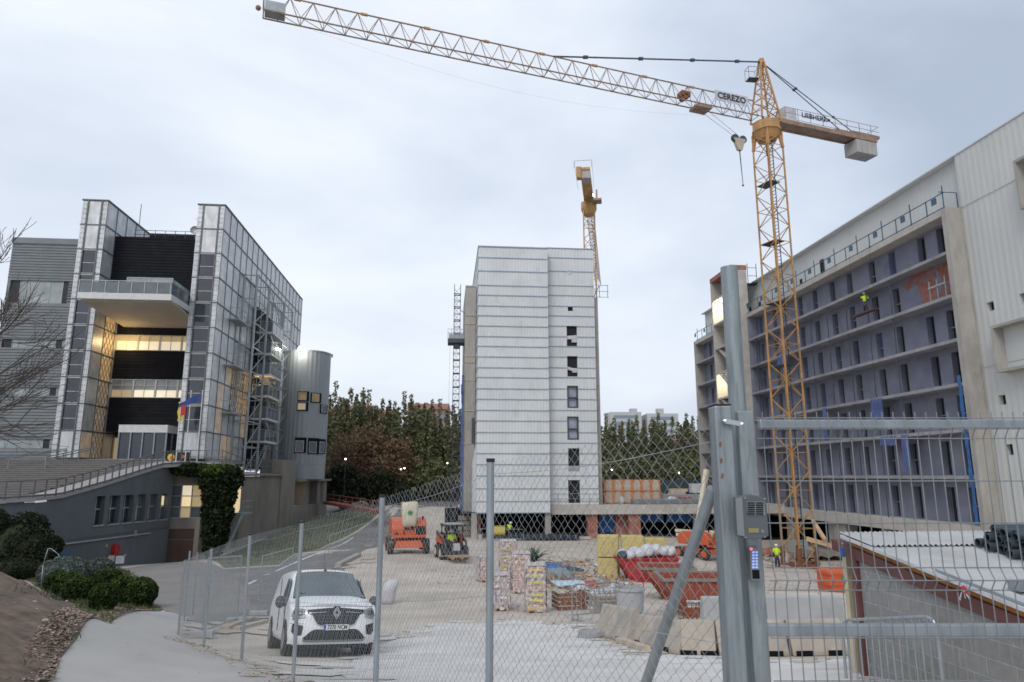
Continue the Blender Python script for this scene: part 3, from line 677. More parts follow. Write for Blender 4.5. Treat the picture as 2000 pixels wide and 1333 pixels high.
for px,y in ((476,629),(468,717),(462,808)):
    q=PX(px,y,-20.6); l=MB(); l.box(XB1+.08,-20.55,q.y-1.6,q.y+1.9,q.z-.12,q.z); lo=l.build('side_landing','steel_light',es,w=True)
    r=MB()
    for yy in np.linspace(q.y-1.55,q.y+1.85,5): r.box(-20.62,-20.57,yy-.02,yy+.02,q.z+.002,q.z+1.1)
    for z in (.5,1.1): r.box(-20.62,-20.56,q.y-1.6,q.y+1.9,q.z+z,q.z+z+.05)
    for X in (-21.2,): r.box(XB1+.1,-20.63,q.y-1.6,q.y-1.55,q.z+1.06,q.z+1.1)
    r.build('side_rail','steel_light',lo,w=True)
# ================= GREY LOUVRE BUILDING =================
lb=thing('louvred_building','grey office block with horizontal louvre cladding and strip windows behind the left tower','office building',(-46,75,0))
lx0,lx1,ly=-46.64,-36,75.0; ztop=25.05
rowsz=[(PY(60,548,ly).z,PY(60,592,ly).z),(PY(60,663,ly).z,PY(60,680,ly).z),(PY(60,757,ly).z,PY(60,774,ly).z),(PY(60,858,ly).z,PY(60,876,ly).z)]
holes=[(lx0+.02,lx1-1.2 if k else lx0+6.2,b,a) for k,(a,b) in enumerate(rowsz)]
m=MB(); wall(m,lambda u,v,w:(u,ly-w,v),lx0,lx1,-1,ztop,holes,.35); m.box(lx0,lx1,ly+.4,ly+18,-1,ztop-.02); m.box(lx0,lx0+.3,ly+.01,ly+.4,-1,ztop-.02); m.build('wall','louvre',lb,w=True)
m=MB(); z=-.8
while z<ztop-.7:
    if not any(b-.12<z<a+.02 for a,b in rowsz): m.prism([(lx0,ly-.002,z),(lx0,ly-.07,z+.04),(lx0,ly-.07,z+.12),(lx0,ly-.002,z+.2)],(lx1-lx0,0,0))
    elif z>rowsz[0][1]: m.prism([(lx0+6.2,ly-.002,z),(lx0+6.2,ly-.13,z+.04),(lx0+6.2,ly-.13,z+.10),(lx0+6.2,ly-.002,z+.2)],(lx1-lx0-6.2,0,0))
    z+=.31
m.box(lx0-.05,lx1,ly-.14,ly-.003,ztop-.62,ztop+.02); m.build('louvres','louvre',lb,w=True)
for k,(a,b) in enumerate(rowsz):
    x=lx0+.05; q=random.Random(k); L_=lx1-1.3 if k else lx0+6.1
    ws=[1.2,.6,2.4,1.3,.7,1.4,2.2,1.8]; j=0
    while x<L_:
        w_=min(ws[j%8],L_-x); mt=['black','glass_pale','glass_pale','glass_pale','black','glass_pale','black','glass_mid'][j%8]
        p=MB(); p.box(x+.03,x+w_-.03,ly+.18,ly+.24,b+.02,a-.02); po=p.build('window',mt,lb,w=True); f=MB(); f.box(x-.03,x+.03,ly+.14,ly+.2,b,a); f.build('window_frame','steel_light',po,w=True); x+=w_;j+=1
# ================= PLAZA, STEPS, RAMP, BASEMENT =================
_A=Vector((-23.2,62.48,0));_B=Vector((-25.9,48.65,0));_U=(_B-_A).normalized();_N=Vector((-_U.y,_U.x,0));_N=_N if _N.x>0 else -_N
def _wp(px,py):
    v=ray(px,py);return v*((_A+_N*.12).dot(_N)/v.dot(_N))
edge=[Vector((-21.96,62.36,1.0))]+[_wp(px,py)+Vector((0,0,.22)) for px,py in ((318,914),(297,920),(264,930.5),(232,941),(200.5,951),(162,962),(123,973),(104,976))]+[D(70,978,45.2)+Vector((0,0,.2)),D(0,983,43.6)+Vector((0,0,.2)),D(-120,990,41.5)+Vector((0,0,.2)),D(-300,995,39)+Vector((0,0,.2))]
inn=[e+Vector((-2.6,1.6,.02)) for e in edge]; inn[0]=Vector((-24.2,65.2,1.44)); inn[1]=Vector((-25.6,63.2,1.0))
m=MB()
for i in range(len(edge)-1):
    a,b,c,d=edge[i],edge[i+1],inn[i+1],inn[i]; m.prism([a,b,c,d],(0,0,-.22))
m.build('ramp','ramp_floor'); struct(bpy.data.objects['ramp'])
m=MB(); n=19
for i in range(n):
    y0=50.2+i*.82; z=-1.55+i*.163; m.box(-52,-25.9-.1*i if False else (-29.3+ (i/n)*4.6),y0,y0+.83 if i<n-1 else 67,z-.6,z)
m.build('steps','plaza'); struct(bpy.data.objects['steps'])
m=MB(); m.box(-52,XB1+.2,65.8,110,ZP-.3,ZP-.01); m.prism([(-21.9,62.3,1.0),(-24.2,65.2,1.43),(-24.2,66,1.43),(-19.2,66,1.0),(-19.2,62.3,.98)],(0,0,-.25)); m.box(-21.4,-19.2,65.9,90,.0,.2); m.build('terrace','ramp_floor'); struct(bpy.data.objects['terrace'])
m=MB()
for i in range(n):
    y0=50.2+i*.82;z=-1.55+i*.163; m.box(-52,-29.4+(i/n)*4.6,y0-.02,y0-.002,z-.045,z-.002)
m.build('step_nosings','nosing'); struct(bpy.data.objects['step_nosings'])
def railing(name,label,pts,h,n,mt,cat='railing',rails=(1.0,),r=.035,post=.04,grp=None):
    t=thing(name,label,cat,pts[0],group=grp); m=MB(); pm=MB(); L_=[0]
    for a,b in zip(pts[:-1],pts[1:]): L_.append(L_[-1]+(b-a).length)
    def at(s):
        for i in range(len(pts)-1):
            if s<=L_[i+1]+1e-6: return pts[i].lerp(pts[i+1],(s-L_[i])/(L_[i+1]-L_[i]))
        return pts[-1]
    for i in range(n+1):
        pm=MB(); p=at(L_[-1]*i/n); pm.tube(p,p+Vector((0,0,h)),post,5); pm.build('post',mt,t,w=True)
    for a,b in zip(pts[:-1],pts[1:]):
        for k in rails: m.tube(a+Vector((0,0,h*k)),b+Vector((0,0,h*k)),r,6)
    m.build('rail',mt,t,w=True); return t
railing('ramp_railing','brown-grey metal railing along the edge of the ramp above the slate wall',edge[:12],1.1,26,'frame_grey',rails=(1,.12,.06),r=.045,post=.055)
railing('terrace_railing','dark upright railing on the terrace in front of the panelled tower foot',[Vector((-21.96,62.36,1.0)),Vector((-19.3,62.4,1.0)),Vector((-19.3,70,.4)),Vector((-19.3,89,.2))],1.1,22,'frame_grey',rails=(1,.5,.1))
hr=[Vector((-46,46,-1.6)),Vector((-38.5,57,-.3)),Vector((-33.5,65,1.3))]
railing('stair_handrail','double pale handrail climbing the wide steps',hr,1.0,5,'galv',rails=(1,.85),r=.05,post=.05)
railing('stair_handrail','shorter pale handrail beside the left tower foot',[Vector((-33.2,61.5,.5)),Vector((-31.4,65.6,1.5))],1.0,3,'galv',rails=(1,.8),r=.05,post=.05)
bb=thing('basement_building','slate grey rendered wall with six windows and a brown garage door under the ramp','building',(-25,55,-7))
A=Vector((-23.2,62.48,0)); B=Vector((-25.9,48.65,0)); U=(B-A).normalized(); NN=Vector((-U.y,U.x,0)); 
if NN.x<0: NN=-NN
NN=-Vector((U.y,-U.x,0)) if NN.dot(Vector((1,0,0)))<0 else NN
def wu(px):
    v=ray(px,1000); # intersect vertical plane
    t=(A.dot(NN))/(v.dot(NN)); return (v*t-A).dot(U), t
def wz(px,py):
    v=ray(px,py); t=(A.dot(NN))/(v.dot(NN)); return (v*t).z
hs=[]
for a,b in [(184,203),(212,233),(239,259),(265,283),(289,306),(312,327)]:
    u1=wu(a)[0];u0=wu(b)[0]; mid=(a+b)/2
    yt=968-(mid-195)*.024; yb=1025-(mid-195)*.088
    hs.append((u0,u1,wz(mid,yb),wz(mid,yt)))
LW=(B-A).length
fn=lambda u,v,w:A+U*u+NN*w+Vector((0,0,v))
m=MB(); wall(m,fn,0,LW,-9,-1.5,hs,.4)
# upper part follows the ramp edge
def edz(p): 
    best=min(((abs((e0.lerp(e1,t)).y-p.y),(e0.lerp(e1,t)).z) for e0,e1 in zip(edge[:-1],edge[1:]) for t in np.linspace(0,1,21))); return best[1]
k=28
for i in range(k):
    a=fn(LW*i/k,-1.5,0);b=fn(LW*(i+1)/k,-1.5,0)
    if edz(a)-.2>-1.5: m.quad(a,b,(b.x,b.y,max(edz(b)-.2,-1.5)),(a.x,a.y,edz(a)-.2))
q=[B]+[Vector((e.x-.1,e.y+.1,0)) for e in edge[-4:]]
for a,b in zip(q[:-1],q[1:]): m.quad((a.x,a.y,-9),(b.x,b.y,-9),(b.x,b.y,-1.75),(a.x,a.y,-1.7))
m.build('wall','wall_slate',bb,w=True)
m=MB(); wl=lambda u0,u1,z0,z1,w0,w1:m.prism([fn(u0,z0,w0),fn(u1,z0,w0),fn(u1,z1,w0),fn(u0,z1,w0)],NN*(w1-w0))
wl(-.0,LW*.86,-4.35,-4.28,.003,.03); m.build('wall_groove','frame_grey',bb,w=True)
for i,h in enumerate(hs):
    m=MB(); m.prism([fn(h[0],h[2],-.38),fn(h[1],h[2],-.38),fn(h[1],h[3],-.38),fn(h[0],h[3],-.38)],-NN*.05); wo_=m.build('window','glass_dark' if i<3 else 'glass_mid',bb,w=True)
    m=MB(); zm=h[2]+(h[3]-h[2])*.52; um=(h[0]+h[1])/2
    wl(h[0],h[1],zm-.05,zm+.05,-.375,-.3); wl(um-.05,um+.05,h[2]+.05,h[3],-.375,-.31); wl(h[0]-.05,h[1]+.05,h[2]-.12,h[2],-.3,.06); m.build('window_frame','steel_light',wo_,w=True)
    if i>=3:
        m=MB(); wl(um+.06 if i<5 else h[0]+.1,um+.45,h[2]+.1+(.9 if i==5 else 0),zm-.1+(.9 if i==5 else 0),-.372,-.34); m.build('lit_interior','lit_dim' if i<5 else 'lit_warm',wo_,w=True)
c_=MB(); c_.tube(fn(LW*.12+1,wz(268,1045),.08),fn(LW-.2,wz(102,1066),.08),.06,8); p=fn(wu(268)[0],wz(268,1045),0); c_.box(p.x-.15,p.x+.1,p.y-.1,p.y+.12,p.z-.12,p.z+.35); tag(c_.build('drain_pipe','steel_light'),'thin pale conduit pipe running along the slate grey wall','pipe')
def onwall(px,py,w,h,t,name,mt,label,cat,grp=None):
    u=wu(px)[0];z=wz(px,py); m=MB(); m.prism([fn(u-w/2,z-h/2,.01),fn(u+w/2,z-h/2,.01),fn(u+w/2,z+h/2,.01),fn(u-w/2,z+h/2,.01)],NN*t); o=m.build(name,mt); tag(o,label,cat,grp); return o
onwall(230,1073,.55,.75,.3,'hose_cabinet','red','red fire hose cabinet fixed on the slate grey wall','fire cabinet')
onwall(230,1063,.14,.14,.03,'fire_sign','red','tiny red round sign above the fire hose cabinet','sign')
onwall(215,1065,.14,.14,.03,'warning_sign','yellow','small yellow sign left of the fire cabinet','sign')
for px in (219,234):
    p=G(px,1112 if px==219 else 1110); p=D(px,1098,52.5); b_=MB(); b_.box(-.27,.27,-.14,.14,.6,1.15); 
    t=thing('feeder_box','white rectangular meter box on black legs, '+('left' if px==219 else 'right')+' one of the pair by the slate wall','box',(p.x,p.y,p.z-.7),R(15)); b_.build('casing','plastic_white',t)
    b_=MB(); b_.box(-.34,-.28,-.1,.1,0,1.2); b_.box(-.27,.29,-.1,.1,1.155,1.2); b_.build('stand','rust_red' if px==219 else 'black',t)
l_=onwall(249,1083,.12,.12,.2,'wall_lamp','frame_white','tiny white wall lamp low on the slate wall','lamp')
v=onwall(136,1082,1.8,.35,.03,'vent_grille','blue_rail','dark blue ventilation grille low on the slate wall','vent')
# recess with glazing and garage door
gx0=PY(331,1000,63.3).x;gx1=PY(392,1000,63.3).x
m=MB(); z1=PY(350,948,63.3).z; z0=PY(350,1012,63.3).z; zd=PY(350,1033,63.3).z; zg=-8
m.box(gx0-.2,gx1,63.35,63.5,z1,.8); m.build('recess_wall','concrete_dark',bb,w=True); m=MB(); m.box(gx0-.2,gx1,63.35,63.5,zd,z0); m.box(gx1-.25,gx1+.15,62.9,63.5,zg,z0); m.build('recess_wall','concrete_dark',bb,w=True)
d=MB(); d.box(gx0-.1,gx1-.28,63.36,63.42,zg,zd-.02); do=d.build('garage_door','garage',bb,w=True); 
d=MB(); d.box(gx0-.05,gx1-.3,63.335,63.358,zd-.95,zd-.88); d.build('door_rail','frame_grey',do,w=True)
w3=(gx1-gx0)/3
for i in range(3):
    for j in range(3):
        a=z0+(z1-z0)*j/3;b=z0+(z1-z0)*(j+1)/3; m=MB(); m.box(gx0+w3*i+.04,gx0+w3*(i+1)-.04,63.4,63.44,a+.04,b-.04)
        mt={(1,2):'lit_cream',(1,1):'lit_warm',(1,0):'lit_dim',(2,1):'lit_dim',(2,2):'lit_dim'}.get((i,j),'glass_mid'); m.build('window',mt,bb,w=True)
m=MB()
for i in range(4): m.box(gx0+w3*i-.04,gx0+w3*i+.04,63.3,63.46,z0,z1)
for j in range(4): z=z0+(z1-z0)*j/3; m.box(gx0+.04,gx1-.04,63.31,63.45,z-.04,z+.04)
m.build('glazing_bars','steel_light',bb,w=True)
# concrete lower block with metal stair
P1=D(473,928,68);P2=D(548,928,77.5);P3=D(641,928,95)
cb=thing('concrete_block_base','rough board marked concrete retaining wall under the escape stair and the round tower','building',(P1.x,P1.y,-6))
m=MB()
def seg_wall(mb,a,b,z0,z1,th=.4):
    d=(b-a).normalized();n_=Vector((d.y,-d.x,0)); 
    if n_.x<0:n_=-n_
    mb.prism([(a.x,a.y,z0),(b.x,b.y,z0),(b.x,b.y,z1),(a.x,a.y,z1)],-n_*th)
seg_wall(m,P1,P2,-9,-.12); seg_wall(m,P2,P3,-9,-3.6,.5)
dd=(P2-P1).normalized(); 
m2=Vector((dd.y,-dd.x,0)); m2=m2 if m2.x>0 else -m2
m.prism([P1+Vector((0,0,-.12))+m2*.25,P2+Vector((0,0,-.12))+m2*.25,P2+Vector((0,0,.1))+m2*.25,P1+Vector((0,0,.1))+m2*.25],-m2*4)
m.build('wall','concrete_dark',cb,w=True)
m=MB(); a=P2;b=D(575,928,82); seg_wall(m,a+m2*.15,b+m2*.15,-9,1.7,2.5); m.build('pier','concrete_dark',cb,w=True)
m=MB()
for px,dd_ in ((603,87.5),(625,91.8),(637,94)):
    m=MB(); p=D(px,928,dd_); m.box(p.x-1.6,p.x,p.y-1.3,p.y+1.0,-3.65,-.75); m.build('pillar','concrete_dark',cb,w=True)
m=MB(); c0=D(575,928,82.5);c1=D(641,928,95.5); seg_wall(m,c0+m2*.5,c1+m2*.5,-.75,-.5,8); m.build('canopy','concrete_dark',cb,w=True)
m=MB(); p=D(582,928,84.5); m.box(p.x-1.2,p.x-.6,p.y-.5,p.y+.3,-3.3,-.9); m.build('lit_window','lit_warm',cb,w=True)
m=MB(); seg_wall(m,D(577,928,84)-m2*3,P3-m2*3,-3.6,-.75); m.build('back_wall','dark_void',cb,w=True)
# lit doorway beside the ivy
ld=MB(); a=D(447,946,67.5);b=D(466,1004,67.5); ld.box(a.x,b.x,a.y,a.y+.1,b.z,a.z); ld.box(b.x+.05,b.x+.9,a.y-.3,a.y-.1,b.z-4,a.z) if False else None; ld.build('lit_doorway','lit_warm',cb,w=True)
ms=thing('metal_stair','steep galvanised steel stair with pale railings leaning on the concrete wall beside the ivy','stairs',G(428,1088))
top=D(474,1003,66);bot=G(441,1080)
w_=Vector((-1.15,0.25,0)); m=MB()
for i in range(19):
    p=top.lerp(bot,i/18.); m.prism([p,p+w_,p+w_+Vector((.05,.24,0)),p+Vector((.05,.24,0))],(0,0,-.05))
m.build('treads','steel_dark',ms,w=True)
m=MB()
for o in (Vector((0,0,0)),w_): m.bar(top+o,bot+o,.06,.24)
m.build('stringers','steel_light',ms,w=True)
m=MB()
for o in (Vector((0,0,0)),w_):
    for h in (.55,1.1): m.tube(top+o+Vector((0,0,h)),bot+o+Vector((0,0,h)),.04,6)
    for i in range(0,7): p=top.lerp(bot,i/6)+o; m.tube(p,p+Vector((0,0,1.1)),.03,5)
for h in (.55,1.1): m.tube(top+Vector((0,0,h)),top+Vector((.2,2.0,h)),.04,6)
m.tube(top+Vector((.2,2,0)),top+Vector((.2,2,1.1)),.04,6)
m.build('handrail','galv',ms,w=True)
m=MB(); m.prism([top+w_,top+Vector((.1,0,0)),top+Vector((.3,2.2,0)),top+w_+Vector((0,2.2,0))],(0,0,-.12)); m.build('landing','steel_light',ms,w=True)
# ================= ROUND TOWER =================
tcn=D(588,928,88); tr=2.88
rt=thing('round_tower','round corrugated blue-grey metal tower with small framed windows','tower',(tcn.x,tcn.y,-.7)); zt1=D(600,688,86).z; zb=-.48
wins=[]
def twin(px0,px1,py0,py1,mt,inner=None):
    a=(px0+px1)/2; v=ray(a,(py0+py1)/2); # hit cylinder
    vx,vy=v.x,v.y; A_=vx*vx+vy*vy;B_=-2*(vx*tcn.x+vy*tcn.y);C_=tcn.x**2+tcn.y**2-tr*tr; disc=max(B_*B_-4*A_*C_,0); t=(-B_-math.sqrt(disc))/(2*A_); p=v*t
    ang=math.atan2(p.y-tcn.y,p.x-tcn.x); dd=(p.x*st+p.y*ct); z1=D(a,py0,dd).z;z0=D(a,py1,dd).z
    M=Matrix.Translation((tcn.x,tcn.y,0))@Matrix.Rotation(ang,4,'Z')
    m=MB();m.M=M;hw=.68; m.box(tr-.25,tr+.10,-hw,hw,z0,z1); w=m.build('window','slot_black',rt,w=True)
    m=MB();m.M=M; m.box(tr+.102,tr+.13,-hw+.16,hw-.35,z0+.18,z0+.18+min(1.25,(z1-z0)-.35)); m.build('pane',mt,w,w=True)
    m=MB();m.M=M
    zz0=z0+.1;zz1=z0+.26+min(1.25,(z1-z0)-.35)
    for (a0,a1,b0,b1) in ((-hw+.08,-hw+.16,zz0,zz1),(hw-.35,hw-.27,zz0,zz1),(-hw+.16,hw-.35,zz0,zz0+.08),(-hw+.16,hw-.35,zz1-.08,zz1)): m.box(tr+.102,tr+.16,a0,a1,b0,b1)
    m.build('pane_frame','steel_light',w,w=True)
twin(582,603,765,784,'amber_panel');twin(581,601,786,803,'lit_dim');twin(609,625,768,787,'amber_panel');twin(628,636,791,808,'glass_dark')
twin(577,597,855,885,'glass_dark');twin(603,620,856,887,'glass_mid');twin(624,632,858,887,'glass_dark')
m=MB(); n=132; ring=lambda z,rib=True:[(tcn.x+(tr+(.03 if (i//2)%2 and rib else 0))*math.cos(2*math.pi*i/n),tcn.y+(tr+(.03 if (i//2)%2 and rib else 0))*math.sin(2*math.pi*i/n),z) for i in range(n)]
m.loft([ring(1.3),ring(zt1)]); m.build('corrugated_skin','tower_clad',rt,w=True)
m=MB(); m.loft([ring(zb,False),ring(1.29,False)]); m.build('plain_skirt','tower_clad',rt,w=True)
m=MB(); r2=[(tcn.x+(tr+.09)*math.cos(2*math.pi*i/48),tcn.y+(tr+.09)*math.sin(2*math.pi*i/48)) for i in range(48)]; m.loft([[(x,y,zt1+.003) for x,y in r2],[(x,y,zt1+.16) for x,y in r2]]); m.build('coping','steel_light',rt,w=True)
# tower floodlights
for i,(px,py,dd_) in enumerate([(587,681,85),(645,695,90)]):
    p=D(px,py,dd_); t=thing('floodlight','lit white floodlight on the rim of the round tower, '+('large glare by the stair' if i==0 else 'small one at the right edge'),'lamp',p)
    m=MB(); m.ball((0,0,0),.3 if i==0 else .15,10,6); m.build('bulb','lamp_white',t); m=MB(); m.box(-.04,.04,.1,.5,-.35,-.25); m.box(-.3,.3,.2,.35,-.2,.25); m.build('bracket','steel_dark',t)
    l=bpy.data.lights.new('flood','POINT');l.energy=300 if i==0 else 60;l.color=(1,.95,.82);l.shadow_soft_size=.2;o=bpy.data.objects.new('flood_light',l);COL.objects.link(o);o.parent=t;o.location=(.0,-1.2,-.3)
# flags
for i,(px,c,zt_,fl_) in enumerate([(343,'yellow and red',782,('flag_yellow','hang')),(361,'blue',764,('flag_blue','fly')),(384,'bare',764,None)]):
    p=D(px,905,60.5); t=thing('flagpole',['slim white flagpole with a limp yellow and red flag by the tower foot','middle slim flagpole carrying the blue and red flags','rightmost slim white flagpole with nothing hanging on it'][i],'flagpole',(p.x,p.y,.95)); h=D(px,zt_,60.5).z-.95
    m=MB(); m.tube((0,0,0),(0,0,h),.055,8,.035); m.ball((0,0,h),.08,8,5); m.build('pole','frame_white',t)
    if fl_:
        m=MB()
        if fl_[1]=='hang':
            for k in range(10):
                z=h-.15-k*.17; x0=.03+.05*math.sin(k);m.quad((x0-.25,0.02*k%.1,z),(x0+.18,.06,z),(x0+.16+.04*math.sin(k+1),.05,z-.17),(x0-.22,.0,z-.17))
            m.build('flag','flag_yellow',t)
        else:
            nn=9
            for k in range(nn):
                x0=1.15-k*.2;z0=h-.15-(k*.11);x1=1.15-(k+1)*.2;z1_=h-.15-(k+1)*.11;yy=.08*math.sin(k*1.1);y2=.08*math.sin((k+1)*1.1); m.quad((x0-.3,yy,z0),(x1-.3,y2,z1_),(x1-.3,y2,z1_-.75+.05*k),(x0-.3,yy,z0-.75+.05*k))
            m.build('flag','flag_blue',t)
            m=MB(); 
            for k in range(5): z=h-1.3-k*.17; m.quad((-.75,.02,z),(-.35+.05*math.sin(k*2),.06,z),(-.37+.05*math.sin(k*2+2),.05,z-.17),(-.72,.02,z-.17))
            m.build('flag','flag_red',t)
# painted planter boxes on the terrace
p=D(348,888,61.5); m=MB(); m.box(p.x-.9,p.x+.9,p.y-.2,p.y+.2,.95,2.0); t=thing('display_board','dark display board with a coloured round mark on the terrace by the flagpoles','display board',(p.x,p.y,.95)); m.build('panel','black',t,w=True)
m=MB(); m.tube((p.x-.5,p.y-.22,1.55),(p.x-.5,p.y-.24,1.55),.3,16); m.build('round_mark','flag_yellow',t,w=True); m=MB(); m.tube((p.x-.42,p.y-.245,1.5),(p.x-.42,p.y-.26,1.5),.16,16); m.tube((p.x+.5,p.y-.22,1.6),(p.x+.5,p.y-.24,1.6),.16,12); m.build('round_mark','orange',t,w=True)
# ================= MIDDLE WHITE BLOCK =================
mbk=thing('white_clad_block','tall narrow white corrugated block with horizontal joints standing over a dark open ground floor','building',(9,70,-6.3))
zy=lambda y,Y=69,px=1000:PY(px,y,Y).z
xl0,xl1=3.05,10.35; xr1=15.55; ztop=PY(1000,484,69).z; zbot=PY(1000,1003,69).z
m=MB(); wall(m,lambda u,v,w:(u,69-w,v),xl0,xl1,zbot,ztop,[],.2,rib=(.32,.022)); m.box(xl0,xl1,69.003,86,zbot,ztop)
m.build('wall','cladding_white',mbk,w=True)
rows=[484,505,531,559,578,599,618,638,658.5,677.5,698,719,738,760,780.5,802,822.5,845,865.5,886,907.5,929.5,954.5,979.5,1002]
t=MB()
for y in rows: z=zy(y); t.box(xl0-.04,xl1+.03,68.92,69.0,z-.045,z+.045); t.box(xl0-.04,xl0-.002,69.0,79,z-.045,z+.045)
t.box(xl0-.07,xl1+.05,68.9,86,ztop+.003,ztop+.09); t.build('joint_trims','trim_blue',mbk,w=True)
YR=70.3; zrt=PY(1120,487,YR).z; zrb=PY(1120,986,YR).z
def pr(px0,px1,py0,py1):
    return (PY(px0,(py0+py1)/2,YR).x,PY(px1,(py0+py1)/2,YR).x,PY(1120,py1,YR).z,PY(1120,py0,YR).z)
W_=[pr(1109,1119,599,608),pr(1107,1127,637,677),pr(1108,1128,696,736),pr(1108,1129,754,797),pr(1108,1130,814,859),pr(1110,1132,876,921),pr(1110,1133,938,983)]
m=MB(); wall(m,lambda u,v,w:(u,YR-w,v),xl1+.03,xr1,zrb,zrt,W_,.25,rib=(.36,.02)); 
m.box(xl1+.03,xr1-.02,YR+2.0,86,zrb,zrt-.01); m.box(xr1-.3,xr1-.02,YR+.03,YR+2,zrb,zrt-.01); m.box(xl1+.03,xr1-.3,YR+.03,YR+2,zrt-.3,zrt-.01); m.build('wall','cladding_white',mbk,w=True)
t=MB()
for y in rows+[994]:
    z=PY(1120,y-3 if y<500 else y,YR).z
    if z>zrt or z<zrb: continue
    xs=[(xl1+.04,xr1)]
    for h in W_:
        if h[2]-.02<z<h[3]+.02: xs=[(xl1+.04,h[0]-.02),(h[1]+.02,xr1)]
    for a,b in xs: t.box(a,b,YR-.075,YR-.0,z-.04,z+.04)
t.box(xl1+.06,xr1+.03,YR-.09,86,zrt+.003,zrt+.09); t.build('joint_trims','trim_blue',mbk,w=True)
for i,h in enumerate(W_):
    m=MB(); m.box(h[0]-.1,h[1]+.1,YR+.26,YR+.3,h[2]-.1,h[3]+.1); w=m.build('window','glass_lilac' if i in (3,4) else 'dark_void',mbk,w=True)
    f=MB(); x0,x1,z0,z1=h
    if i in (3,4):
        for a in ((x0,x0+.12,z0,z1),(x1-.12,x1,z0,z1),(x0+.12,x1-.12,z0,z0+.12),(x0+.12,x1-.12,z1-.12,z1),(x0+.12,x1-.12,(z0+z1)/2-.16,(z0+z1)/2-.04)): f.box(a[0],a[1],YR-.06,YR+.25,a[2],a[3])
        f.build('window_frame','steel_dark',w,w=True)
    elif i in (1,2):
        f.bar((x0,YR+.1,z0+(z1-z0)*.42),(x1,YR+.1,z0+(z1-z0)*(.48 if i==1 else .30)),.03,.38 if i==1 else .3); f.box((x0+x1)/2-.02,x1-.02,YR+.12,YR+.15,z0+.45,z0+(z1-z0)*.42); f.build('inner_board','plastic_white',w,w=True)
    elif i==5: f.box(x0,x1,YR+.1,YR+.14,z0,z0+.55); f.build('sill_board','glass_pale',w,w=True)
# round blank hole
p=PY(1112,532,YR); m=MB(); m.tube((p.x,YR-.04,p.z),(p.x,YR-.06,p.z),.26,14); m.build('round_vent','plastic_white',mbk,w=True)
# side strip of concrete on the right and stepped concrete on the left
m=MB(); m.box(xr1+.02,16.1,71,84,zbot,PY(1172,582,71).z); m.build('concrete_fin','concrete',mbk,w=True)
xs0=PY(905,900,73).x; xz=PY(920,558,73).z; m=MB(); m.box(xs0,xl0-.06,73,84,-3.9,xz); m.build('side_wall','concrete',mbk,w=True)
m=MB()
for y0,y1 in ((620,632),(700,707)): m.box(xs0+.25,xl0-.1,72.98,72.998,PY(920,y1,73).z,PY(920,y0,73).z)
m.build('side_opening','soffit',mbk,w=True)
m=MB()
for y in (560,617,633,696,708,743,802,866): z=PY(920,y,73).z; m.box(xs0-.04,xl0-.1,72.93,72.978,z-.05,z+.05)
m.box(xs0+.3,xs0+.34,72.94,72.977,-3.5,xz-4); m.build('slab_edges','concrete_pale',mbk,w=True)
m=MB(); q=PY(928,835,72.6); m.box(q.x-.35,q.x-.1,72.85,72.92,PY(928,866,73).z,PY(928,817,73).z); m.build('side_window','glass_dark',mbk,w=True)
m=MB(); m.prism([(xl0-.003,69.3,zbot+.1),(xl0-.35,69.9,zbot+.1),(xl0-.35,69.9,zy(905)),(xl0-.003,69.3,zy(865))],(0,2.5,0)); m.build('side_cladding','cladding_white',mbk,w=True)
# penthouse upstand
m=MB(); m.box(xl1-1.6,xl1+.9,71,75,ztop,ztop+.35); m.build('roof_upstand','concrete_pale',mbk,w=True)
tp=MB(); a=PY(901,720,73);
for i in range(14):
    z=-3.5+i*1.0; tp.box(xs0-.3+.05*math.sin(i*2),xs0-.05,72.8,73.4,z,z+1.02)
tag(tp.build('safety_net','blue_net'),'long blue debris net hanging down the concrete corner beside the mast climber','net')
# blue guard cage on right edge
gc=PY(1166,570,71); t_=thing('guard_rail','small blue steel guard rail sticking out at the top of the concrete fin','guard rail',(16.1,71,gc.z)); m=MB()
zc0=PY(1170,582,71).z;zc1=PY(1170,558,71).z
for x in (15.65,16.3,17.2):
    m.bar((x,70.9,zc0),(x,70.9,zc1),.05)
for z in (zc0+.05,(zc0+zc1)/2,zc1): m.bar((15.65,70.9,z),(17.3,70.9,z),.04)
m.bar((15.65,70.9,zc0),(16.3,70.9,zc1),.08); m.build('rails','blue_rail',t_,w=True)
# ================= MAST CLIMBER =================
mc=D(888,930,75); mt_=thing('mast_climber','slim lattice mast with a grey work platform beside the white block','mast climber',(mc.x,mc.y,-4)); zt_=D(888,557,75).z
m=MB(); h=.34
for sx in (-h,h):
    for sy in (-h,h): m.tube((mc.x+sx,mc.y+sy,-5.5),(mc.x+sx,mc.y+sy,zt_),.035,5)
z=-5.5;k=0
while z<zt_-.8:
    for (a,b) in (((-h,-h),(h,-h)),((h,-h),(h,h)),((h,h),(-h,h)),((-h,h),(-h,-h))):
        m.bar((mc.x+a[0],mc.y+a[1],z),(mc.x+b[0],mc.y+b[1],z),.05 if k%2 else .09); m.bar((mc.x+a[0],mc.y+a[1],z),(mc.x+b[0],mc.y+b[1],z+.75),.03)
    z+=.75;k+=1
m.build('mast','steel_dark',mt_,w=True)
pz=D(888,672,75).z; m=MB(); m.box(mc.x-1.0,mc.x+.85,mc.y-.8,mc.y+1.2,pz,pz+.45); m.box(mc.x-.3,mc.x+.3,mc.y-.5,mc.y+.5,pz-.5,pz); m.build('platform_base','steel_dark',mt_,w=True)
m=MB(); m.box(mc.x-.9,mc.x+.8,mc.y-.75,mc.y+1.1,pz+.46,pz+.95)
for x in np.linspace(mc.x-1,mc.x+.85,6):
    for y in (mc.y-.8,mc.y+1.2): m.bar((x,y,pz+.45),(x,y,pz+1.5),.04)
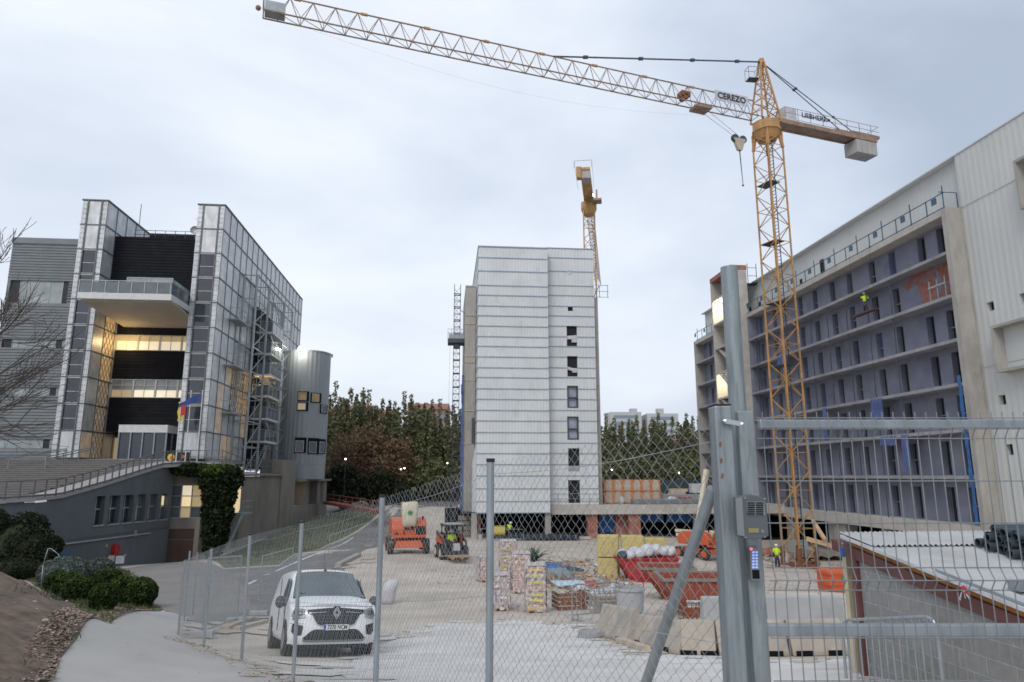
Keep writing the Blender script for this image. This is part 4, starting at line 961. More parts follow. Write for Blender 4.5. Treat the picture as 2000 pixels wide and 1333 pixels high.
for z in (1.0,1.5):
    for y in (mc.y-.8,mc.y+1.2): m.bar((mc.x-1,y,pz+z),(mc.x+.85,y,pz+z),.04)
m.build('platform_cage','steel_light',mt_,w=True)
m=MB()
for py in (675,755,830,895): z=D(888,py,75).z; m.bar((mc.x+.3,mc.y,z),(xs0,73.2,z-.1),.05)
m.bar((mc.x+.3,mc.y,D(888,605,75).z),(xs0,73,D(888,622,75).z),.05); m.bar((mc.x-.75,mc.y,-5),(mc.x-.75,mc.y,pz),.02); m.build('ties','steel_dark',mt_,w=True)
# ================= RIGHT BUILDING =================
rb=thing('long_unfinished_building','long seven storey building shell with grey recessed wall, open concrete galleries and white cladding','building',(36,70,-7))
XF,XW=35.0,36.2; Y0,Y1=43.3,92.9; lev=[-3.3,-.05+.02,3.12,6.24,9.31,12.45,15.58,18.65]; ZC=22.6
FH=[lev[i+1]-lev[i] for i in range(7)]
cols=[1487,1508,1537,1592,1623,1660,1697,1746,1790,1854]
yc=[PX(p,940,XW).y for p in cols]+[PX(1893,940,XW).y-.2]
yc+= [84.6,87.3,90.4]
hol=[]
for i in range(7):
    for y in yc: hol.append((y-.42,y+.42,lev[i]+.06,lev[i]+2.45))
vis=lambda y,i:True
m=MB(); wall(m,lambda u,v,w:(XW-w,u,v),Y0,Y1,lev[0],lev[7],hol,.45); m.box(XW+.5,XW+16,Y0,Y1,lev[0],ZC-.3); m.build('gallery_wall','render_grey',rb,w=True)
q=random.Random(3); cnt=0
for (a,b,c,d) in hol:
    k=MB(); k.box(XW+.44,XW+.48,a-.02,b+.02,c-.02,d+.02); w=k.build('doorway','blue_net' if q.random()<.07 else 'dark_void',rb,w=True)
    if q.random()<.4: k=MB(); k.box(XW+.2,XW+.26,a,b,c+1.1,c+1.16); k.build('crossbar','steel_light',w,w=True)
# brick patch where the render is missing
m=MB(); fl=4; 
pa=[(45.9,lev[5]+.4),(46.2,lev[5]+2.9),(48.3,lev[5]+2.95),(49.9,lev[5]+2.4),(49.5,lev[5]+1.9),(48.2,lev[5]+2.1),(47.9,lev[5]+.5),(47.3,lev[5]+.2)]
m.prism([(XW-.003,y,z) for y,z in pa],(-.012,0,0)); pb=[(44.2,lev[5]+.9),(44.3,lev[5]+2.9),(46.0,lev[5]+2.7),(45.6,lev[5]+1.8),(45.9,lev[5]+.2),(44.9,lev[5]+.5)]; m.prism([(XW-.003,y,z) for y,z in pb],(-.012,0,0)); m.build('bare_brick_patch','brick_patch',rb,w=True)
for i,z in enumerate(lev):
    m=MB(); th=.24 if 0<i<7 else (.9 if i==0 else .45); m.box(XF,XW-.003 if i<7 else XW+.45,Y0,Y1,z-th,z); m.build('slab','slab_grey' if 0<i<7 else 'concrete_pale',rb,w=True)
for a_,b_ in ((Y0-.45,Y0-.003),(Y1+.003,Y1+.4)): m=MB(); m.box(XF-.05,XW,a_,b_,lev[0]-.9,lev[7]+.02); m.build('end_wall','concrete',rb,w=True)
for y in (75.6,83.0): m=MB(); m.box(XF+.05,XW-.06,y,y+.2,lev[0],lev[7]-.5); m.build('fin_wall','render_grey',rb,w=True)
# white cladding: upper strip + near part
wsm=[]
def sq(px0,px1,py0,py1):
    a=PX(px0,(py0+py1)/2,XW-.04).y;b=PX(px1,(py0+py1)/2,XW-.04).y; mpx=(px0+px1)/2; wsm.append((b,a,PX(mpx,py1,XW).z,PX(mpx,py0,XW).z))
sq(1928,1942,590,608);sq(1951,1965,772,791);sq(1965,1979,868,889);sq(1992,2012,572,592);sq(1998,2016,690,712)
m=MB(); wall(m,lambda u,v,w:(XW-.04-w,u,v),-12,Y0-.46,-8,ZC,wsm,.35,rib=(.5,.014)); m.box(XW+.3,XW+16,-12,Y0-.003,-8,ZC-.03)
small=[PX(p,y,XW+.5).y for p,y in ((1466,589),(1484,586),(1563,531),(1588,518))]
hs2=[(PX(a,y,XW+.46).y,PX(b,y,XW+.46).y,lev[7]+.9,lev[7]+1.5) for a,b,y in ((1486,1481,586),(1467,1462,589),(1566,1560,531))]+[(61.5,62.3,lev[7]+.3,lev[7]+2.3)]
hs2=[h for h in hs2 if h[1]>h[0]]
wall(m,lambda u,v,w:(XW+.46-w,u,v),Y0-.46,Y1,lev[7],ZC,hs2,.03,rib=(.5,.014)); m.box(XW-.03,XW+.46,Y0-.455,Y0-.43,lev[7]+.03,ZC); m.build('white_cladding','cladding_warm',rb,w=True)
m=MB(); m.box(XW-.12,XW+.6,-12,Y1,ZC+.003,ZC+.1); m.build('coping','cladding_white',rb,w=True)
for (a,b,c,d) in wsm: k=MB(); k.box(XW+.28,XW+.3-.003,a-.05,b+.05,c-.05,d+.05); k.build('window','dark_void',rb,w=True)
for (a,b,c,d) in hs2: k=MB(); k.box(XW+.48,XW+.495,a,b,c,d); k.build('window','dark_void',rb,w=True)
m=MB()
m.box(XW-.1,XW-.075,-12,Y0-.47,lev[7]-.03,lev[7]+.0) 
for z in (lev[3]+.9,): m.box(XW-.1,XW-.075,-12,Y0-.47,z,z+.025)
m.box(XW-.1,XW-.078,Y0-.56,Y0-.47,-5,lev[7]); m.build('joint_line','concrete_pale',rb,w=True)
# concrete box frames jutting from the cladding
def bframe(y0,y1,z0,z1,px=.75):
    m=MB(); X=XW-.08; t=.18
    m.box(X-px,X,y0,y1,z0,z0+t);m.box(X-px,X,y0,y1,z1-t,z1);m.box(X-px,X,y1-t,y1,z0+t,z1-t);m.box(X-px,X,y0,y0+t,z0+t,z1-t); m.build('box_frame','concrete',rb,w=True)
    m=MB(); m.box(X-.02,X+.02,y0+t,y1-t,z0+t,z1-t); m.build('box_frame_back','cladding_warm',rb,w=True)
ya=PX(1940,680,XW-.8).y; bframe(ya-6,ya,PX(1950,728,XW-.8).z,PX(1940,636,XW-.8).z)
ya=PX(1985,360,XW-.8).y; bframe(ya-6,ya,PX(1988,412,XW-.8).z,PX(1985,312,XW-.8).z)
# podium below
m=MB(); m.box(XF+.15,XF+.9,-12,Y0-.46,lev[0]-1.0,lev[0]); 
for y in (46,54,62,70,78,86,94): m.box(XF+.5,XF+1.2,y,y+.8,-9,lev[0]-.9)
m.box(XF+.3,XF+1.4,59.6,61.6,-9,lev[0]-.9)
m.build('ground_columns','concrete',rb,w=True)
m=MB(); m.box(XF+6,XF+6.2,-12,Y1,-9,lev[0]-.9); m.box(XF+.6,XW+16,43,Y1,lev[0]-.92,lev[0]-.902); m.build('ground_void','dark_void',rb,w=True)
# pipes and downpipes on galleries
for y in [ (yc[i]+yc[i+1])/2+.9 for i in range(0,9,1)]:
    m=MB()
    for i in range(0,6): m.tube((XF+.12,y,lev[i]),(XF+.12,y,lev[i+1]-.3),.045,5)
    m.build('downpipe','steel_dark',rb,w=True)
# roof edge guard rail
gr_=thing('roof_guard_rail','dark blue guard rail with posts along the roof edge of the grey gallery block','guard rail',(XF+.1,70,lev[7])); m=MB()
for j,y in enumerate(np.arange(Y0-.2,Y1,1.75)): m.bar((XF+.08,y,lev[7]),(XF+.08,y,lev[7]+(1.25 if j%2 else 1.75)),.06)
for z in (1.2,.12): m.bar((XF+.08,Y0-.3,lev[7]+z),(XF+.08,Y1,lev[7]+z),.06)
m.bar((XF-.3,Y0-.3,lev[7]+1.22),(XW-.1,Y0-.3,lev[7]+1.22),.05); m.bar((XW-.12,Y0-.3,lev[7]),(XW-.12,Y0-.3,lev[7]+1.2),.06)
m.build('rails','blue_rail',gr_,w=True)
for j,y in enumerate(np.arange(Y0+.6,Y1,3.5)):
    m=MB(); m.box(XF+.12,XF+.2,y,y+.45,lev[7]+.7,lev[7]+1.15); m.build('hanging_cloth','blue_rail',gr_,w=True)
for (y,i,w_,h_) in [(52.2,3,1.6,1.8),(49.5,2,.9,2.9),(60.5,3,.7,3.0),(67.0,5,2.2,1.0),(51,2,2.0,.8)]:
    m=MB(); q=random.Random(i*7+int(y)); n=7
    for k in range(n):
        a=y+w_*k/n; m.quad((XF-.04+.05*(k%2),a,lev[i]-.1),(XF-.04+.05*((k+1)%2),a+w_/n,lev[i]-.1),(XF-.03,a+w_/n+q.uniform(-.05,.05),lev[i]-.1-h_*q.uniform(.8,1)),(XF-.03,a,lev[i]-.1-h_*q.uniform(.8,1)))
    tag(m.build('safety_net','blue_net'),{52:'wide torn blue net hanging below the third gallery',49:'tall narrow blue net strip hanging near the right end of the galleries',60:'narrow blue net strip hanging behind the crane mast',67:'shallow blue net slung under an upper gallery left of the worker',51:'low blue net hanging just above the gate rail'}[int(y)],'net')
m=MB(); 
for k in range(16):
    z=lev[0]+.1+k*.62; w=.28+.05*math.sin(k*1.7); m.prism([(XF-.02,Y0+.15,z),(XF-.02,Y0+.15+w,z),(XF-.02,Y0+.15+w,z+.63),(XF-.02,Y0+.15,z+.63)],(-.03,0,0))
tag(m.build('safety_net','blue_tarp'),'bright blue net strip running down the inside of the right concrete end wall','net')
# gallery railing bits + worker platform
m=MB()
y0=PX(1742,560,XF).y
for y in np.linspace(44.0,45.6,3): m.bar((XF+.15,y,lev[5]),(XF+.15,y,lev[5]+1.5),.06)
m.bar((XF+.15,43.9,lev[5]+1.0),(XF+.15,45.7,lev[5]+1.0),.12); tag(m.build('trestle','steel_light'),'small pale steel trestle at the right end of the brick patched gallery','trestle')
# stair core
sc=thing('stair_core','narrow concrete stair core with open lit landings standing proud of the galleries','stair core',(34,87,-7)); cx0,cx1=33.4,35.35; cy0,cy1=75.9,82.3
ct0=PX(1386,547,33.4).z
m=MB(); m.box(cx0+.02,cx1,cy0,cy0+.35,-4,ct0-.56); m.box(cx0,cx1,cy1-.35,cy1,-4,ct0-.56); m.box(cx0+1.7,cx1-.02,cy0+.36,cy1-.36,-4,ct0-.57); m.build('walls','concrete_pale',sc,w=True)
m=MB(); m.box(cx0-.03,cx1+.03,cy0-.03,cy1+.03,ct0-.55,ct0); m.build('brick_top','brick_red',sc,w=True)
for z in [lev[7]+3.1]+lev[::-1]:
    k=MB(); k.box(cx0,cx0+1.68,cy0+.36,cy1-.36,z-.22,z); k.build('landing','concrete_pale',sc,w=True)
    k=MB(); k.prism([(cx0+.1,cy0+.5,z),(cx0+.1,cy0+1.0,z),(cx0+.1,cy1-1.2,z+2.8),(cx0+.1,cy1-1.7,z+2.8)],(.9,0,0)) if z<15 and z>3 else None
    if k.v: k.build('stair_flight','concrete_pale',sc,w=True)
for z in (PX(1408,598,34).z-1,PX(1412,738,34).z-1):
    k=MB(); k.ball((cx0+.9,cy0+4.2,z+1.0),.14,8,5); k.build('work_lamp','lamp_white',sc,w=True)
    l=bpy.data.lights.new('work','POINT');l.energy=260;l.color=(1,.82,.55);l.shadow_soft_size=.12;o=bpy.data.objects.new('work_light',l);COL.objects.link(o);o.parent=sc;o.location=Vector((cx0+.7,cy0+4.6,z+.8))-Vector((34,87,-7))
sf=MB(); 
for x in (35.5,36.6): sf.bar((x,cy0,ct0-2.2),(x,cy0,ct0+.2),.06)
for z in (ct0-1.3,ct0-.3): sf.bar((35.5,cy0,z),(36.6,cy0,z),.05)
sf.box(35.4,36.7,cy0,cy0+.9,ct0-2.3,ct0-2.2); tag(sf.build('scaffold_bracket','steel_dark'),'small scaffold bracket high on the right side of the stair core','scaffold')
# podium between blocks
pd=thing('podium_deck','low concrete podium deck over a dark undercroft right of the white block','podium',(20,72,-4))
m=MB(); m.box(xl1+.05,XF-.02,70.0 if False else 69.95,70.28,zrb-.95,zrb-.02); m.box(xl1+.05,XF-.02,70.285,100,zrb-.6,zrb-.05); m.build('deck','concrete_pale',pd,w=True)
m=MB()
for x,y,z in ((2.6,69.2,zbot),(9.9,69.2,zbot),(25.5,70.4,zrb-.9),(31,70.4,zrb-.9)): m=MB(); m.box(x,x+.55,y,y+.55,-9,z); m.build('column','concrete',pd,w=True)
m=MB()
for px,w in ((932,.7),(1157,1.0),(1239,1.2),(1219,1.3)): m=MB(); p=PY(px,1020,70.5); yq=70.3 if px!=1219 else 71.4; m.box(p.x-w/2,p.x+w/2,yq,yq+1,-9,zrb-.97 if px>1000 else zbot-.07); m.build('brick_pier','brick_red',pd,w=True)
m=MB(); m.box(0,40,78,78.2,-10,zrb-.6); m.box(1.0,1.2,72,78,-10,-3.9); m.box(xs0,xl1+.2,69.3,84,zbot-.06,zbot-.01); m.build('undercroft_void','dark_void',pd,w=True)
# blocks at the far left foot
m=MB(); p=PY(912,1010,72); 
for k in range(6): m.box(p.x-.9,p.x+.5,72,73,-7+k*.5,-6.58+k*.5)
tag(m.build('block_stack','concrete_dark'),'stack of rough grey blocks at the left foot of the white block','blocks')
# ================= CRANES =================
def lattice_mast(m,M,z0,z1,a,step,rl=.075,rb=.035):
    h=a/2; cs=[Vector((sx*h,sy*h,0)) for sx,sy in ((-1,-1),(1,-1),(1,1),(-1,1))]
    T=lambda v,z:M@(v+Vector((0,0,z)))
    for c in cs: m.bar(T(c,z0),T(c,z1),rl*2)
    z=z0;k=0
    while z<z1-.1:
        zz=min(z+step,z1)
        for i in range(4):
            a_,b_=cs[i],cs[(i+1)%4]
            if (k+i)%2: a_,b_=b_,a_
            m.bar(T(a_,z),T(b_,zz),rb*2)
            if k%2==0: m.bar(T(a_,z),T(b_,z),rb*1.6)
        z=zz;k+=1
c1=D(1549,928,59); gz=tz(c1.x,c1.y); zs_=32.2
cr=thing('tower_crane','tall yellow tower crane with a long lattice jib reaching left across the sky','tower crane',(c1.x,c1.y,gz))
MT=Matrix.Translation((c1.x,c1.y,0))@Matrix.Rotation(YAW*-1+R(25),4,'Z')
m=MB(); lattice_mast(m,MT,gz,zs_-1.0,1.82,1.55,.062,.03); m.build('mast','crane_yellow',cr,w=True)
m=MB()
for z in np.arange(gz+5.5,zs_-2,5.6):
    m.M=MT; m.box(-.85,.3,-.85,.85,z,z+.06); m.M=None
m.M=MT; m.bar((.35,-.2,gz),(.35,-.2,zs_-1),.06); m.bar((.35,.2,gz),(.35,.2,zs_-1),.06)
for z in np.arange(gz,zs_-1,.33): m.bar((.35,-.2,z),(.35,.2,z),.04)
m.M=None; m.build('ladder','steel_dark',cr,w=True)
m=MB(); m.M=MT; 
for sx in (-1,1):
    for sy in (-1,1): m.box(sx*.91-.14,sx*.91+.14,sy*.91-.14,sy*.91+.14,gz-.3,gz+1.6)
m.box(-1.6,1.6,-.3,.3,gz-.1,gz+.35);m.box(-.3,.3,-1.6,1.6,gz-.1,gz+.3); m.build('mast_foot','rust',cr,w=True)
jr=Vector((28.7,57.0,33.0));jt=Vector((-14.98,45.71,33.0)); jd=(jt-jr);jd.z=0;jd.normalize()
cc=Vector((c1.x,c1.y,0)); jn=Vector((-jd.y,jd.x,0))
# slewing ring and turret
m=MB(); m.tube(cc+Vector((0,0,zs_-1.7)),cc+Vector((0,0,zs_-.9)),.85,20,1.2); m.tube(cc+Vector((0,0,zs_-.7)),cc+Vector((0,0,zs_+.0)),1.22,20); m.tube(cc+Vector((0,0,zs_-.9)),cc+Vector((0,0,zs_-.7)),1.3,20); 
m.M=MT
for sx in (-1,1):
    for sy in (-1,1): m.bar((sx*.91,sy*.91,zs_-2.6),(sx*.7,sy*.7,zs_-.9),.22)
m.M=None; m.build('slewing_ring','crane_yellow',cr,w=True)
ap=cc+Vector((0,0,PX(1496,124,(c1.x)).z*0+38.6)); m=MB(); base=[cc+jd*1.1*a+jn*.8*b+Vector((0,0,zs_+.15)) for a,b in ((1,1),(1,-1),(-1,-1),(-1,1))]
tp_=[ap+jd*.18*a+jn*.15*b for a,b in ((1,1),(1,-1),(-1,-1),(-1,1))]
for a,b in zip(base,tp_): m.bar(a,b,.13)
for k in range(6):
    for i in range(4):
        j=(i+1)%4; m.bar(base[i].lerp(tp_[i],k/6),base[j].lerp(tp_[j],(k+1)/6),.07); m.bar(base[i].lerp(tp_[i],(k+1)/6),base[j].lerp(tp_[j],(k+1)/6),.05)
m.bar(base[0],base[2],.15);m.bar(base[1],base[3],.15); m.box(ap.x-.2,ap.x+.2,ap.y-.2,ap.y+.2,ap.z-.1,ap.z+.3); m.build('tower_head','crane_yellow',cr,w=True)
m=MB(); q=cc+jd*1.2+Vector((0,0,zs_+4.3)); m.box(q.x-.5,q.x+.5,q.y-.4,q.y+.4,q.z-.05,q.z)
for a in (-.5,.5):
    for b in (-.4,.4): m.bar(q+Vector((a,b,0)),q+Vector((a,b,1.1)),.03)
for a in (-.5,.5): m.bar(q+Vector((a,-.4,1.1)),q+Vector((a,.4,1.1)),.03)
for b in (-.4,.4): m.bar(q+Vector((-.5,b,1.1)),q+Vector((.5,b,1.1)),.03)
m.build('head_platform','steel_dark',cr,w=True)
# jib: triangular section, apex up
LJ=(jt-cc).dot(jd); zj=32.55; hj=1.75; wj=1.0
def jib(m,o,d,n_,L0,L1,z,h,w,step,rise=0.0,rt=.042):
    P=lambda s,a,b:o+d*s+n_*a+Vector((0,0,z+b+rise*s))
    s=L0;k=0;n=int((L1-L0)/step)
    m.bar(P(L0,-w/2,0),P(L1,-w/2,0),rt*2);m.bar(P(L0,w/2,0),P(L1,w/2,0),rt*2);m.bar(P(L0,0,h),P(L1-step,0,h),rt*2)
    for k in range(n):
        a=L0+k*step;b=a+step;mid=(a+b)/2
        for sd in (-1,1):
            m.bar(P(a,sd*w/2,0),P(mid,0,h),rt);m.bar(P(mid,0,h),P(b,sd*w/2,0),rt)
        m.bar(P(a,-w/2,0),P(a,w/2,0),rt);m.bar(P(a,-w/2,0),P(b,w/2,0),rt*.8)
m=MB(); jib(m,cc,jd,jn,1.2,LJ-1.2,zj,hj,wj,1.62); 
e_=cc+jd*(LJ-1.2)+Vector((0,0,zj)); m.bar(e_-jn*.5,e_-jn*.5+Vector((0,0,.9)),.08);m.bar(e_+jn*.5,e_+jn*.5+Vector((0,0,.9)),.08);m.bar(e_-jn*.5+Vector((0,0,.9)),e_+jn*.5+Vector((0,0,.9)),.08)
m.build('jib','jib_rust',cr,w=True)
m=MB(); 
for k in np.arange(8,LJ-3,4.86): p=cc+jd*k+Vector((0,0,zj+hj)); m.bar(p-jd*.25,p+jd*.25,.16)
m.build('jib_joints','crane_yellow',cr,w=True)
m=MB(); p=e_-jd*.6; m.prism([p-jn*.5+jd*.5+Vector((0,0,.1)),p+jn*.5+jd*.5+Vector((0,0,.1)),p+jn*.5-jd*.9+Vector((0,0,.1)),p-jn*.5-jd*.9+Vector((0,0,.1))],(0,0,.75)); m.build('tip_box','steel_light',cr,w=True)
m=MB(); p=e_+jd*.35+Vector((0,0,.4)); m.ball(p,.2,8,6); m.build('tip_light','crane_dark',cr,w=True)
# tie bar
s1=LJ*.475; tA=cc+jd*s1+Vector((0,0,zj+hj)); m=MB(); m.bar(ap,tA,.10); 
for k in (.12,.35,.6,.85): a=ap.lerp(tA,k); b=ap.lerp(tA,k+.02); m.bar(a,b,.22)
m.build('jib_tie','steel_dark',cr,w=True)
# sag rope
m=MB(); pr_=None
for k in range(25):
    t=k/24; p=cc+jd*(3+(LJ-6)*t)+Vector((0,0,zj-.2-2.0*math.sin(math.pi*t)))
    if pr_ is not None: m.tube(pr_,p,.007,3)
    pr_=p
m.build('trolley_rope','steel_light',cr,w=True)
# counter jib
LC=12.9; m=MB()
for sd in (-1,1): m.bar(cc-jd*1+jn*sd*.65+Vector((0,0,zj-.1)),cc-jd*LC+jn*sd*.65+Vector((0,0,zj-.1)),.14,.42)
m.prism([cc-jd*1.3+jn*.6+Vector((0,0,zj-.2)),cc-jd*1.3-jn*.6+Vector((0,0,zj-.2)),cc-jd*LC-jn*.6+Vector((0,0,zj-.2)),cc-jd*LC+jn*.6+Vector((0,0,zj-.2))],(0,0,.1))
for k in range(8):
    a=-1.5-k*1.5; m.bar(cc+jd*a+jn*.6+Vector((0,0,zj-.05)),cc+jd*(a-1.5)-jn*.6+Vector((0,0,zj-.05)),.1)
m.build('counter_jib','crane_dark',cr,w=True)
m=MB()
for sd in (-1,1):
    for s in np.arange(1.6,LC,1.5): m.bar(cc-jd*s+jn*sd*.8+Vector((0,0,zj+.2)),cc-jd*s+jn*sd*.8+Vector((0,0,zj+1.3)),.04)
    for z in (.75,1.3): m.bar(cc-jd*1.6+jn*sd*.8+Vector((0,0,zj+z)),cc-jd*(LC+.2)+jn*sd*.8+Vector((0,0,zj+z)),.035)
m.bar(cc-jd*(LC+.2)+jn*.8+Vector((0,0,zj+1.3)),cc-jd*(LC+.2)-jn*.8+Vector((0,0,zj+1.3)),.035)
m.build('counter_jib_rail','crane_dark',cr,w=True)
def obx(m,s0,s1,n0,n1,z0,z1):
    m.prism([cc-jd*s0+jn*n0+Vector((0,0,z0)),cc-jd*s1+jn*n0+Vector((0,0,z0)),cc-jd*s1+jn*n1+Vector((0,0,z0)),cc-jd*s0+jn*n1+Vector((0,0,z0))],(0,0,z1-z0))
m=MB(); obx(m,10.1,12.7,-.75,.75,zj-1.75,zj-.42); m.build('counterweight','concrete',cr,w=True)
m=MB()
for s in (10.75,11.4,12.05): obx(m,s,s+.03,-.753,.753,zj-1.74,zj-.43)
m.build('counterweight_joints','concrete_dark',cr,w=True)
m=MB(); obx(m,9.8,13.4,-.6,.6,zj+.21,zj+.5); obx(m,8.0,9.5,-.5,.5,zj+.1,zj+.4);m.build('winch','crane_dark',cr,w=True)
m=MB(); obx(m,1.7,3.1,-.5,.6,zj+.12,zj+1.45); m.build('control_cabinet','plastic_white',cr,w=True)
m=MB(); 
for sd in (-.4,.4):
    a=ap;b=cc-jd*10.5+jn*sd+Vector((0,0,zj+.3)); m.bar(a,b,.06)
    for k in (.35,.75): m.bar(a.lerp(b,k),a.lerp(b,k+.02),.16)
m.build('counter_jib_tie','steel_dark',cr,w=True)
# lettering
ux=-jd; 
def board(s,txt,sz,z,side,w_,h_,mt='ink',bg=None):
    o=cc+jd*s+jn*side+Vector((0,0,z)); Mx=frameM(o,ux,(0,0,1))
    if (Mx.col[2].xyz).dot(-o)<0: Mx=frameM(o,jd,(0,0,1))
    if bg:
        m=MB(); nrm=Mx.col[2].xyz; m.prism([o-ux*w_/2-nrm*.03-Vector((0,0,h_/2)),o+ux*w_/2-nrm*.03-Vector((0,0,h_/2)),o+ux*w_/2-nrm*.03+Vector((0,0,h_/2)),o-ux*w_/2-nrm*.03+Vector((0,0,h_/2))],-nrm*.03); m.build('name_board',bg,cr,w=True)
    text(txt,sz,mt,cr,Mx,.01,bold=.015)
sid=.7 if (cc+jn).length<(cc-jn).length else -.7
board(4.25,'CEREZO',.82,zj+1.05,sid,3.6,1.0,'ink','plastic_white')
board(-5.0,'LIEBHERR',.72,zj+.78,sid*1.25,4.2,.8,'ink',None)
# trolley, hook
m=MB(); p=cc+jd*7.2+Vector((0,0,zj-.15)); m.prism([p-jd*.8-jn*.6,p+jd*.8-jn*.6,p+jd*.8+jn*.6,p-jd*.8+jn*.6],(0,0,-.22)); m.build('trolley','crane_dark',cr,w=True)
m=MB(); pp=cc+jd*7.4+Vector((0,0,zj+.1)); p2=cc+jd*8.9+Vector((0,0,zj+.55)); m.prism([p2-jd*.45-jn*.4,p2+jd*.45-jn*.4,p2+jd*.45+jn*.4,p2-jd*.45+jn*.4],(0,0,.45)); m.tube(p2-jn*.4,p2+jn*.4,.26,10); m.build('trolley_winch','rust',cr,w=True)
hp=D(1443,272,(cc+jd*7.3-Vector((0,0,0))).dot(Vector((st,ct,0)))); m=MB()
for sd in (-.75,.75): m.tube(p+jd*sd*.8,hp+jd*sd*.45+Vector((0,0,.1)),.018,4)
m.build('hoist_rope','steel_dark',cr,w=True)
m=MB()
for sd in (-1,1): m.tube(hp+jd*sd*.42-jn*.12,hp+jd*sd*.42+jn*.12,.36,14)
m.build('sheaves','steel_dark',cr,w=True)
m=MB(); m.prism([hp-jd*.62-jn*.15,hp+jd*.62-jn*.15,hp+jd*.2-jn*.15-Vector((0,0,1.1)),hp-jd*.2-jn*.15-Vector((0,0,1.1))],jn*.3); m.build('hook_block','timber_pale',cr,w=True)
m=MB(); m.tube(hp-Vector((0,0,1.1)),hp-Vector((-.1,0,4.3)),.055,6,.03); m.ball(hp-Vector((-.1,0,4.4)),.1,6,5); m.build('sling','steel_dark',cr,w=True)
# second crane behind the white block
c2=D(1150,401,95); g2=-6; zt2=c2.z; c2=Vector((c2.x,c2.y,0))
k2=thing('tower_crane','yellow crane rising behind the white block, seen end on with its counterweight towards the viewer','tower crane',(c2.x,c2.y,g2))
M2=Matrix.Translation(c2)@Matrix.Rotation(R(-12),4,'Z'); m=MB(); lattice_mast(m,M2,g2,zt2-1,1.6,1.6); m.build('mast','crane_yellow',k2,w=True)
m=MB(); m.tube(c2+Vector((0,0,zt2-1.6)),c2+Vector((0,0,zt2-.7)),.8,16,1.15); m.tube(c2+Vector((0,0,zt2-.7)),c2+Vector((0,0,zt2+.3)),1.15,16); m.build('slewing_ring','crane_yellow',k2,w=True)
d2=(Vector((30.92,135.71,0))-c2).normalized(); n2=Vector((-d2.y,d2.x,0)); m=MB(); jib(m,c2,d2,n2,1.3,47,zt2+.5,1.3,1.1,1.7); m.build('jib','crane_dark',k2,w=True)
m=MB(); P=lambda s,a,z:c2-d2*s+n2*a+Vector((0,0,zt2+z)); m.prism([P(.5,-.75,.3),P(11.4,-.65,.3),P(11.4,.65,.3),P(.5,.65,.3)],(0,0,.35)); m.prism([P(10.4,.5,-.7),P(11.4,.5,-.7),P(11.4,1.15,-.7),P(10.4,1.15,-.7)],(0,0,1.5)); m.build('counter_jib','crane_yellow',k2,w=True)
m=MB(); m.prism([P(9.8,-.7,-.8),P(11.3,-.7,-.8),P(11.3,.45,-.8),P(9.8,.45,-.8)],(0,0,1.05)); m.build('counterweight','concrete',k2,w=True)
m=MB()
for a in (-.9,1.4):
    m.bar(P(11.4,a,.65),P(11.4,a,1.6),.04); m.bar(P(2,a,1.6),P(11.4,a,1.6),.03)
m.bar(P(11.4,-.9,1.6),P(11.4,1.4,1.6),.04); m.build('rail','crane_dark',k2,w=True)
m=MB(); m.prism([P(.4,-1.9,-.1),P(2.0,-1.9,-.1),P(2.0,-.2,-.1),P(.4,-.2,-.1)],(0,0,.3)); m.bar(P(1,-1.2,.2),P(1,-1.2,1.9),.2); m.build('side_platform','crane_dark',k2,w=True)
m=MB(); m.ball(P(2.1,-.6,.6),.27,8,6); m.build('lamp','lamp_white',k2,w=True)
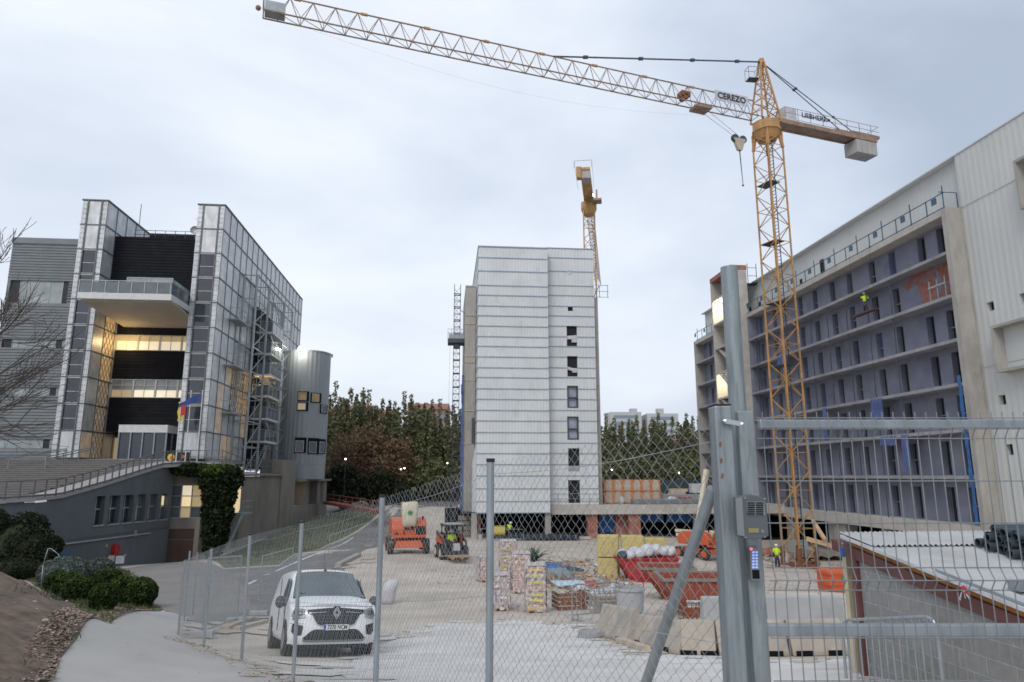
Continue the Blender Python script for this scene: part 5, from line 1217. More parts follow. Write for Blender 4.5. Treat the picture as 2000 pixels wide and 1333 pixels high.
# ================= MACHINES =================
def tyre(t,c,r,w,ax=(1,0,0),rim='orange'):
    m=MB(); c=Vector(c);a=Vector(ax).normalized(); u=Vector((0,0,1)); v=a.cross(u)
    rings=[]
    for (o,rr) in ((-w/2,r*.62),(-w/2,r*.92),(-w*.38,r),(w*.38,r),(w/2,r*.92),(w/2,r*.62)):
        rings.append([c+a*o+(u*math.cos(k)+v*math.sin(k))*rr for k in np.linspace(0,2*math.pi,25)[:-1]])
    m.loft(rings); wo_=m.build('wheel','rubber',t,smooth=False)
    m=MB()
    for sg in (-1,1):
        m.tube(c+a*sg*w*.5,c+a*sg*(w*.5+.012),r*.55,18)
    m.build('rim',rim,wo_); return wo_
def boomlift(loc,rz,label,name='boom_lift',boom=False):
    t=thing(name,label,'boom lift',loc,rz)
    m=MB(); m.box(-.8,.8,-1.6,1.6,.45,.85); m.prism([(-.95,-1.75,.4),(.95,-1.75,.4),(.8,-1.6,.8),(-.8,-1.6,.8)],(0,.5,0)); m.box(-1.15,1.15,-1.35,-1.1,.45,.7); m.box(-1.15,1.15,1.1,1.35,.45,.7); m.build('chassis','orange',t,bevel=.04)
    for x in (-1.15,1.15):
        for y in (-1.25,1.25): tyre(t,(x,y,.48),.48,.38)
    m=MB(); m.tube((0,0,.85),(0,0,1.15),.62,20); m.build('turntable_ring','black',t)
    for sx in (-1,1):
        m=MB(); x0,x1=(sx*.32,sx*1.12); 
        if x0>x1:x0,x1=x1,x0
        pr=[(x0,-1.55,1.15),(x0,-1.6,1.6),(x0,-1.35,2.05),(x0,-.9,2.2),(x0,.9,2.2),(x0,1.35,2.0),(x0,1.5,1.5),(x0,1.4,1.15)]
        m.prism(pr,(x1-x0,0,0)); m.build('engine_hood','orange',t,bevel=.08,smooth=False)
        m=MB(); m.box(x0+.1,x1-.1,-1.63,-1.55,1.25,1.75) if sx>0 else m.box(x0+.2,x0+.4,-1.6,-1.55,1.25,1.35); m.build('hood_grille','black',t)
    m=MB(); m.box(-.32,.32,-1.45,1.3,1.12,1.5); m.box(-1.1,1.1,-1.66,-1.5,1.02,1.2); m.build('turntable','orange',t,bevel=.03)
    m=MB(); m.box(-.14,.14,-1.2,2.3,1.62,1.9); m.box(-.12,.12,-1.2,2.4,1.98,2.22); m.bar((0,-1.1,1.75),(0,-1.35,2.25),.26,.3); m.build('folded_boom','cream',t,bevel=.02)
    for x in (-.4,.9): m=MB(); m.tube((x,-1.2,2.15),(x,-1.2,2.35),.06,8); m.build('beacon','black',t)
    return t
p=G(794,1078); bl=boomlift(p,YAW*0+R(8),'orange boom lift with four dirty tyres and a cream sack standing on its hoods')
m=MB(); m.M=None
rings=[]
for k,(z,sx,sy) in enumerate([(1.75,.42,.3),(2.0,.46,.36),(2.5,.52,.42),(2.95,.55,.42),(3.2,.53,.38),(3.28,.5,.36)]):
    rings.append([(sx*math.copysign(abs(math.cos(t))**.5,math.cos(t)),-1.45+sy*math.copysign(abs(math.sin(t))**.5,math.sin(t)),z+.03*math.sin(t*3+k)) for t in np.linspace(0,2*math.pi,21)[:-1]])
m.loft(rings); sk=thing('cement_sack','tall cream sack with green star mark standing on the orange boom lift','sack',p,R(8)); m.build('sack_body','cream',sk,smooth=True)
m=MB()
for k in range(4):
    a=k*math.pi/4; m.bar((-.17*math.cos(a),-1.9,2.62-.17*math.sin(a)),(.17*math.cos(a),-1.9,2.62+.17*math.sin(a)),.05,.03,up=(0,1,0))
m.build('star_mark','green_mark',sk)
p=G(1368,1090); b2=boomlift(p,R(35),'orange boom lift with a raised cream telescopic boom behind the gate post')
m=MB(); q0=D(1363,1028,gd(p)+.5); q1=D(1380,918,gd(p)+1.5); m.bar(q0,q1,.34,.34); bo=m.build('raised_boom','cream',b2,w=True); m=MB(); m.bar(q0+(q1-q0)*.3+Vector((.35,0,0)),q1+Vector((.1,0,.3)),.12); m.build('boom_cylinder','maroon',b2,w=True)
# skid steer loader
p=G(882,1096); ss=thing('skid_steer','small black and orange skid steer loader carrying an empty wooden pallet on its forks','loader',(p.x,p.y+1.2,tz(p.x,p.y+1.2)),R(14))
m=MB(); m.box(-.55,.55,-.9,1.4,.35,.95); m.box(-.62,.62,.6,1.5,.6,1.5); m.build('body','black',ss,bevel=.05)
m=MB(); m.box(.55,.68,-.2,1.4,.9,1.45); m.box(-.68,-.55,-.2,1.4,.9,1.45); m.box(-.6,.6,1.5,1.56,.7,1.4); m.build('side_panels','orange',ss,bevel=.03)
m=MB()
for x in (-.5,.5):
    for y in (-.7,.6): m.bar((x,y,.95),(x,y,2.0),.07)
m.box(-.6,.6,-.85,.7,1.98,2.08); 
for x in (-.5,.5): m.bar((x,-.7,1.2),(x,.6,1.2),.05)
m.build('cab_frame','black',ss); m=MB(); m.box(-.56,.56,-.8,.68,2.08,2.13); m.build('cab_roof','steel_light',ss)
m=MB()
for x in (-.66,.66): m.bar((x,1.2,1.55),(x,-.9,1.1),.1,.16); m.bar((x,-.9,1.1),(x,-1.25,.35),.1,.14)
m.box(-.6,.6,-1.35,-1.25,.2,.6); m.build('lift_arms','steel_dark',ss)
m=MB(); m.box(-.18,.2,-1.25,-.95,.55,1.0); m.build('front_plate','plastic_white',ss)
m=MB(); 
for x in (-.35,.35): m.box(x-.06,x+.06,-2.3,-1.3,.18,.23)
m.build('forks','steel_dark',ss)
for x in (-.72,.72):
    for y in (-.5,.75): tyre(ss,(x,y,.42),.42,.28,rim='cream')
pq=thing('wooden_pallet','empty wooden pallet lying on the forks of the skid steer loader','pallet',(p.x,p.y+1.2,tz(p.x,p.y+1.2)),R(14)); m=MB()
for i in range(6): m.box(-.6,.6,-2.45+i*.2,-2.33+i*.2,.34,.37)
for x in (-.55,0,.45): m.box(x,x+.1,-2.45,-1.35,.235,.335)
m.build('planks','timber',pq); m=MB(); m.box(-1.15,.3,-2.0,-1.9,.38,.42); m.build('loose_plank','timber',pq)
# ================= PEOPLE =================
def person(loc,rz,label,joints,vest=True,bare=False,seat=False,scale=1.0):
    """joints: dict name->(x,y,z) with person facing -y"""
    t=thing('person',label,'person',loc,rz); J=joints
    order=['hip','waist','chest','neck','head','lk','la','lt','rk','ra','rt','ls','le','lh','rs','re','rh']
    ed=[('hip','waist'),('waist','chest'),('chest','neck'),('neck','head'),('hip','lk'),('lk','la'),('la','lt'),('hip','rk'),('rk','ra'),('ra','rt'),('chest','ls'),('ls','le'),('le','lh'),('chest','rs'),('rs','re'),('re','rh')]
    rad=dict(hip=.15,waist=.135,chest=.15,neck=.055,head=.095,lk=.065,la=.042,lt=.04,rk=.065,ra=.042,rt=.04,ls=.06,le=.042,lh=.035,rs=.06,re=.042,rh=.035)
    me=bpy.data.meshes.new('body');me.from_pydata([J[k] for k in order],[(order.index(a),order.index(b)) for a,b in ed],[]);o=bpy.data.objects.new('body',me);COL.objects.link(o);o.parent=t
    mo=o.modifiers.new('skin','SKIN');me.materials.append(MAT['skin'])
    for i,k in enumerate(order): me.skin_vertices[0].data[i].radius=(rad[k]*scale,)*2
    me.skin_vertices[0].data[0].use_root=True
    o.modifiers.new('sub','SUBSURF').levels=1; o.modifiers['sub'].render_levels=2
    def limb(m,ks,rs,n=10):
        P=[Vector(J[k]) for k in ks]; rings=[]
        for i,pt in enumerate(P):
            d=(P[min(i+1,len(P)-1)]-P[max(i-1,0)]).normalized(); u=Vector((1,0,0)) if abs(d.x)<.8 else Vector((0,0,1)); a=d.cross(u).normalized();b=a.cross(d)
            rings.append([pt+(a*math.cos(k)+b*math.sin(k))*rs[i] for k in np.linspace(0,2*math.pi,n+1)[:-1]])
        m.loft(rings)
    m=MB(); limb(m,['hip','lk','la'],[.14,.088,.07]);limb(m,['hip','rk','ra'],[.14,.088,.07]);limb(m,['hip','waist'],[.175,.16]); m.build('trousers','cloth_dark',t,smooth=True)
    m=MB(); limb(m,['hip','waist','chest','neck'],[.175,.175,.20,.085],14)
    for a,b,c in (('chest','ls','le'),('chest','rs','re')): limb(m,[a,b,c],[.11,.085,.062])
    m.build('hi_vis_jacket' if vest else 'jacket','hivis' if vest else 'cloth_grey',t,smooth=True)
    if vest:
        m=MB(); h=Vector(J['waist']); m.tube(h+Vector((0,0,.03)),h+Vector((0,0,.08)),.182,16); m.build('reflective_band','reflect',t)
    m=MB(); limb(m,['le','lh'],[.055,.045]);limb(m,['re','rh'],[.055,.045]); m.build('sleeves','cloth_dark' if vest else 'cloth_grey',t,smooth=True)
    m=MB(); h=Vector(J['head']); m.blob(h+Vector((0,0,.07)),.135,.15,.11,14,8,0,1); m.box(h.x-.1,h.x+.1,h.y-.21,h.y-.1,h.z+.04,h.z+.06); m.build('helmet','helmet',t,smooth=True)
    m=MB()
    for k in ('lt','rt'): q=Vector(J[k]); m.blob((q.x,q.y+.05,q.z),.055,.14,.05,10,6,0)
    m.build('boots','black',t,smooth=True)
    # face, fingers
    m=MB()
    for sx in (-.035,.035): m.ball((h.x+sx,h.y-.093,h.z-.005),.011,6,4)
    m.build('eyes','black',t); m=MB(); m.prism([(h.x-.014,h.y-.09,h.z-.03),(h.x+.014,h.y-.09,h.z-.03),(h.x,h.y-.09,h.z+.005)],(0,-.025,0)); m.box(h.x-.025,h.x+.025,h.y-.094,h.y-.088,h.z-.058,h.z-.05); m.build('nose_and_mouth','skin',t)
    for hk,ek in (('lh','le'),('rh','re')):
        m=MB(); a=Vector(J[hk]);d=(a-Vector(J[ek])).normalized();s=d.cross(Vector((0,0,1)) if abs(d.z)<.9 else Vector((0,1,0))).normalized()
        for k in range(4): b=a+s*(k-1.5)*.02+d*.03; m.tube(b,b+d*(.055+.01*(k in(1,2)))+Vector((0,-.02,0)),.009,6,.007)
        m.tube(a+s*.035,a+s*.06+d*.03,.010,6,.008); m.build('fingers','skin',t)
    return t
STAND=dict(hip=(0,0,.92),waist=(0,.01,1.1),chest=(0,.02,1.34),neck=(0,0,1.5),head=(0,-.02,1.63),lk=(.11,-.02,.5),la=(.12,.03,.1),lt=(.13,-.1,.05),rk=(-.11,-.02,.5),ra=(-.12,.03,.1),rt=(-.13,-.1,.05),ls=(.2,.02,1.4),le=(.27,.03,1.13),lh=(.25,-.12,.93),rs=(-.2,.02,1.4),re=(-.27,.03,1.13),rh=(-.25,-.12,.93))
p=G(1519,1108); person((p.x,p.y,tz(p.x,p.y)),R(160),'worker in yellow vest and white helmet at the foot of the big crane',STAND)
wp=D(1690,625,63); wz=lev[4]-.0; y_=PX(1692,600,XF-.1)
lift=dict(STAND); lift.update(rh=(-.3,-.45,1.45),re=(-.28,-.2,1.3)); pzz=PX(1692,611,XF+.25)
person((pzz.x,pzz.y,pzz.z),R(-60),'worker in a yellow vest standing on the red hanging cradle high on the grey galleries',lift)
m=MB(); a=PX(1662,622,XF-.35);b=PX(1700,606,XF-.35); m.box(XF-.25,XF+.25,b.y-.3,a.y,pzz.z-.14,pzz.z-.02); cr_=thing('hanging_cradle','red work cradle hanging on two ropes in front of the grey galleries','work platform',(XF,a.y,pzz.z)); m.build('deck','maroon',cr_,w=True)
for yy_ in (a.y-.1,b.y-.2): m=MB(); m.bar((XF,yy_,pzz.z),(XF,yy_,lev[7]+.3),.02); m.build('rope','steel_dark',cr_,w=True)
p=G(991,1052); bend=dict(STAND); bend.update(chest=(0,-.08,1.3),neck=(0,-.16,1.44),head=(0,-.22,1.56),lh=(.22,-.4,1.0),rh=(-.22,-.4,1.0),le=(.27,-.1,1.1),re=(-.27,-.1,1.1)); person((p.x,p.y-2,tz(p.x,p.y-2)),R(35),'worker in yellow with a white helmet beside the yellow drum under the white block',bend)
SIT=dict(STAND); SIT.update(hip=(0,0,.5),waist=(0,.02,.66),chest=(0,.03,.9),neck=(0,.01,1.06),head=(0,-.02,1.19),lk=(.13,-.42,.55),la=(.14,-.45,.15),lt=(.14,-.58,.1),rk=(-.13,-.42,.55),ra=(-.14,-.45,.15),rt=(-.14,-.58,.1),ls=(.2,.03,.96),le=(.26,-.08,.72),lh=(.25,-.33,.72),rs=(-.2,.03,.96),re=(-.26,-.08,.72),rh=(-.25,-.33,.72))
person((ss.location.x,ss.location.y,ss.location.z+.42),R(14),'driver in a yellow vest seated inside the skid steer cab',SIT)
# ================= YARD OBJECTS =================
def gt(name,label,cat,px,py,rz=0,group=None,dz_=0,dd=0):
    p=G(px,py); 
    if dd: v=Vector((p.x,p.y,0)).normalized()*dd; p=Vector((p.x+v.x,p.y+v.y,tz(p.x+v.x,p.y+v.y)))
    return thing(name,label,cat,(p.x,p.y,p.z+dz_),rz,group),p
# wrapped brick pallets, bottom centre pixel, height px, width px
def brick_pallet(px,py,wpx,hpx,label,style,rz=-YAW,dep=1.0,seed=0):
    p=G(px,py); d=gd(p); w=wpx*d/1365*.95; h=hpx*d/1391
    v=Vector((p.x,p.y,0)).normalized()*dep/2
    t=thing('brick_pallet',label,'brick pallet',(p.x+v.x,p.y+v.y,tz(p.x+v.x,p.y+v.y)),rz,'wrapped brick pallets in the yard'); q=random.Random(seed)
    m=MB()
    for x in (-w/2,-.05,w/2-.1): m.box(x,x+.1,-dep/2,dep/2,0,.1)
    for k in range(5): y=-dep/2+k*(dep-.1)/4; m.box(-w/2,w/2,y,y+.1,.101,.125)
    m.build('pallet','timber',t)
    n=max(3,int((h-.13)/.2)); lh=(h-.13)/n; m=MB();m2_=MB();y_=MB()
    for k in range(n):
        z=.13+k*lh; ins=q.uniform(-.02,.03); 
        tgt=m if (k%3 or style=='plain') else m2_
        nb=6
        for i in range(nb): x0=-w/2+ins+(w-2*ins)*i/nb; tgt.box(x0+.004,x0+(w-2*ins)/nb-.004,-dep/2+ins,dep/2-ins,z,z+lh*.93)
        if style=='yellow' and k%2==0: y_.box(-w*.40,w*.40,-dep/2-.012,-dep/2-.001+ins,z+lh*.25,z+lh*.6)
        if style=='yellow' and k in(1,n-2): y_.box(-w*.40,w*.40,-dep/2-.012,-dep/2-.001+ins,z+lh*.35,z+lh*.7)
    if m.v: m.build('bricks','brick_pale' if style!='pink' else 'brick_pack',t)
    if m2_.v: m2_.build('bricks','brick_pack',t)
    if y_.v: y_.build('yellow_straps','yellow',t)
    m=MB(); n=10
    for sx in (-1,1):
        ring=[]
        for k in range(n+1):
            z=.1+(h-.1)*k/n; ring.append([(sx*(w/2+.02+q.uniform(0,.05)),-dep/2-.02-q.uniform(0,.04),z),(sx*(w/2+.03+q.uniform(0,.06)),0,z),(sx*(w/2+.02+q.uniform(0,.05)),dep/2+.03,z)])
        m.loft(ring,cap=False,closed=False)
    m.quad((-w/2-.03,-dep/2-.02,h+.01),(w/2+.03,-dep/2-.03,h+.02),(w/2+.02,dep/2+.03,h+.03),(-w/2-.02,dep/2,h+.02)); m.build('plastic_wrap','wrap',t)
    m=MB(); nx_=7;nz_=12; V=[(-w/2-.02+(w+.04)*i/nx_,-dep/2-.03-q.uniform(0,.035),.08+(h-.08)*j/nz_) for j in range(nz_+1) for i in range(nx_+1)]
    m.add(V,[(j*(nx_+1)+i,j*(nx_+1)+i+1,(j+1)*(nx_+1)+i+1,(j+1)*(nx_+1)+i) for j in range(nz_) for i in range(nx_) if q.random()<(.75 if style!='yellow' else .45)]); m.build('torn_film','wrap_film',t)
    return t
brick_pallet(1046,1198,38,88,'tall stack nearest the camera with bright yellow straps and torn clear wrap','yellow',seed=1)
brick_pallet(979,1194,31,66,'low wrapped brick stack just right of the second tall fence post, grey bricks under pink','plain',seed=2)
brick_pallet(945,1138,24,46,'narrow leaning brick stack half hidden by the second tall fence post','pink',seed=3,rz=R(10))
brick_pallet(1018,1160,34,74,'wrapped stack behind the tall strapped one, orange tiles on its top','pink',seed=4,dep=1.3)
brick_pallet(992,1130,32,68,'far wrapped stack with a reddish bale on top, back left of the group','yellow',seed=5,dep=1.6)
brick_pallet(1004,1152,22,48,'small wrapped stack wedged between the two rows of pallets','plain',seed=6)
t,p=gt('tile_pack','orange tile pack lying on the wrapped stacks','tiles',1035,1180,0); bpy.data.objects.remove(t)
# insulation bales
def bale(px,py,w,h,dep,label,z=0,rz=0):
    p=G(px,py); t=thing('insulation_bale',label,'insulation bale',(p.x,p.y+dep/2,p.z+z),rz,'yellow insulation bales'); m=MB(); m.box(-w/2,w/2,-dep/2,dep/2,.03,h); m.build('bale_body','wool',t,bevel=.05)
    m=MB(); 
    for k in range(1,4): m.box(-w/2-.008,w/2+.008,-dep/2-.008,dep/2+.008,h*k/4-.012,h*k/4+.012)
    m.build('bale_seams','wrap',t); return t
q=G(1195,1132); s=gd(q)/1391
bale(1195,1132,1.15,1.15,1.3,'lower of the two stacked yellow insulation bales left of the red skip',rz=R(-20)); bale(1195,1132,1.2,1.2,1.3,'upper of the two stacked yellow insulation bales left of the red skip',z=1.17,rz=R(-16))
bale(1240,1100,1.6,1.9,1.2,'middle yellow insulation bale behind the red skip full of bags',rz=R(-8)); bale(1285,1098,1.6,1.7,1.2,'right yellow insulation bale behind the red skip, next to the boom lift',rz=R(-6))
# skips
def skip(px0,px1,py,hpx,wid,label,mt,rz,fill=None,slope=.45,seed=0):
    a=G(px0,py);b=G(px1,py); c=(a+b)/2; Lh=(b-a).length/2*1.0; d=gd(c); H=hpx*d/1391
    dirv=Vector((math.cos(rz),math.sin(rz),0)); 
    t=thing('skip',label,'skip',(c.x,c.y+wid/2,tz(c.x,c.y+wid/2)),rz); sl=slope*H
    m=MB(); out=[(-Lh,H),(Lh,H),(Lh-sl*1.2,.08),(-Lh+sl*1.2,.08)]
    for y in (-wid/2,wid/2-.06): m.prism([(x,y,z) for x,z in out],(0,.06,0))
    m.add([(-Lh,-wid/2,H),(-Lh,wid/2,H),(-Lh+sl*1.2,wid/2,.08),(-Lh+sl*1.2,-wid/2,.08),(Lh,-wid/2,H),(Lh,wid/2,H),(Lh-sl*1.2,wid/2,.08),(Lh-sl*1.2,-wid/2,.08)],[(0,1,2,3),(4,7,6,5),(3,2,6,7)]); m.build('tub',mt,t)
    m=MB()
    for y in (-wid/2-.03,wid/2+.03): m.bar((-Lh-.03,y,H),(Lh+.03,y,H),.09)
    for x in (-Lh,Lh): m.bar((x,-wid/2,H),(x,wid/2,H),.09)
    m.build('rim',{'red':'red'}.get(mt,'concrete_dark'),t)
    m=MB(); 
    for k in range(1,6): x=-Lh+sl+(2*Lh-2*sl)*k/6; m.box(x-.04,x+.04,-wid/2-.05,-wid/2-.001,.15,H-.05)
    m.box(-Lh+sl,Lh-sl,-wid/2-.06,-wid/2-.001,H*.25,H*.33); m.build('ribs',mt,t)
    return t,Lh,H
t,Lh,H=skip(1222,1320,1138,47,1.8,'bright red skip heaped with white rubbish bags','red',R(-4))
q=random.Random(4)
for k in range(15):
    x=-Lh*.8+Lh*1.6*(k%8)/7.5+q.uniform(-.1,.1); y=-.6+.7*(k//8)+q.uniform(-.15,.15); m=MB(); s=q.uniform(.26,.42)
    lab=ORD[(k%8) if k<8 else k-9]+' white rubbish bag from the left in the '+('front' if k<8 else 'back')+' row heaped on the red skip' if k not in(0,9) else ('dark blue-black bag at the left end of the heap on the red skip' if k==0 else 'blue printed bag in the middle of the heap on the red skip')
    m.blob((x,y,H+.05+s*.3+.25*math.exp(-((x-.6)/1.0)**2)),s,s,s*.8,12,8,.16,k); m.M=None
    o=m.build('rubbish_bag','plastic_white' if k not in(0,9) else ('steel_dark' if k==0 else 'flag_blue'),smooth=True); o.matrix_basis=t.matrix_basis.copy(); tag(o,lab,'rubbish bag','bags heaped on the red skip')
skip(1262,1372,1172,60,1.7,'rusty red skip in the middle, behind the nearer rusty one','rust_red',R(-12),slope=.9)
t,Lh,H=skip(1306,1462,1206,72,1.8,'nearest large rusty red skip with a lettered plate, partly behind the gate post','rust_red',R(-8),slope=.5)
m=MB(); m.box(-Lh*.45,Lh*.02,-.985,-.965,.36,.60); m.build('name_plate','plastic_white',t)
text('CONTENEDORES',.17,'ink',t,Matrix.Translation((-Lh*.215,-.99,.48))@Matrix.Rotation(math.pi/2,4,'X'),.004,w=False)
# debris
def sheet(px,py,w,l,h,mt,name,label,cat,rz=0,tilt=0.1,seed=0,dz_=.05,n=8,amp=.1):
    p=G(px,py); q=random.Random(seed); m=MB(); V=[]
    for i in range(n+1):
        for j in range(n+1): V.append((-w/2+w*i/n,-l/2+l*j/n,dz_+tilt*j/n*l+q.uniform(0,amp)+h*math.sin(math.pi*i/n)*math.sin(math.pi*j/n)))
    m.add(V,[(i*(n+1)+j,(i+1)*(n+1)+j,(i+1)*(n+1)+j+1,i*(n+1)+j+1) for i in range(n) for j in range(n)]); o=m.build(name,mt,smooth=False); o.location=p; o.rotation_euler=(0,0,rz); return tag(o,label,cat)
sheet(1072,1112,2.6,1.6,.3,'blue_tarp','tarpaulin','crumpled blue tarpaulin lying behind the brick pallets','tarpaulin',R(-20),.0,1)
sheet(1105,1118,2.2,.9,.25,'steel_dark','dark_sheet','dark blue-grey crumpled netting trailing right from the blue tarpaulin','netting',R(-12),.0,2)
sheet(1098,1134,1.2,1.4,.2,'galv','metal_sheet','pale grey bent metal sheet on the rubble heap','metal sheet',R(20),.3,3)
sheet(1112,1172,1.3,1.1,.05,'plastic_blue','plastic_sheet','pale blue plastic sheet covering a brown crate','plastic sheet',R(10),.05,4,dz_=.62,amp=.04)
t,p=gt('crate','brown open crate under the pale blue plastic sheet','crate',1112,1190,R(8)); m=MB()
for k in range(4): m.box(-.55,.55,-.4,-.36,.05+k*.15,.16+k*.15); m.box(-.55,-.51,-.36,.4,.05+k*.15,.16+k*.15); m.box(.51,.55,-.36,.4,.05+k*.15,.16+k*.15)
m.build('slats','rust',t)
for k,(px,py,w,h,lab) in enumerate([(1165,1168,.9,.35,'white plastic bag lying flat left of the grey bin'),(1200,1160,1.2,.3,'long white plastic bag lying behind the grey bin'),(1135,1160,.6,.35,'small crumpled white bag beside the red netting'),(1255,1128,.25,.9,'thin white board standing against the rusty skip'),(1100,1150,.5,.35,'greenish grey rubble sack on the debris heap'),(1075,1140,.6,.5,'dusty grey rubble sack behind the tall pallet')]):
    p=G(px,py); m=MB(); m.blob((0,0,h*.45),w*.6,w*.4,h*.6,12,7,.18,k); o=m.build('plastic_bag','plastic_white' if k<4 else 'concrete_dark',smooth=True); o.location=p; tag(o,lab,'bag' if k!=3 else 'board')
sheet(1150,1150,1.0,.5,.25,'red','red_netting','folded red netting on the debris left of the grey bin','netting',0,.1,9)
t,p=gt('small_plant','green spiky leafed shrub growing out of the debris behind the brick pallets','shrub',1042,1108); m=MB(); q=random.Random(5)
for k in range(46):
    a=q.uniform(0,6.3);el=q.uniform(.35,1.35);L_=q.uniform(.9,1.7);b=Vector((0,0,.3));pr_=b
    dvec=Vector((math.cos(a)*math.cos(el),math.sin(a)*math.cos(el),math.sin(el)))
    for s in range(1,7):
        t1=s/6;pt=b+dvec*L_*t1+Vector((0,0,-.45*t1*t1)); w=Vector((-math.sin(a),math.cos(a),0))*.16*math.sin(math.pi*min(t1+.1,1)); m.add([pr_,pt+w,pt+dvec*.06],[(0,1,2)]);m.add([pr_,pt-w,pt+dvec*.06],[(0,1,2)]);pr_=pt
m.build('leaves','leaf_palm',t); m=MB(); m.tube((0,0,-.1),(0,0,.6),.06,6); m.build('stem','bark',t)
# rebar baskets
def basket(px,py,w,h,label,mt='rust'):
    t,p=gt('wire_basket',label,'basket',px,py,R(8)); m=MB()
    for z in np.linspace(.03,h,5):
        for a,b in (((-w,-.3),(w,-.3)),((w,-.3),(w,.3)),((w,.3),(-w,.3)),((-w,.3),(-w,-.3))): m.bar((a[0],a[1],z),(b[0],b[1],z),.02)
    for x in np.linspace(-w,w,7):
        for y in (-.3,.3): m.bar((x,y,.03),(x,y,h),.02)
    m.build('bars',mt,t); return p
basket(1362,1222,.42,.55,'small rusty wire basket beside the grey concrete barrier'); basket(1187,1196,.55,.75,'pale wire basket with planks behind the beige barrier','galv_pole')
t,p=gt('wood_pile','pale planks stacked inside the wire basket','wood pile',1187,1196,R(8)); m=MB()
for k in range(5): m.box(-.38,.38,-.22,.22,.03+k*.11,.12+k*.11)
m.build('planks','timber_pale',t)
# grey bin with hoop handle
t,p=gt('waste_bin','round grey plastic bin with a wire hoop between the beige barriers','bin',1232,1212); d=gd(p); s=d/1365; m=MB(); r1=27*s;r0=20*s;H=60*d/1391
n=24; R_=lambda r,z:[(r*math.cos(k),r*math.sin(k),z) for k in np.linspace(0,2*math.pi,n+1)[:-1]]
m.loft([R_(r0,0),R_(r1*.95,H*.93)],cap=False); m.loft([R_(r0,.005),R_(r0*.2,.01)],cap=False); m.build('tub','barrier_grey',t,smooth=True)
m=MB(); m.loft([R_(r1*.95,H*.92),R_(r1*1.07,H*.93),R_(r1*1.07,H),R_(r1*.98,H),R_(r1*.9,H*.3)],cap=False); m.build('rim','barrier_grey',t)
m=MB(); m.path([(r1*math.cos(a),0,H+.55*math.sin(a)) for a in np.linspace(0,math.pi,11)],.014,5); m.build('hoop','steel_dark',t)
# concrete barriers
def jersey(a,b,h,label,mt,grp,foot=.6,top=.16):
    a=G(*a);b=G(*b); d=b-a; L_=Vector((d.x,d.y,0)).length; rz=math.atan2(d.y,d.x); zc=(tz(a.x,a.y)+tz(b.x,b.y))/2; sl=math.atan2(tz(b.x,b.y)-tz(a.x,a.y),L_)
    t=thing('concrete_barrier',label,'concrete barrier',(a.x,a.y,tz(a.x,a.y)),group=grp,eul=(Matrix.Rotation(rz,4,'Z')@Matrix.Rotation(-sl,4,'Y')).to_euler())
    f=foot/2;pf=[(-f,0),(-f,.08),(-f*.72,.28),(-top/2,h-.03),(-top/2+.03,h),(top/2-.03,h),(top/2,h-.03),(f*.72,.28),(f,.08),(f,0)]
    m=MB(); m.loft([[(x,y+f,z) for y,z in pf] for x in (0.02,L_*.33,L_*.66,L_-.02)]); m.build('barrier_body',mt,t,bevel=.02)
    m=MB()
    for x in (L_*.22,L_*.78): m.box(x-.16,x+.16,-.012,.2,-.02,.10)
    m.build('fork_slots','slot_black',t)
    return t
gb='beige concrete barriers in a line across the yard'; gg='grey concrete barriers behind the beige line'
jersey((1163,1240),(1222,1258),.75,'leftmost beige concrete barrier, angled and chipped at its corner','barrier_beige',gb)
jersey((1226,1255),(1326,1281),.62,'second beige concrete barrier, right of the grey bin','barrier_beige',gb)
jersey((1330,1281),(1402,1283),.62,'short beige concrete barrier running behind the gate post','barrier_beige',gb)
jersey((1404,1283),(1545,1283),.62,'beige concrete barrier seen through the gate mesh right of the post','barrier_beige',gb)
jersey((1548,1283),(1660,1281),.62,'rightmost beige concrete barrier ending at the block shed','barrier_beige',gb)
jersey((1378,1248),(1500,1246),.95,'smooth grey concrete barrier behind the gate post','barrier_grey',gg,.45)
jersey((1504,1246),(1658,1243),.95,'smooth grey concrete barrier seen through the gate mesh near the shed','barrier_grey',gg,.45)
# planks on ground
for k,(a,b,lab) in enumerate([((440,1232),(492,1212),'left of the two short planks lying beside the mesh panel'),((462,1233),(520,1218),'right of the two short planks lying beside the mesh panel'),((1210,1256),(1262,1274),'long thin plank lying at the foot of the second beige barrier'),((660,1108),(700,1088),'pale kerb stone length lying along the road edge behind the white van')]):
    A_=G(*a);B_=G(*b); m=MB(); m.bar(A_+Vector((0,0,.07)),B_+Vector((0,0,.07)),.2 if k!=3 else .35,.1 if k!=3 else .3); tag(m.build('plank','timber_pale' if k!=3 else 'concrete'),lab,'plank' if k!=3 else 'kerb')
t,p=gt('slotted_block','small pale slotted plastic block beside the leftmost beige barrier','block',1155,1246,R(30)); m=MB(); 
for k in range(5): m.box(-.28,.28,-.2+k*.09,-.15+k*.09,0,.16)
m.box(-.28,.28,-.2,.2,.0,.05); m.build('slats','barrier_grey',t)
p=G(757,1180); m=MB(); m.loft([[(sx*math.cos(a)+ox,sy*math.sin(a),z) for a in np.linspace(0,2*math.pi,13)[:-1]] for z,sx,sy,ox in ((0,.22,.2,0),(.2,.3,.26,0),(.55,.28,.24,.05),(.8,.3,.22,.12),(.92,.16,.12,.2))]); o=m.build('white_sack','plastic_white',smooth=True); o.location=p; tag(o,'upright white woven sack standing alone behind the third fence post','sack')
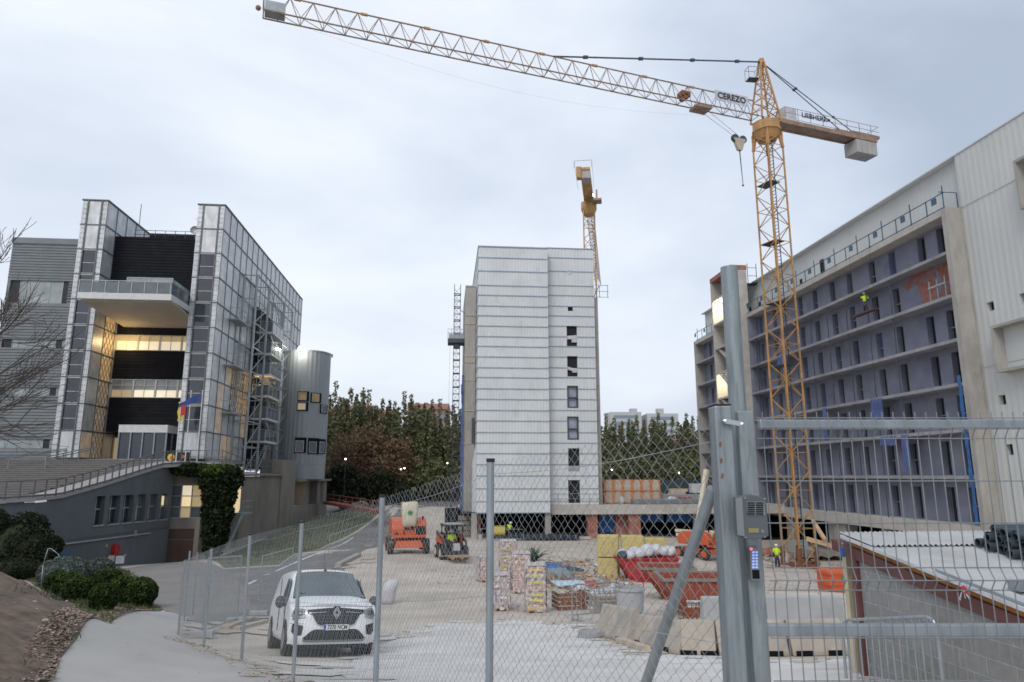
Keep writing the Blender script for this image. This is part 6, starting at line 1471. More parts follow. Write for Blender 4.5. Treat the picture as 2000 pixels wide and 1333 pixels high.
# crowd barriers
def crowd(a,b,label,h=1.1,n=13,loc=None):
    a=Vector(a);b=Vector(b); rz=math.atan2(b.y-a.y,b.x-a.x);L_=Vector((b.x-a.x,b.y-a.y,0)).length; sl=(b.z-a.z)/L_
    t=thing('crowd_barrier',label,'crowd barrier',a,rz); m=MB(); r=.02; P=lambda x,z,y=0:Vector((x,y,z+sl*x))
    pts=[P(0,0),P(0,h-.15),P(.05,h-.04),P(.16,h),P(L_-.16,h),P(L_-.05,h-.04),P(L_,h-.15),P(L_,0)]
    m.path(pts,r,8); m.tube(P(0,.2),P(L_,.2),r*.9,8); m.build('frame','galv_pole',t)
    m=MB()
    for i in range(1,n+1): x=L_*i/(n+1); m.tube(P(x,.2),P(x,h),.009,6)
    m.build('bars','galv_pole',t); m=MB()
    for x in (.25,L_-.25): m.bar(P(x,.03,-.3),P(x,.03,.3),.04); m.bar(P(x,.03,-.0),P(x,.2,0),.04)
    m.build('feet','galv_pole',t); return t
SX=5.45
def hitX(px,py,X): return PX(px,py,X)
z_=D(1664,1366,9.5); ba=PX(1650,1350,5.35); ya_=8.75; yb_=7.05
crowd((5.38,PX(1643,1210,5.38).y,PX(1643,1212,5.38).z-1.1),(5.38,PX(1828,1210,5.38).y,PX(1828,1204,5.38).z-1.1),'galvanised crowd barrier standing against the grey block shed')
a=G(1118,1215);b=G(1205,1200); crowd(a,(b.x,b.y-.4,b.z),'far crowd barrier standing by the debris beside the wire basket',n=10)
a=G(1028,1152);b=G(1122,1140); crowd(Vector((a.x+.5,a.y,a.z)),b,'crowd barrier half buried in the debris behind the tall pallet',n=8)
p=PY(935,1052,67); q_=PY(1022,1052,67); crowd((p.x,67,tz(p.x,67)),(q_.x,67,tz(q_.x,67)),'low pale barrier rail in front of the dark undercroft beside the worker',n=2)
# yellow compressor drum
t,p=gt('yellow_drum','pale yellow drum tank lying on a frame beside the bending worker','drum',968,1052); m=MB(); m.tube((-.7,0,.75),(.9,0,.75),.5,18); m.build('tank','yellow',t,smooth=False); m=MB(); m.box(-.8,.9,-.4,.4,.1,.25); m.bar((-.6,-.3,.2),(-.6,-.3,.6),.08);m.bar((.6,-.3,.2),(.6,-.3,.6),.08); m.build('stand','steel_dark',t)
t,p=gt('dark_pile','long low heap of dark wrapped material along the undercroft edge','material heap',1050,1056); m=MB()
for k in range(9): m.blob((-2.5+k*.75,0,.25+.05*(k%2)),.6,.5,.42-.02*k,10,6,.15,k)
m.build('sacks','cloth_dark',t)
t,p=gt('white_bucket','small white bucket at the foot of the white block','bucket',936,1053); m=MB(); m.tube((0,0,0),(0,0,.45),.3,14,.38); m.build('bucket_body','plastic_white',t)
m=MB(); p=PY(1130,1052,68.5);m.box(p.x-2.2,p.x+1.2,68.4,68.9,p.z-.1,p.z+.15); tag(m.build('beam','concrete_pale'),'pale concrete beam lying along the ground at the undercroft edge','beam')
# blue cloths in the undercroft
for k,(x0,x1,y0,y1,lab) in enumerate([(1170,1210,1004,1040,'large blue tarpaulin hanging in the undercroft right of the worn brick pillar'),(1252,1296,1004,1020,'blue tarpaulin strip hanging below the podium deck, middle'),(1302,1350,1004,1020,'blue tarpaulin strip hanging below the podium deck near the boom lift')]):
    a=PY(x0,y0,72);b=PY(x1,y1,72); m=MB(); n=8
    ring=[[(a.x+(b.x-a.x)*i/n,72+.1*math.sin(i*1.9+j),a.z+(b.z-a.z)*j) for i in range(n+1)] for j in (0,.5,1)]; m.loft(ring,cap=False,closed=False); tag(m.build('tarpaulin','blue_tarp'),lab,'tarpaulin')
# on the deck
dk=zrb-.02
a=PY(1180,975,73);b=PY(1291,975,73); t=thing('formwork_panels','two tier stack of orange scalloped formwork panels on the podium deck','formwork',(a.x,73,dk)); n=6; w=(b.x-a.x)/n
hh=PY(1235,937,73).z-dk
for j in range(2):
    for i in range(n): m=MB(); z0=dk+hh*.5*j; x0=a.x+w*i; 
    m=MB(); m.box(a.x,b.x,73.05,74.2,dk+hh*.5*j+.02,dk+hh*.5*(j+1)-.02); m.build('tier','orange_ply',t,w=True)
    m=MB()
    for i in range(n-0): 
        cx_=a.x+w*(i+.5); z0=dk+hh*.5*j+.12;z1=dk+hh*.5*(j+1)-.03; pts=[(cx_-w*.33,73.04,z0),(cx_+w*.33,73.04,z0),(cx_+w*.36,73.04,(z0+z1)/2),(cx_+w*.22,73.04,z1),(cx_-w*.22,73.04,z1),(cx_-w*.36,73.04,(z0+z1)/2)]; m.prism(pts,(0,-.03,0))
    m.build('scallops','timber_pale',t,w=True)
for k,(px0,px1,py0,py1,Y,mt,nm,lab,cat) in enumerate([(1350,1372,945,963,80,'plastic_white','white_cabinet','white square cabinet on a thin post at the far side of the deck','cabinet'),(1310,1345,955,972,78,'timber_pale','board_stack','pale stack of boards on the deck right of the orange panels','boards'),(1295,1370,966,975,74,'steel_light','pipe_stack','low stack of grey metal profiles on the deck','metal profiles'),(1235,1372,976,984,71.5,'galv','metal_profiles','long bundle of grey profiles lying on the deck edge','metal profiles'),(1210,1222,969,981,72,'plastic_white','white_bag','white bag lying in front of the orange panels','bag'),(1303,1326,970,981,72,'plastic_white','white_bag','crumpled white bag right of the orange panels','bag'),(1328,1352,972,976,72.5,'red','red_beam','thin red beam lying on the deck','beam')]):
    a=PY(px0,py0,Y);b=PY(px1,py1,Y); m=MB()
    if 'bag' in nm: m.blob(((a.x+b.x)/2,Y+.4,dk+.3),(b.x-a.x)/2,.4,.42,12,8,.2,k); tag(m.build(nm,mt,smooth=True),lab,cat)
    elif nm=='white_cabinet': m.box(a.x,b.x,Y,Y+.8,b.z,a.z); m.bar(((a.x+b.x)/2,Y+.4,dk-.5),((a.x+b.x)/2,Y+.4,b.z),.15); tag(m.build(nm,mt),lab,cat)
    else:
        nn=4
        for j in range(nn): z0=dk+.02+(a.z-dk-.02)*j/nn; m.box(a.x+.1*(j%2),b.x-.15*(j%3),Y+.05*j,Y+1.0,z0+.01,z0+(a.z-dk-.02)/nn)
        tag(m.build(nm,mt),lab,cat)
m=MB()
for x in np.arange(xl1+1,XF-1,3.2): m.bar((x,70.2,dk),(x,70.2,dk+1.1),.04)
for z in (.6,1.1): m.bar((xl1+.2,70.2,dk+z),(24,70.2,dk+z),.03)
tag(m.build('deck_guard_rail','steel_light'),'thin pale guard rail along the front edge of the podium deck','guard rail')
# big bag and rubble at crane foot
p=G(1532,1104); m=MB(); m.blob((0,0,.45),.55,.5,.6,12,8,.15,3); o=m.build('rubble_bag','plastic_white',smooth=True); o.location=p; tag(o,'large white rubble bag beside the worker at the crane foot','bag')
sheet(1590,1092,5,2.5,.5,'concrete_dark','rubble_heap','low grey rubble heap around the big crane foot','rubble heap',0,.05,11,amp=.35); sheet(1500,1085,3,2,.4,'brick_red','brick_heap','brown brick rubble heap left of the big crane foot','rubble heap',0,.05,12,amp=.3)
m=MB(); a=PX(1620,1080,31); m.box(26,33.5,63,63.3,-8,-5.9); tag(m.build('low_wall','concrete'),'low pale wall behind the big crane foot','wall')
t,p=gt('fuel_tank','orange rounded plastic tank lying left of the block shed','tank',1634,1157,R(5)); d=gd(p); m=MB(); m.box(-.62,.7,-.5,.5,.02,1.02); m.build('tank_body','orange',t,bevel=.13); m=MB(); m.box(-.05,.22,-.52,-.505,.55,.75); m.build('green_patch','green_mark',t); m=MB()
for z in (.35,.8): m.box(-.66,.72,-.53,.53,z,z+.03)
m.build('seams','orange',t)
# ================= WHITE VAN =================
vp=G(650,1286); a_=R(18.9); fwd=Vector((-math.sin(a_),math.cos(a_),0)); rear=vp+fwd*3.6
sl=math.atan2(tz(rear.x,rear.y)-tz(vp.x,vp.y),3.6)
rgt=Vector((math.cos(a_),math.sin(a_),0)); rl=math.atan2(tz(*(vp+rgt*.8+fwd*1.5).xy)-tz(*(vp-rgt*.8+fwd*1.5).xy),1.6)
E_=(Matrix.Rotation(a_,4,'Z')@Matrix.Rotation(sl,4,'X')@Matrix.Rotation(-rl,4,'Y')).to_euler()
vz=(tz(vp.x,vp.y)+tz(*(vp+fwd*.9).xy)-.9*math.tan(sl))/2
van=thing('delivery_van','white small delivery van parked behind the wire fence with its nose to the camera','van',(vp.x,vp.y,vz+.02),eul=E_)
H=.925
def sec(hw,zt,zb=.24,belt=.95,tum=0.0,rt=.12,cr_=.03):
    """half section from bottom centre up to top centre"""
    r=[(0,zb),(hw*.86,zb),(hw*.97,zb+.06),(hw,zb+.2),(hw+.005,min(.62,zt-.2)),(hw,min(belt,zt-.12))]
    r+=[(hw-tum*.5,min(belt,zt-.12)+(zt-rt-min(belt,zt-.12))*.5),(hw-tum,zt-rt),(hw-tum-.05,zt-rt*.4),(hw-tum-.15,zt-.02),(hw*.4,zt+cr_*.6),(0,zt+cr_)]
    return r
stn=[(.30,.905,.99,.24,.01),(.36,.915,1.03,.22,.01),(.5,.92,1.07,.22,.02),(.85,.925,1.12,.22,.03),(1.02,.925,1.12,.22,.04),(1.35,.925,1.345,.22,.10),(1.66,.925,1.56,.22,.15),(1.83,.925,1.70,.22,.17),(1.95,.925,1.755,.22,.17),(2.2,.925,1.79,.22,.17),(3.2,.925,1.81,.22,.165),(4.1,.915,1.79,.24,.16),(4.4,.90,1.74,.28,.16),(4.46,.86,1.55,.34,.14)]
rings=[]
for (y,hw,zt,zb,tu) in stn:
    h=sec(hw,zt,zb,.98,tu,.14 if zt>1.3 else .06); full=[(x,y,z) for x,z in h]+[(-x,y,z) for x,z in h[-2:0:-1]]; rings.append(full)
m=MB(); m.loft(rings); body=m.build('body','car_white',van,smooth=True)
# nose heightfield
def ny(x,z):
    ax=abs(x)/.9; y=.0+.33*min(ax,1.02)**4
    if z>.78: y+= (z-.78)**1.6*1.1
    if z<.36: y+=(.36-z)*.5
    y+=.03*math.cos(min(1,abs(z-.5)/.3)*math.pi)*-.5
    return y-.02
m=MB(); gx_=np.linspace(-.915,.915,37); gz_=np.linspace(.26,1.02,20); V=[(x,ny(x,z),z) for z in gz_ for x in gx_]; m.add(V,[(j*37+i,j*37+i+1,(j+1)*37+i+1,(j+1)*37+i) for j in range(19) for i in range(36)]); m.build('front_bumper','car_white',van,smooth=True)
# bonnet skin
m=MB(); V=[];
for j,y in enumerate(np.linspace(0,1,11)):
    for i in range(25):
        x=-.86+1.72*i/24; y0=ny(x,1.02); yy=y0+(1.04-y0)*y; z=1.02+.16*y-.0+.03*(1-(x/.9)**2)*math.sin(math.pi*min(1,y+.2)*.5)-.05*abs(x/.86)**4; V.append((x*(1+.02*y),yy,z+.006))
m.add(V,[(j*25+i,j*25+i+1,(j+1)*25+i+1,(j+1)*25+i) for j in range(10) for i in range(24)]); m.build('bonnet','car_white',van,smooth=True)
def inpoly(x,z,P):
    c=False
    for i in range(len(P)):
        a=P[i];b=P[i-1]
        if (a[1]>z)!=(b[1]>z) and x<(b[0]-a[0])*(z-a[1])/(b[1]-a[1])+a[0]:c=not c
    return c
def patch(P,off,name,mt,par=van,res=.02):
    dense=[]; P=[Vector(p) for p in P]
    for a,b in zip(P,P[1:]+P[:1]):
        k=max(1,int((b-a).length/.04)); dense+=[a.lerp(b,i/k) for i in range(k)]
    xs=[p.x for p in P];zs2=[p.y for p in P]; ins=[Vector((x,z)) for x in np.arange(min(xs),max(xs),.05) for z in np.arange(min(zs2),max(zs2),.04) if inpoly(x,z,[(q.x,q.y) for q in dense])]
    vs,_,fs,*_=delaunay_2d_cdt(dense+ins,[(i,(i+1)%len(dense)) for i in range(len(dense))],[],1,1e-4)
    m=MB(); m.add([(v.x,ny(v.x,v.y)-off,v.y) for v in vs],[tuple(f) for f in fs]); return m.build(name,mt,par)
mir=lambda P:[(-x,z) for x,z in P][::-1]
gr_=patch([(-.62,.93),(-.15,.97),(.15,.97),(.62,.93),(.58,.86),(.50,.83),(.40,.66),(.34,.63),(-.34,.63),(-.40,.66),(-.50,.83),(-.58,.86)],.012,'grille','car_black')
li=patch([(-.60,.345),(.60,.345),(.66,.37),(.5,.52),(.42,.55),(-.42,.55),(-.5,.52),(-.66,.37)],.012,'lower_grille','car_black')
patch([(-.62,.30),(.62,.30),(.66,.345),(-.66,.345)],.02,'skid_plate','galv')
for sg in (1,-1):
    P=[(.60,.93),(.70,.955),(.885,.97),(.89,.80),(.86,.77),(.76,.76),(.70,.80),(.60,.85)]; P=P if sg>0 else mir(P); hl=patch(P,.016,'headlight','lamp_glass')
    P=[(.69,.90),(.85,.92),(.86,.84),(.74,.81),(.69,.84)]; patch(P if sg>0 else mir(P),.022,'headlight_lens','lamp_dark',hl)
    P=[(.70,.865),(.73,.89),(.76,.865),(.73,.84)]; patch(P if sg>0 else mir(P),.026,'headlight_lamp','chrome',hl)
    P=[(.62,.78),(.86,.73),(.88,.755),(.64,.83)]; patch(P if sg>0 else mir(P),.018,'headlight_trim','chrome',hl)
    P=[(.66,.62),(.86,.66),(.87,.50),(.80,.42),(.68,.44)]; patch(P if sg>0 else mir(P),.014,'fog_recess','car_black')
    P=[(.20,.885),(.56,.865),(.56,.875),(.20,.897)]; patch(P if sg>0 else mir(P),.022,'grille_bar','chrome',gr_)
    P=[(.34,.61),(.40,.64),(.5,.81),(.49,.825),(.39,.66),(.33,.63)]; patch(P if sg>0 else mir(P),.018,'grille_trim','chrome',gr_)
patch([(-.33,.60),(.33,.60),(.33,.62),(-.33,.62)],.018,'grille_trim','chrome',gr_)
patch([(-.86,.985),(-.4,1.0),(.4,1.0),(.86,.985),(.86,.992),(.4,1.008),(-.4,1.008),(-.86,.992)],.012,'bonnet_gap','car_trim')
patch([(-.9,.655),(-.66,.655),(-.66,.661),(-.9,.661)],.012,'bumper_gap','car_trim')
for z in (.70,.76,.81): patch([(-.40,z),(.40,z),(.40,z+.012),(-.40,z+.012)],.02,'grille_slat','car_trim',gr_)
# emblem: double lozenge
m=MB(); yb=ny(0,.88)-.02
m.tube((0,yb+.02,.875),(0,yb-.005,.875),.13,20); m.build('emblem_mount','car_black',van)
m=MB()
for s,w_ in ((1,.022),(.58,.018)):
    P=[(0,.875+.115*s),(.075*s,.875),(0,.875-.115*s),(-.075*s,.875)]
    for a,b in zip(P,P[1:]+P[:1]): m.bar((a[0],yb-.02,a[1]),(b[0],yb-.02,b[1]),w_,w_,up=(0,1,0))
m.build('emblem','chrome',van)
m=MB(); yp=ny(0,.56)-.045; m.box(-.26,.26,yp,yp+.03,.535,.645); pl_=m.build('number_plate','plate',van); m=MB(); m.box(-.258,-.212,yp-.004,yp-.001,.537,.643); m.build('plate_band','plate_blue',pl_)
text('7270 NCM',.115,'ink',pl_,Matrix.Translation((.025,yp-.004,.59))@Matrix.Rotation(math.pi/2,4,'X'),.001,w=False,sx=.80,bold=.002)
# windscreen and side glass lie 6 mm proud of the body
def wsp(s,t): # s across -1..1, t up 0..1
    y=1.02+(1.80-1.02)*t; z=1.165+(1.715-1.165)*t; hw=.80-.13*t; 
    return (s*hw, y-.02+.10*abs(s)**3, z+.03*(1-abs(s)**2)+.018-.02*abs(s)**3)
m=MB(); V=[wsp(-1+2*i/24,j/12) for j in range(13) for i in range(25)]; m.add(V,[(j*25+i,j*25+i+1,(j+1)*25+i+1,(j+1)*25+i) for j in range(12) for i in range(24)]); wso=m.build('windscreen','windscreen',van,smooth=True)
m=MB(); 
for a,b in (((-.05,1.0),(-.72,1.10)),((.62,1.0),(.0,1.08))): m.bar((a[0],1.04,1.19),(b[0],1.16,1.26+.02),.015)
m.box(-.8,.8,.99,1.05,1.15,1.18); m.build('wipers','car_black',wso)
m=MB(); V=[]
for k in range(13): p=wsp(-1,k/12); m.box(p[0]-.04,p[0]-.0,p[1]-.01,p[1]+.06,p[2]-.03,p[2]+.03) if False else None
m.box(-.07,.07,1.72,1.78,1.63,1.66); m.build('mirror_foot','car_black',wso)
for sg in (1,-1):
    X=lambda z:sg*(.929-.155*max(0,(z-.98))/(.70)) ; P=[(1.20,1.02),(2.12,1.02),(2.12,1.56),(1.92,1.60),(1.72,1.54)]
    m=MB(); m.prism([(X(z)+sg*.012,y,z) for y,z in P],(-sg*.03,0,0)); m.build('side_window','car_glass',van)
    m=MB(); m.box(sg*.93,sg*.945,2.2,2.206,.45,1.6); m.box(sg*.93,sg*.945,1.1,1.106,.5,1.0); m.build('door_gap','car_black',van)
    m=MB(); m.box(sg*.935,sg*.965,1.95,2.13,.97,1.0); m.build('door_handle','car_black',van)
    m=MB(); rr=[(sg*(1.05+.10*math.cos(a)),1.18+.02,1.08+.12*math.sin(a)) for a in np.linspace(0,2*math.pi,15)[:-1]]; m.loft([[(x,1.12,z) for x,_,z in rr],[(sg*1.05+(x-sg*1.05)*1.1,1.17,1.08+(z-1.08)*1.1) for x,_,z in rr],[(sg*1.05+(x-sg*1.05)*.8,1.26,1.08+(z-1.08)*.8) for x,_,z in rr]]); m.bar((sg*.9,1.3,1.02),(sg*1.0,1.2,1.02),.06); m.build('wing_mirror','car_trim',van,smooth=True)
    for y in (.86,3.6):
        m=MB(); m.M=None; n=20; ring=lambda x,r:[(x,y+r*math.cos(a),.34+r*math.sin(a)) for a in np.linspace(0,2*math.pi,n+1)[:-1]]
        m.loft([ring(sg*.6,.40),ring(sg*.934,.40)]); m.build('wheel_arch','car_black',van)
        m=MB(); m.loft([ring(sg*.70,.2),ring(sg*.70,.32),ring(sg*.73,.335),ring(sg*.92,.335),ring(sg*.945,.31),ring(sg*.945,.2)]); wl_=m.build('wheel','rubber',van,smooth=False)
        m=MB(); m.tube((sg*.90,y,.34),(sg*.95,y,.34),.215,16); m.build('hub_cap','alloy',wl_)
m=MB(); m.box(-.72,.72,.3,4.2,.16,.24); m.build('underbody','car_black',van)
m=MB(); m.tube((0,1.92,1.77),(-.01,2.2,2.2),.006,5); m.ball((0,1.92,1.785),.035,8,5); m.build('roof_aerial','car_black',van)
m=MB(); m.tube((-.62,.16,.80),(-.62,.03,1.18),.012,5) if False else None
# ================= WIRE FENCE =================
def fpt(px,y0,d): p=D(px,y0,d); return Vector((p.x,p.y,0))
fl_=[(1393,3.1),(958,4.85),(748,6.7),(595,9.4),(497,11.8),(425,14.7),(375,19.2)]
FP=[]; 
for px,d in fl_:
    p=D(px,928,d); FP.append(Vector((p.x,p.y,tz(p.x,p.y))))
tops=[D(1385,826,3.1).z,D(958,903,4.85).z,D(748,972,6.7).z,D(595,1022,9.4).z,D(497,1046,11.8).z,D(425,1072,14.7).z,D(375,1095,19.2).z]
fe=thing('chain_link_fence','long galvanised chain link fence running from the gate post down beside the road','fence',FP[0])
for i,(p,tp2) in enumerate(zip(FP,tops)):
    if i==0: continue
    m=MB(); rr=.026; m.tube((p.x,p.y,p.z-.3),(p.x,p.y,tp2+.0),rr,12); po=m.build('post','galv_pole',fe,w=True,smooth=False); m=MB(); m.tube((p.x,p.y,tp2),(p.x,p.y,tp2+.025),rr*1.15,12); m.build('post_cap','black',po,w=True)
# extra posts at the far corner
for px_,d_ in ((384,21.5),(399,24)):
    p=D(px_,928,d_); m=MB(); z=tz(p.x,p.y); m.tube((p.x,p.y,z-.2),(p.x,p.y,z+2.0),.026,10); m.build('post','galv_pole',fe,w=True)
w=.036; P_=[];Q_=[];tot=0
Ls=[0]
for a,b in zip(FP[:-1],FP[1:]): Ls.append(Ls[-1]+Vector((b.x-a.x,b.y-a.y)).length)
ncol=int(Ls[-1]/w)
def along(s):
    for i in range(len(FP)-1):
        if s<=Ls[i+1] or i==len(FP)-2:
            t=(s-Ls[i])/(Ls[i+1]-Ls[i]); a,b=FP[i],FP[i+1]; 
            tt=min(max(t,0),1); return a.x+(b.x-a.x)*tt,a.y+(b.y-a.y)*tt,(a.z+(b.z-a.z)*tt)+.02,tops[i]+(tops[i+1]-tops[i])*tt
AL=[along(k*w) for k in range(ncol+1)]
nl=54
for k in range(ncol):
    A0,A1=AL[k],AL[k+1]; h0=(A0[3]-A0[2]);
    prev=None
    for l in range(nl+1):
        side=(l+k)%2; a=A1 if side else A0; z=a[2]+(a[3]-a[2])*l/nl; q=(a[0]+.004*math.sin(k*1.3+l),a[1]+.003*(1 if side else -1)+.004*math.sin(l*.7),z)
        if prev is not None: P_.append(prev);Q_.append(q)
        prev=q
seg_obj('mesh',P_,Q_,.00125,'wire',fe)
m=MB()
for fr in (.045,.5,.955):
    for i in range(len(FP)-1):
        n=8; a,b=FP[i],FP[i+1]; sag=.035 if fr>.9 else .02
        for k in range(n):
            def pt(t): return Vector((a.x+(b.x-a.x)*t,a.y+(b.y-a.y)*t,(a.z+(b.z-a.z)*t)+((tops[i]+(tops[i+1]-tops[i])*t)-(a.z+(b.z-a.z)*t))*fr-sag*math.sin(math.pi*t)))
            m.tube(pt(k/n),pt((k+1)/n),.0017,4)
m.build('tension_wire','wire',fe,w=True)
# brace strut
bs0=D(1392,955,3.06); s_=2.9
bq=Vector(along(2.15)[:2]+(0,)); bt=D(1262,1333,3.72); dirb=(bt-bs0); be=bs0+dirb*1.35
m=MB(); m.tube(bs0,be,.026,14); tag(m.build('brace_strut','galv_pole',smooth=False),'slanting galvanised tube strut propping the thick gate post','strut')
# temporary mesh panels further down
def tpanel(a,b,h,label,n=26,feet=True):
    a=Vector(a);b=Vector(b); t=thing('temporary_fence',label,'fence',a); m=MB(); r=.02
    u=Vector((0,0,h)); m.tube(a,a+u,r,8);m.tube(b,b+u,r,8);m.tube(a+u,b+u,r,8);m.tube(a+Vector((0,0,.12)),b+Vector((0,0,.12)),r,8); m.build('frame','galv_pole',t,w=True)
    P=[];Q=[]
    for k in range(1,n*2): s=a.lerp(b,k/(n*2)); P.append(s);Q.append(s+u)
    for k in range(1,14): z=Vector((0,0,h*k/14)); P.append(a+z);Q.append(b+z)
    seg_obj('mesh',P,Q,.002,'wire',t)
    if feet:
        for s in (a,b): m=MB(); m.box(s.x-.3,s.x+.3,s.y-.12,s.y+.12,s.z-.02,s.z+.14); m.build('foot_block','barrier_grey',t,w=True)
    return t
gnd=lambda x,y:Vector((x,y,tz(x,y)))
a=G(379,1248);b=G(463,1216); tpanel(a+Vector((.1,.3,0)),b,2.0,'freestanding mesh panel at the far end of the wire fence')
a=G(505,1202);b=G(568,1160); tpanel(a,b,2.0,'second freestanding mesh panel with a concrete foot left of the white van')
a=G(640,1120);b=G(720,1068); tpanel(a,b,2.0,'freestanding mesh panel on the road behind the white van')
# ================= GATE =================
gd_=3.0
def gp_(px,py,d=gd_): return D(px,py,d)
hx=Vector((ct,-st,0)); hy=Vector((st,ct,0))  # across / away from the viewer
def ob_(m,px0,px1,py0,py1,d,dep,py_floor=None):
    a=D(px0,py0,d);b=D(px1,py0,d); a2=D(px0,py1,d); w_=(b-a).dot(hx); z0=a2.z if py_floor is None else py_floor; 
    m.prism([(a.x,a.y,z0),(a.x+hx.x*w_,a.y+hx.y*w_,z0),(a.x+hx.x*w_,a.y+hx.y*w_,a.z),(a.x,a.y,a.z)],hy*dep)
zf=tz(1,3)-.2
def lineX(px,py,d): return D(px,py,d)
post=thing('gate_post','thick square galvanised gate post with three rust spots','gate post',(D(1410,928,2.95).x,D(1410,928,2.95).y,zf))
def upright(m,px0,px1,py,d,ztop,dep,zb=None):
    a=D(px0,py,d);b=D(px1,py,d); zb=zf if zb is None else zb; w_=(b-a).dot(hx)
    m.prism([(a.x,a.y,zb),(a.x+hx.x*w_,a.y+hx.y*w_,zb),(a.x+hx.x*w_,a.y+hx.y*w_,ztop),(a.x,a.y,ztop)],hy*dep)
m=MB(); ztp=D(1400,792,2.95).z; upright(m,1403,1437,928,2.95,ztp,.105); m.build('post_body','galv',post,w=True,bevel=.008)
m=MB(); upright(m,1403,1437,928,2.95,ztp+.006,.105,ztp+.001); m.build('post_cap','black',post,w=True)
for py,s in ((868,.012),(900,.011),(930,.012)):
    p=D(1411-(930-py)*.065,py,2.948); m=MB(); m.prism([p+hx*(s*.35*math.cos(a)+ .12*s*math.sin(3*a))+Vector((0,0,s*math.sin(a))) for a in np.linspace(0,2*math.pi,12)[:-1]],-hy*.002); m.build('rust_spot','rust',post,w=True)
m=MB(); p=D(1416,823,2.93);q=D(1449,829,2.93); m.bar(p,q,.012,.02); m.ball(p,.011,8,6);m.ball(q,.010,8,6); tag(m.build('latch_bar','chrome'),'small shiny bolt bar across the gap between the gate post and the stile','latch')
pole=thing('tall_pole','tall round galvanised pole rising behind the gate stile','pole',D(1440,928,3.16)*1.0); pz=D(1418,523,3.16)
c_=D(1449,928,3.16); m=MB(); m.tube((c_.x,c_.y,zf),(c_.x,c_.y,pz.z),.039,28); m.build('pole_tube','galv',pole,w=True,smooth=False)
gt_=thing('mesh_gate','galvanised wire mesh gate leaf with two horizontal box rails','gate',D(1600,928,3.05))
m=MB(); zst=D(1445,803,3.0).z; upright(m,1448,1480,928,3.0,zst,.04); m.build('stile','galv',gt_,w=True,bevel=.005)
gx1=2120
for (y0,y1,dp) in ((820,838,.035),(1221,1244,.035)):
    m=MB(); a=D(1484,y0,3.02);b=D(gx1,y0,3.02); z1=a.z;z0=D(1484,y1,3.02).z; m.prism([(a.x,a.y,z0),(b.x,b.y,z0),(b.x,b.y,z1),(a.x,a.y,z1)],hy*.04); m.build('rail','galv_pole',gt_,w=True,bevel=.004)
# wires: panel in front of rails
dw=2.995; x0=D(1483,928,dw); zs3=lambda py:D(1500,py,dw).z
prof=[(806,0),(818,0),(827,-.028),(838,0),(857,.0)]
ZL=[]; 
def zprof():
    P=[(zs3(805),0.0),(zs3(817),0.0),(zs3(836),.03),(zs3(856),0.0),(zs3(1109),0),(zs3(1132),.03),(zs3(1153),0),(zs3(1153)-1.0,0)]
    return P
ZP_=zprof(); P=[];Q=[]; L_=(D(gx1,928,dw)-x0).dot(hx); nn=int(L_/.0475)
for k in range(nn):
    b=x0+hx*(.03+k*.0475)+Vector((.0,0,0)); jit=.0
    for (z0,o0),(z1,o1) in zip(ZP_[:-1],ZP_[1:]):
        P.append(Vector((b.x,b.y,z0))-hy*o0);Q.append(Vector((b.x,b.y,z1))-hy*o1)
seg_obj('vertical_wires',P,Q,.0024,'gate_wire',gt_,5)
P=[];Q=[]
for py,o in ((817,0),(836,.03),(857,0),(940,0),(1022,0),(1109,0),(1132,.03),(1153,0),(1246,0),(1330,0)):
    z=zs3(py); a=x0-hy*(o+.004)-hx*.0; P.append((a.x,a.y,z));Q.append((a.x+hx.x*L_,a.y+hx.y*L_,z))
seg_obj('horizontal_wires',P,Q,.0026,'gate_wire',gt_,5)
# intercom
ic=thing('intercom_box','dark grey intercom box with a slotted grille and a small display on the gate stile','intercom',D(1465,1010,2.9)); d0=2.84
m=MB(); a=D(1438,972,d0);w3=(D(1497,972,d0)-a).dot(hx); z1=D(1465,969,d0).z;z0=D(1465,1053,d0).z
pr_=[(0,z0+.012),(0,z1-.006),(w3*.25,z1),(w3*.5,z1+.006),(w3,z1-.008),(w3,z0+.01),(w3*.55,z0-.004),(w3*.2,z0+.0)]
m.prism([(a.x+hx.x*s,a.y+hx.y*s,z) for s,z in pr_],hy*.05); m.build('casing','box_grey',ic,w=True,bevel=.004)
m=MB(); m.prism([(a.x-hx.x*.005,a.y-hx.y*.005,z0+.015),(a.x-hx.x*.005,a.y-hx.y*.005,z1-.01),(a.x+hx.x*.022,a.y+hx.y*.022,z1-.006),(a.x+hx.x*.022,a.y+hx.y*.022,z0+.01)],-hy*.006); m.build('side_cheek','box_light',ic,w=True)
def fplate(m,px0,px1,py0,py1,d,t): ob_(m,px0,px1,py0,py1,d,t)
m=MB(); fplate(m,1458,1493,980,1007,d0-.004,.003); m.build('grille_plate','box_light',ic,w=True)
m=MB()
for k in range(6):
    for a_1,b_1 in ((1460,1474.3),(1476.5,1491)): fplate(m,a_1,b_1,981.6+k*4.3,984.2+k*4.3,d0-.006,.0018)
m.build('grille_slots','slot_black',ic,w=True)
m=MB(); fplate(m,1462,1482,1032,1041,d0-.003,.003); m.build('display','lcd',ic,w=True)
m=MB(); p=D(1489,1038,d0); m.tube(p-hy*.004,p+hy*.001,.007,16); m.build('round_button','box_light',ic,w=True)
m=MB()
for px,py in ((1455,973),(1493,975),(1456,1050),(1494,1049)): p=D(px,py,d0); m.tube(p-hy*.003,p+hy*.001,.003,8)
m.build('screws','chrome',ic,w=True)
kp=thing('keypad','slim metal keypad with blue lit keys and a red light under the intercom','keypad',D(1474,1100,2.9)); d1=2.955
m=MB(); ob_(m,1464,1484,1070,1134,d1,.045); m.build('casing','box_light',kp,w=True,bevel=.002)
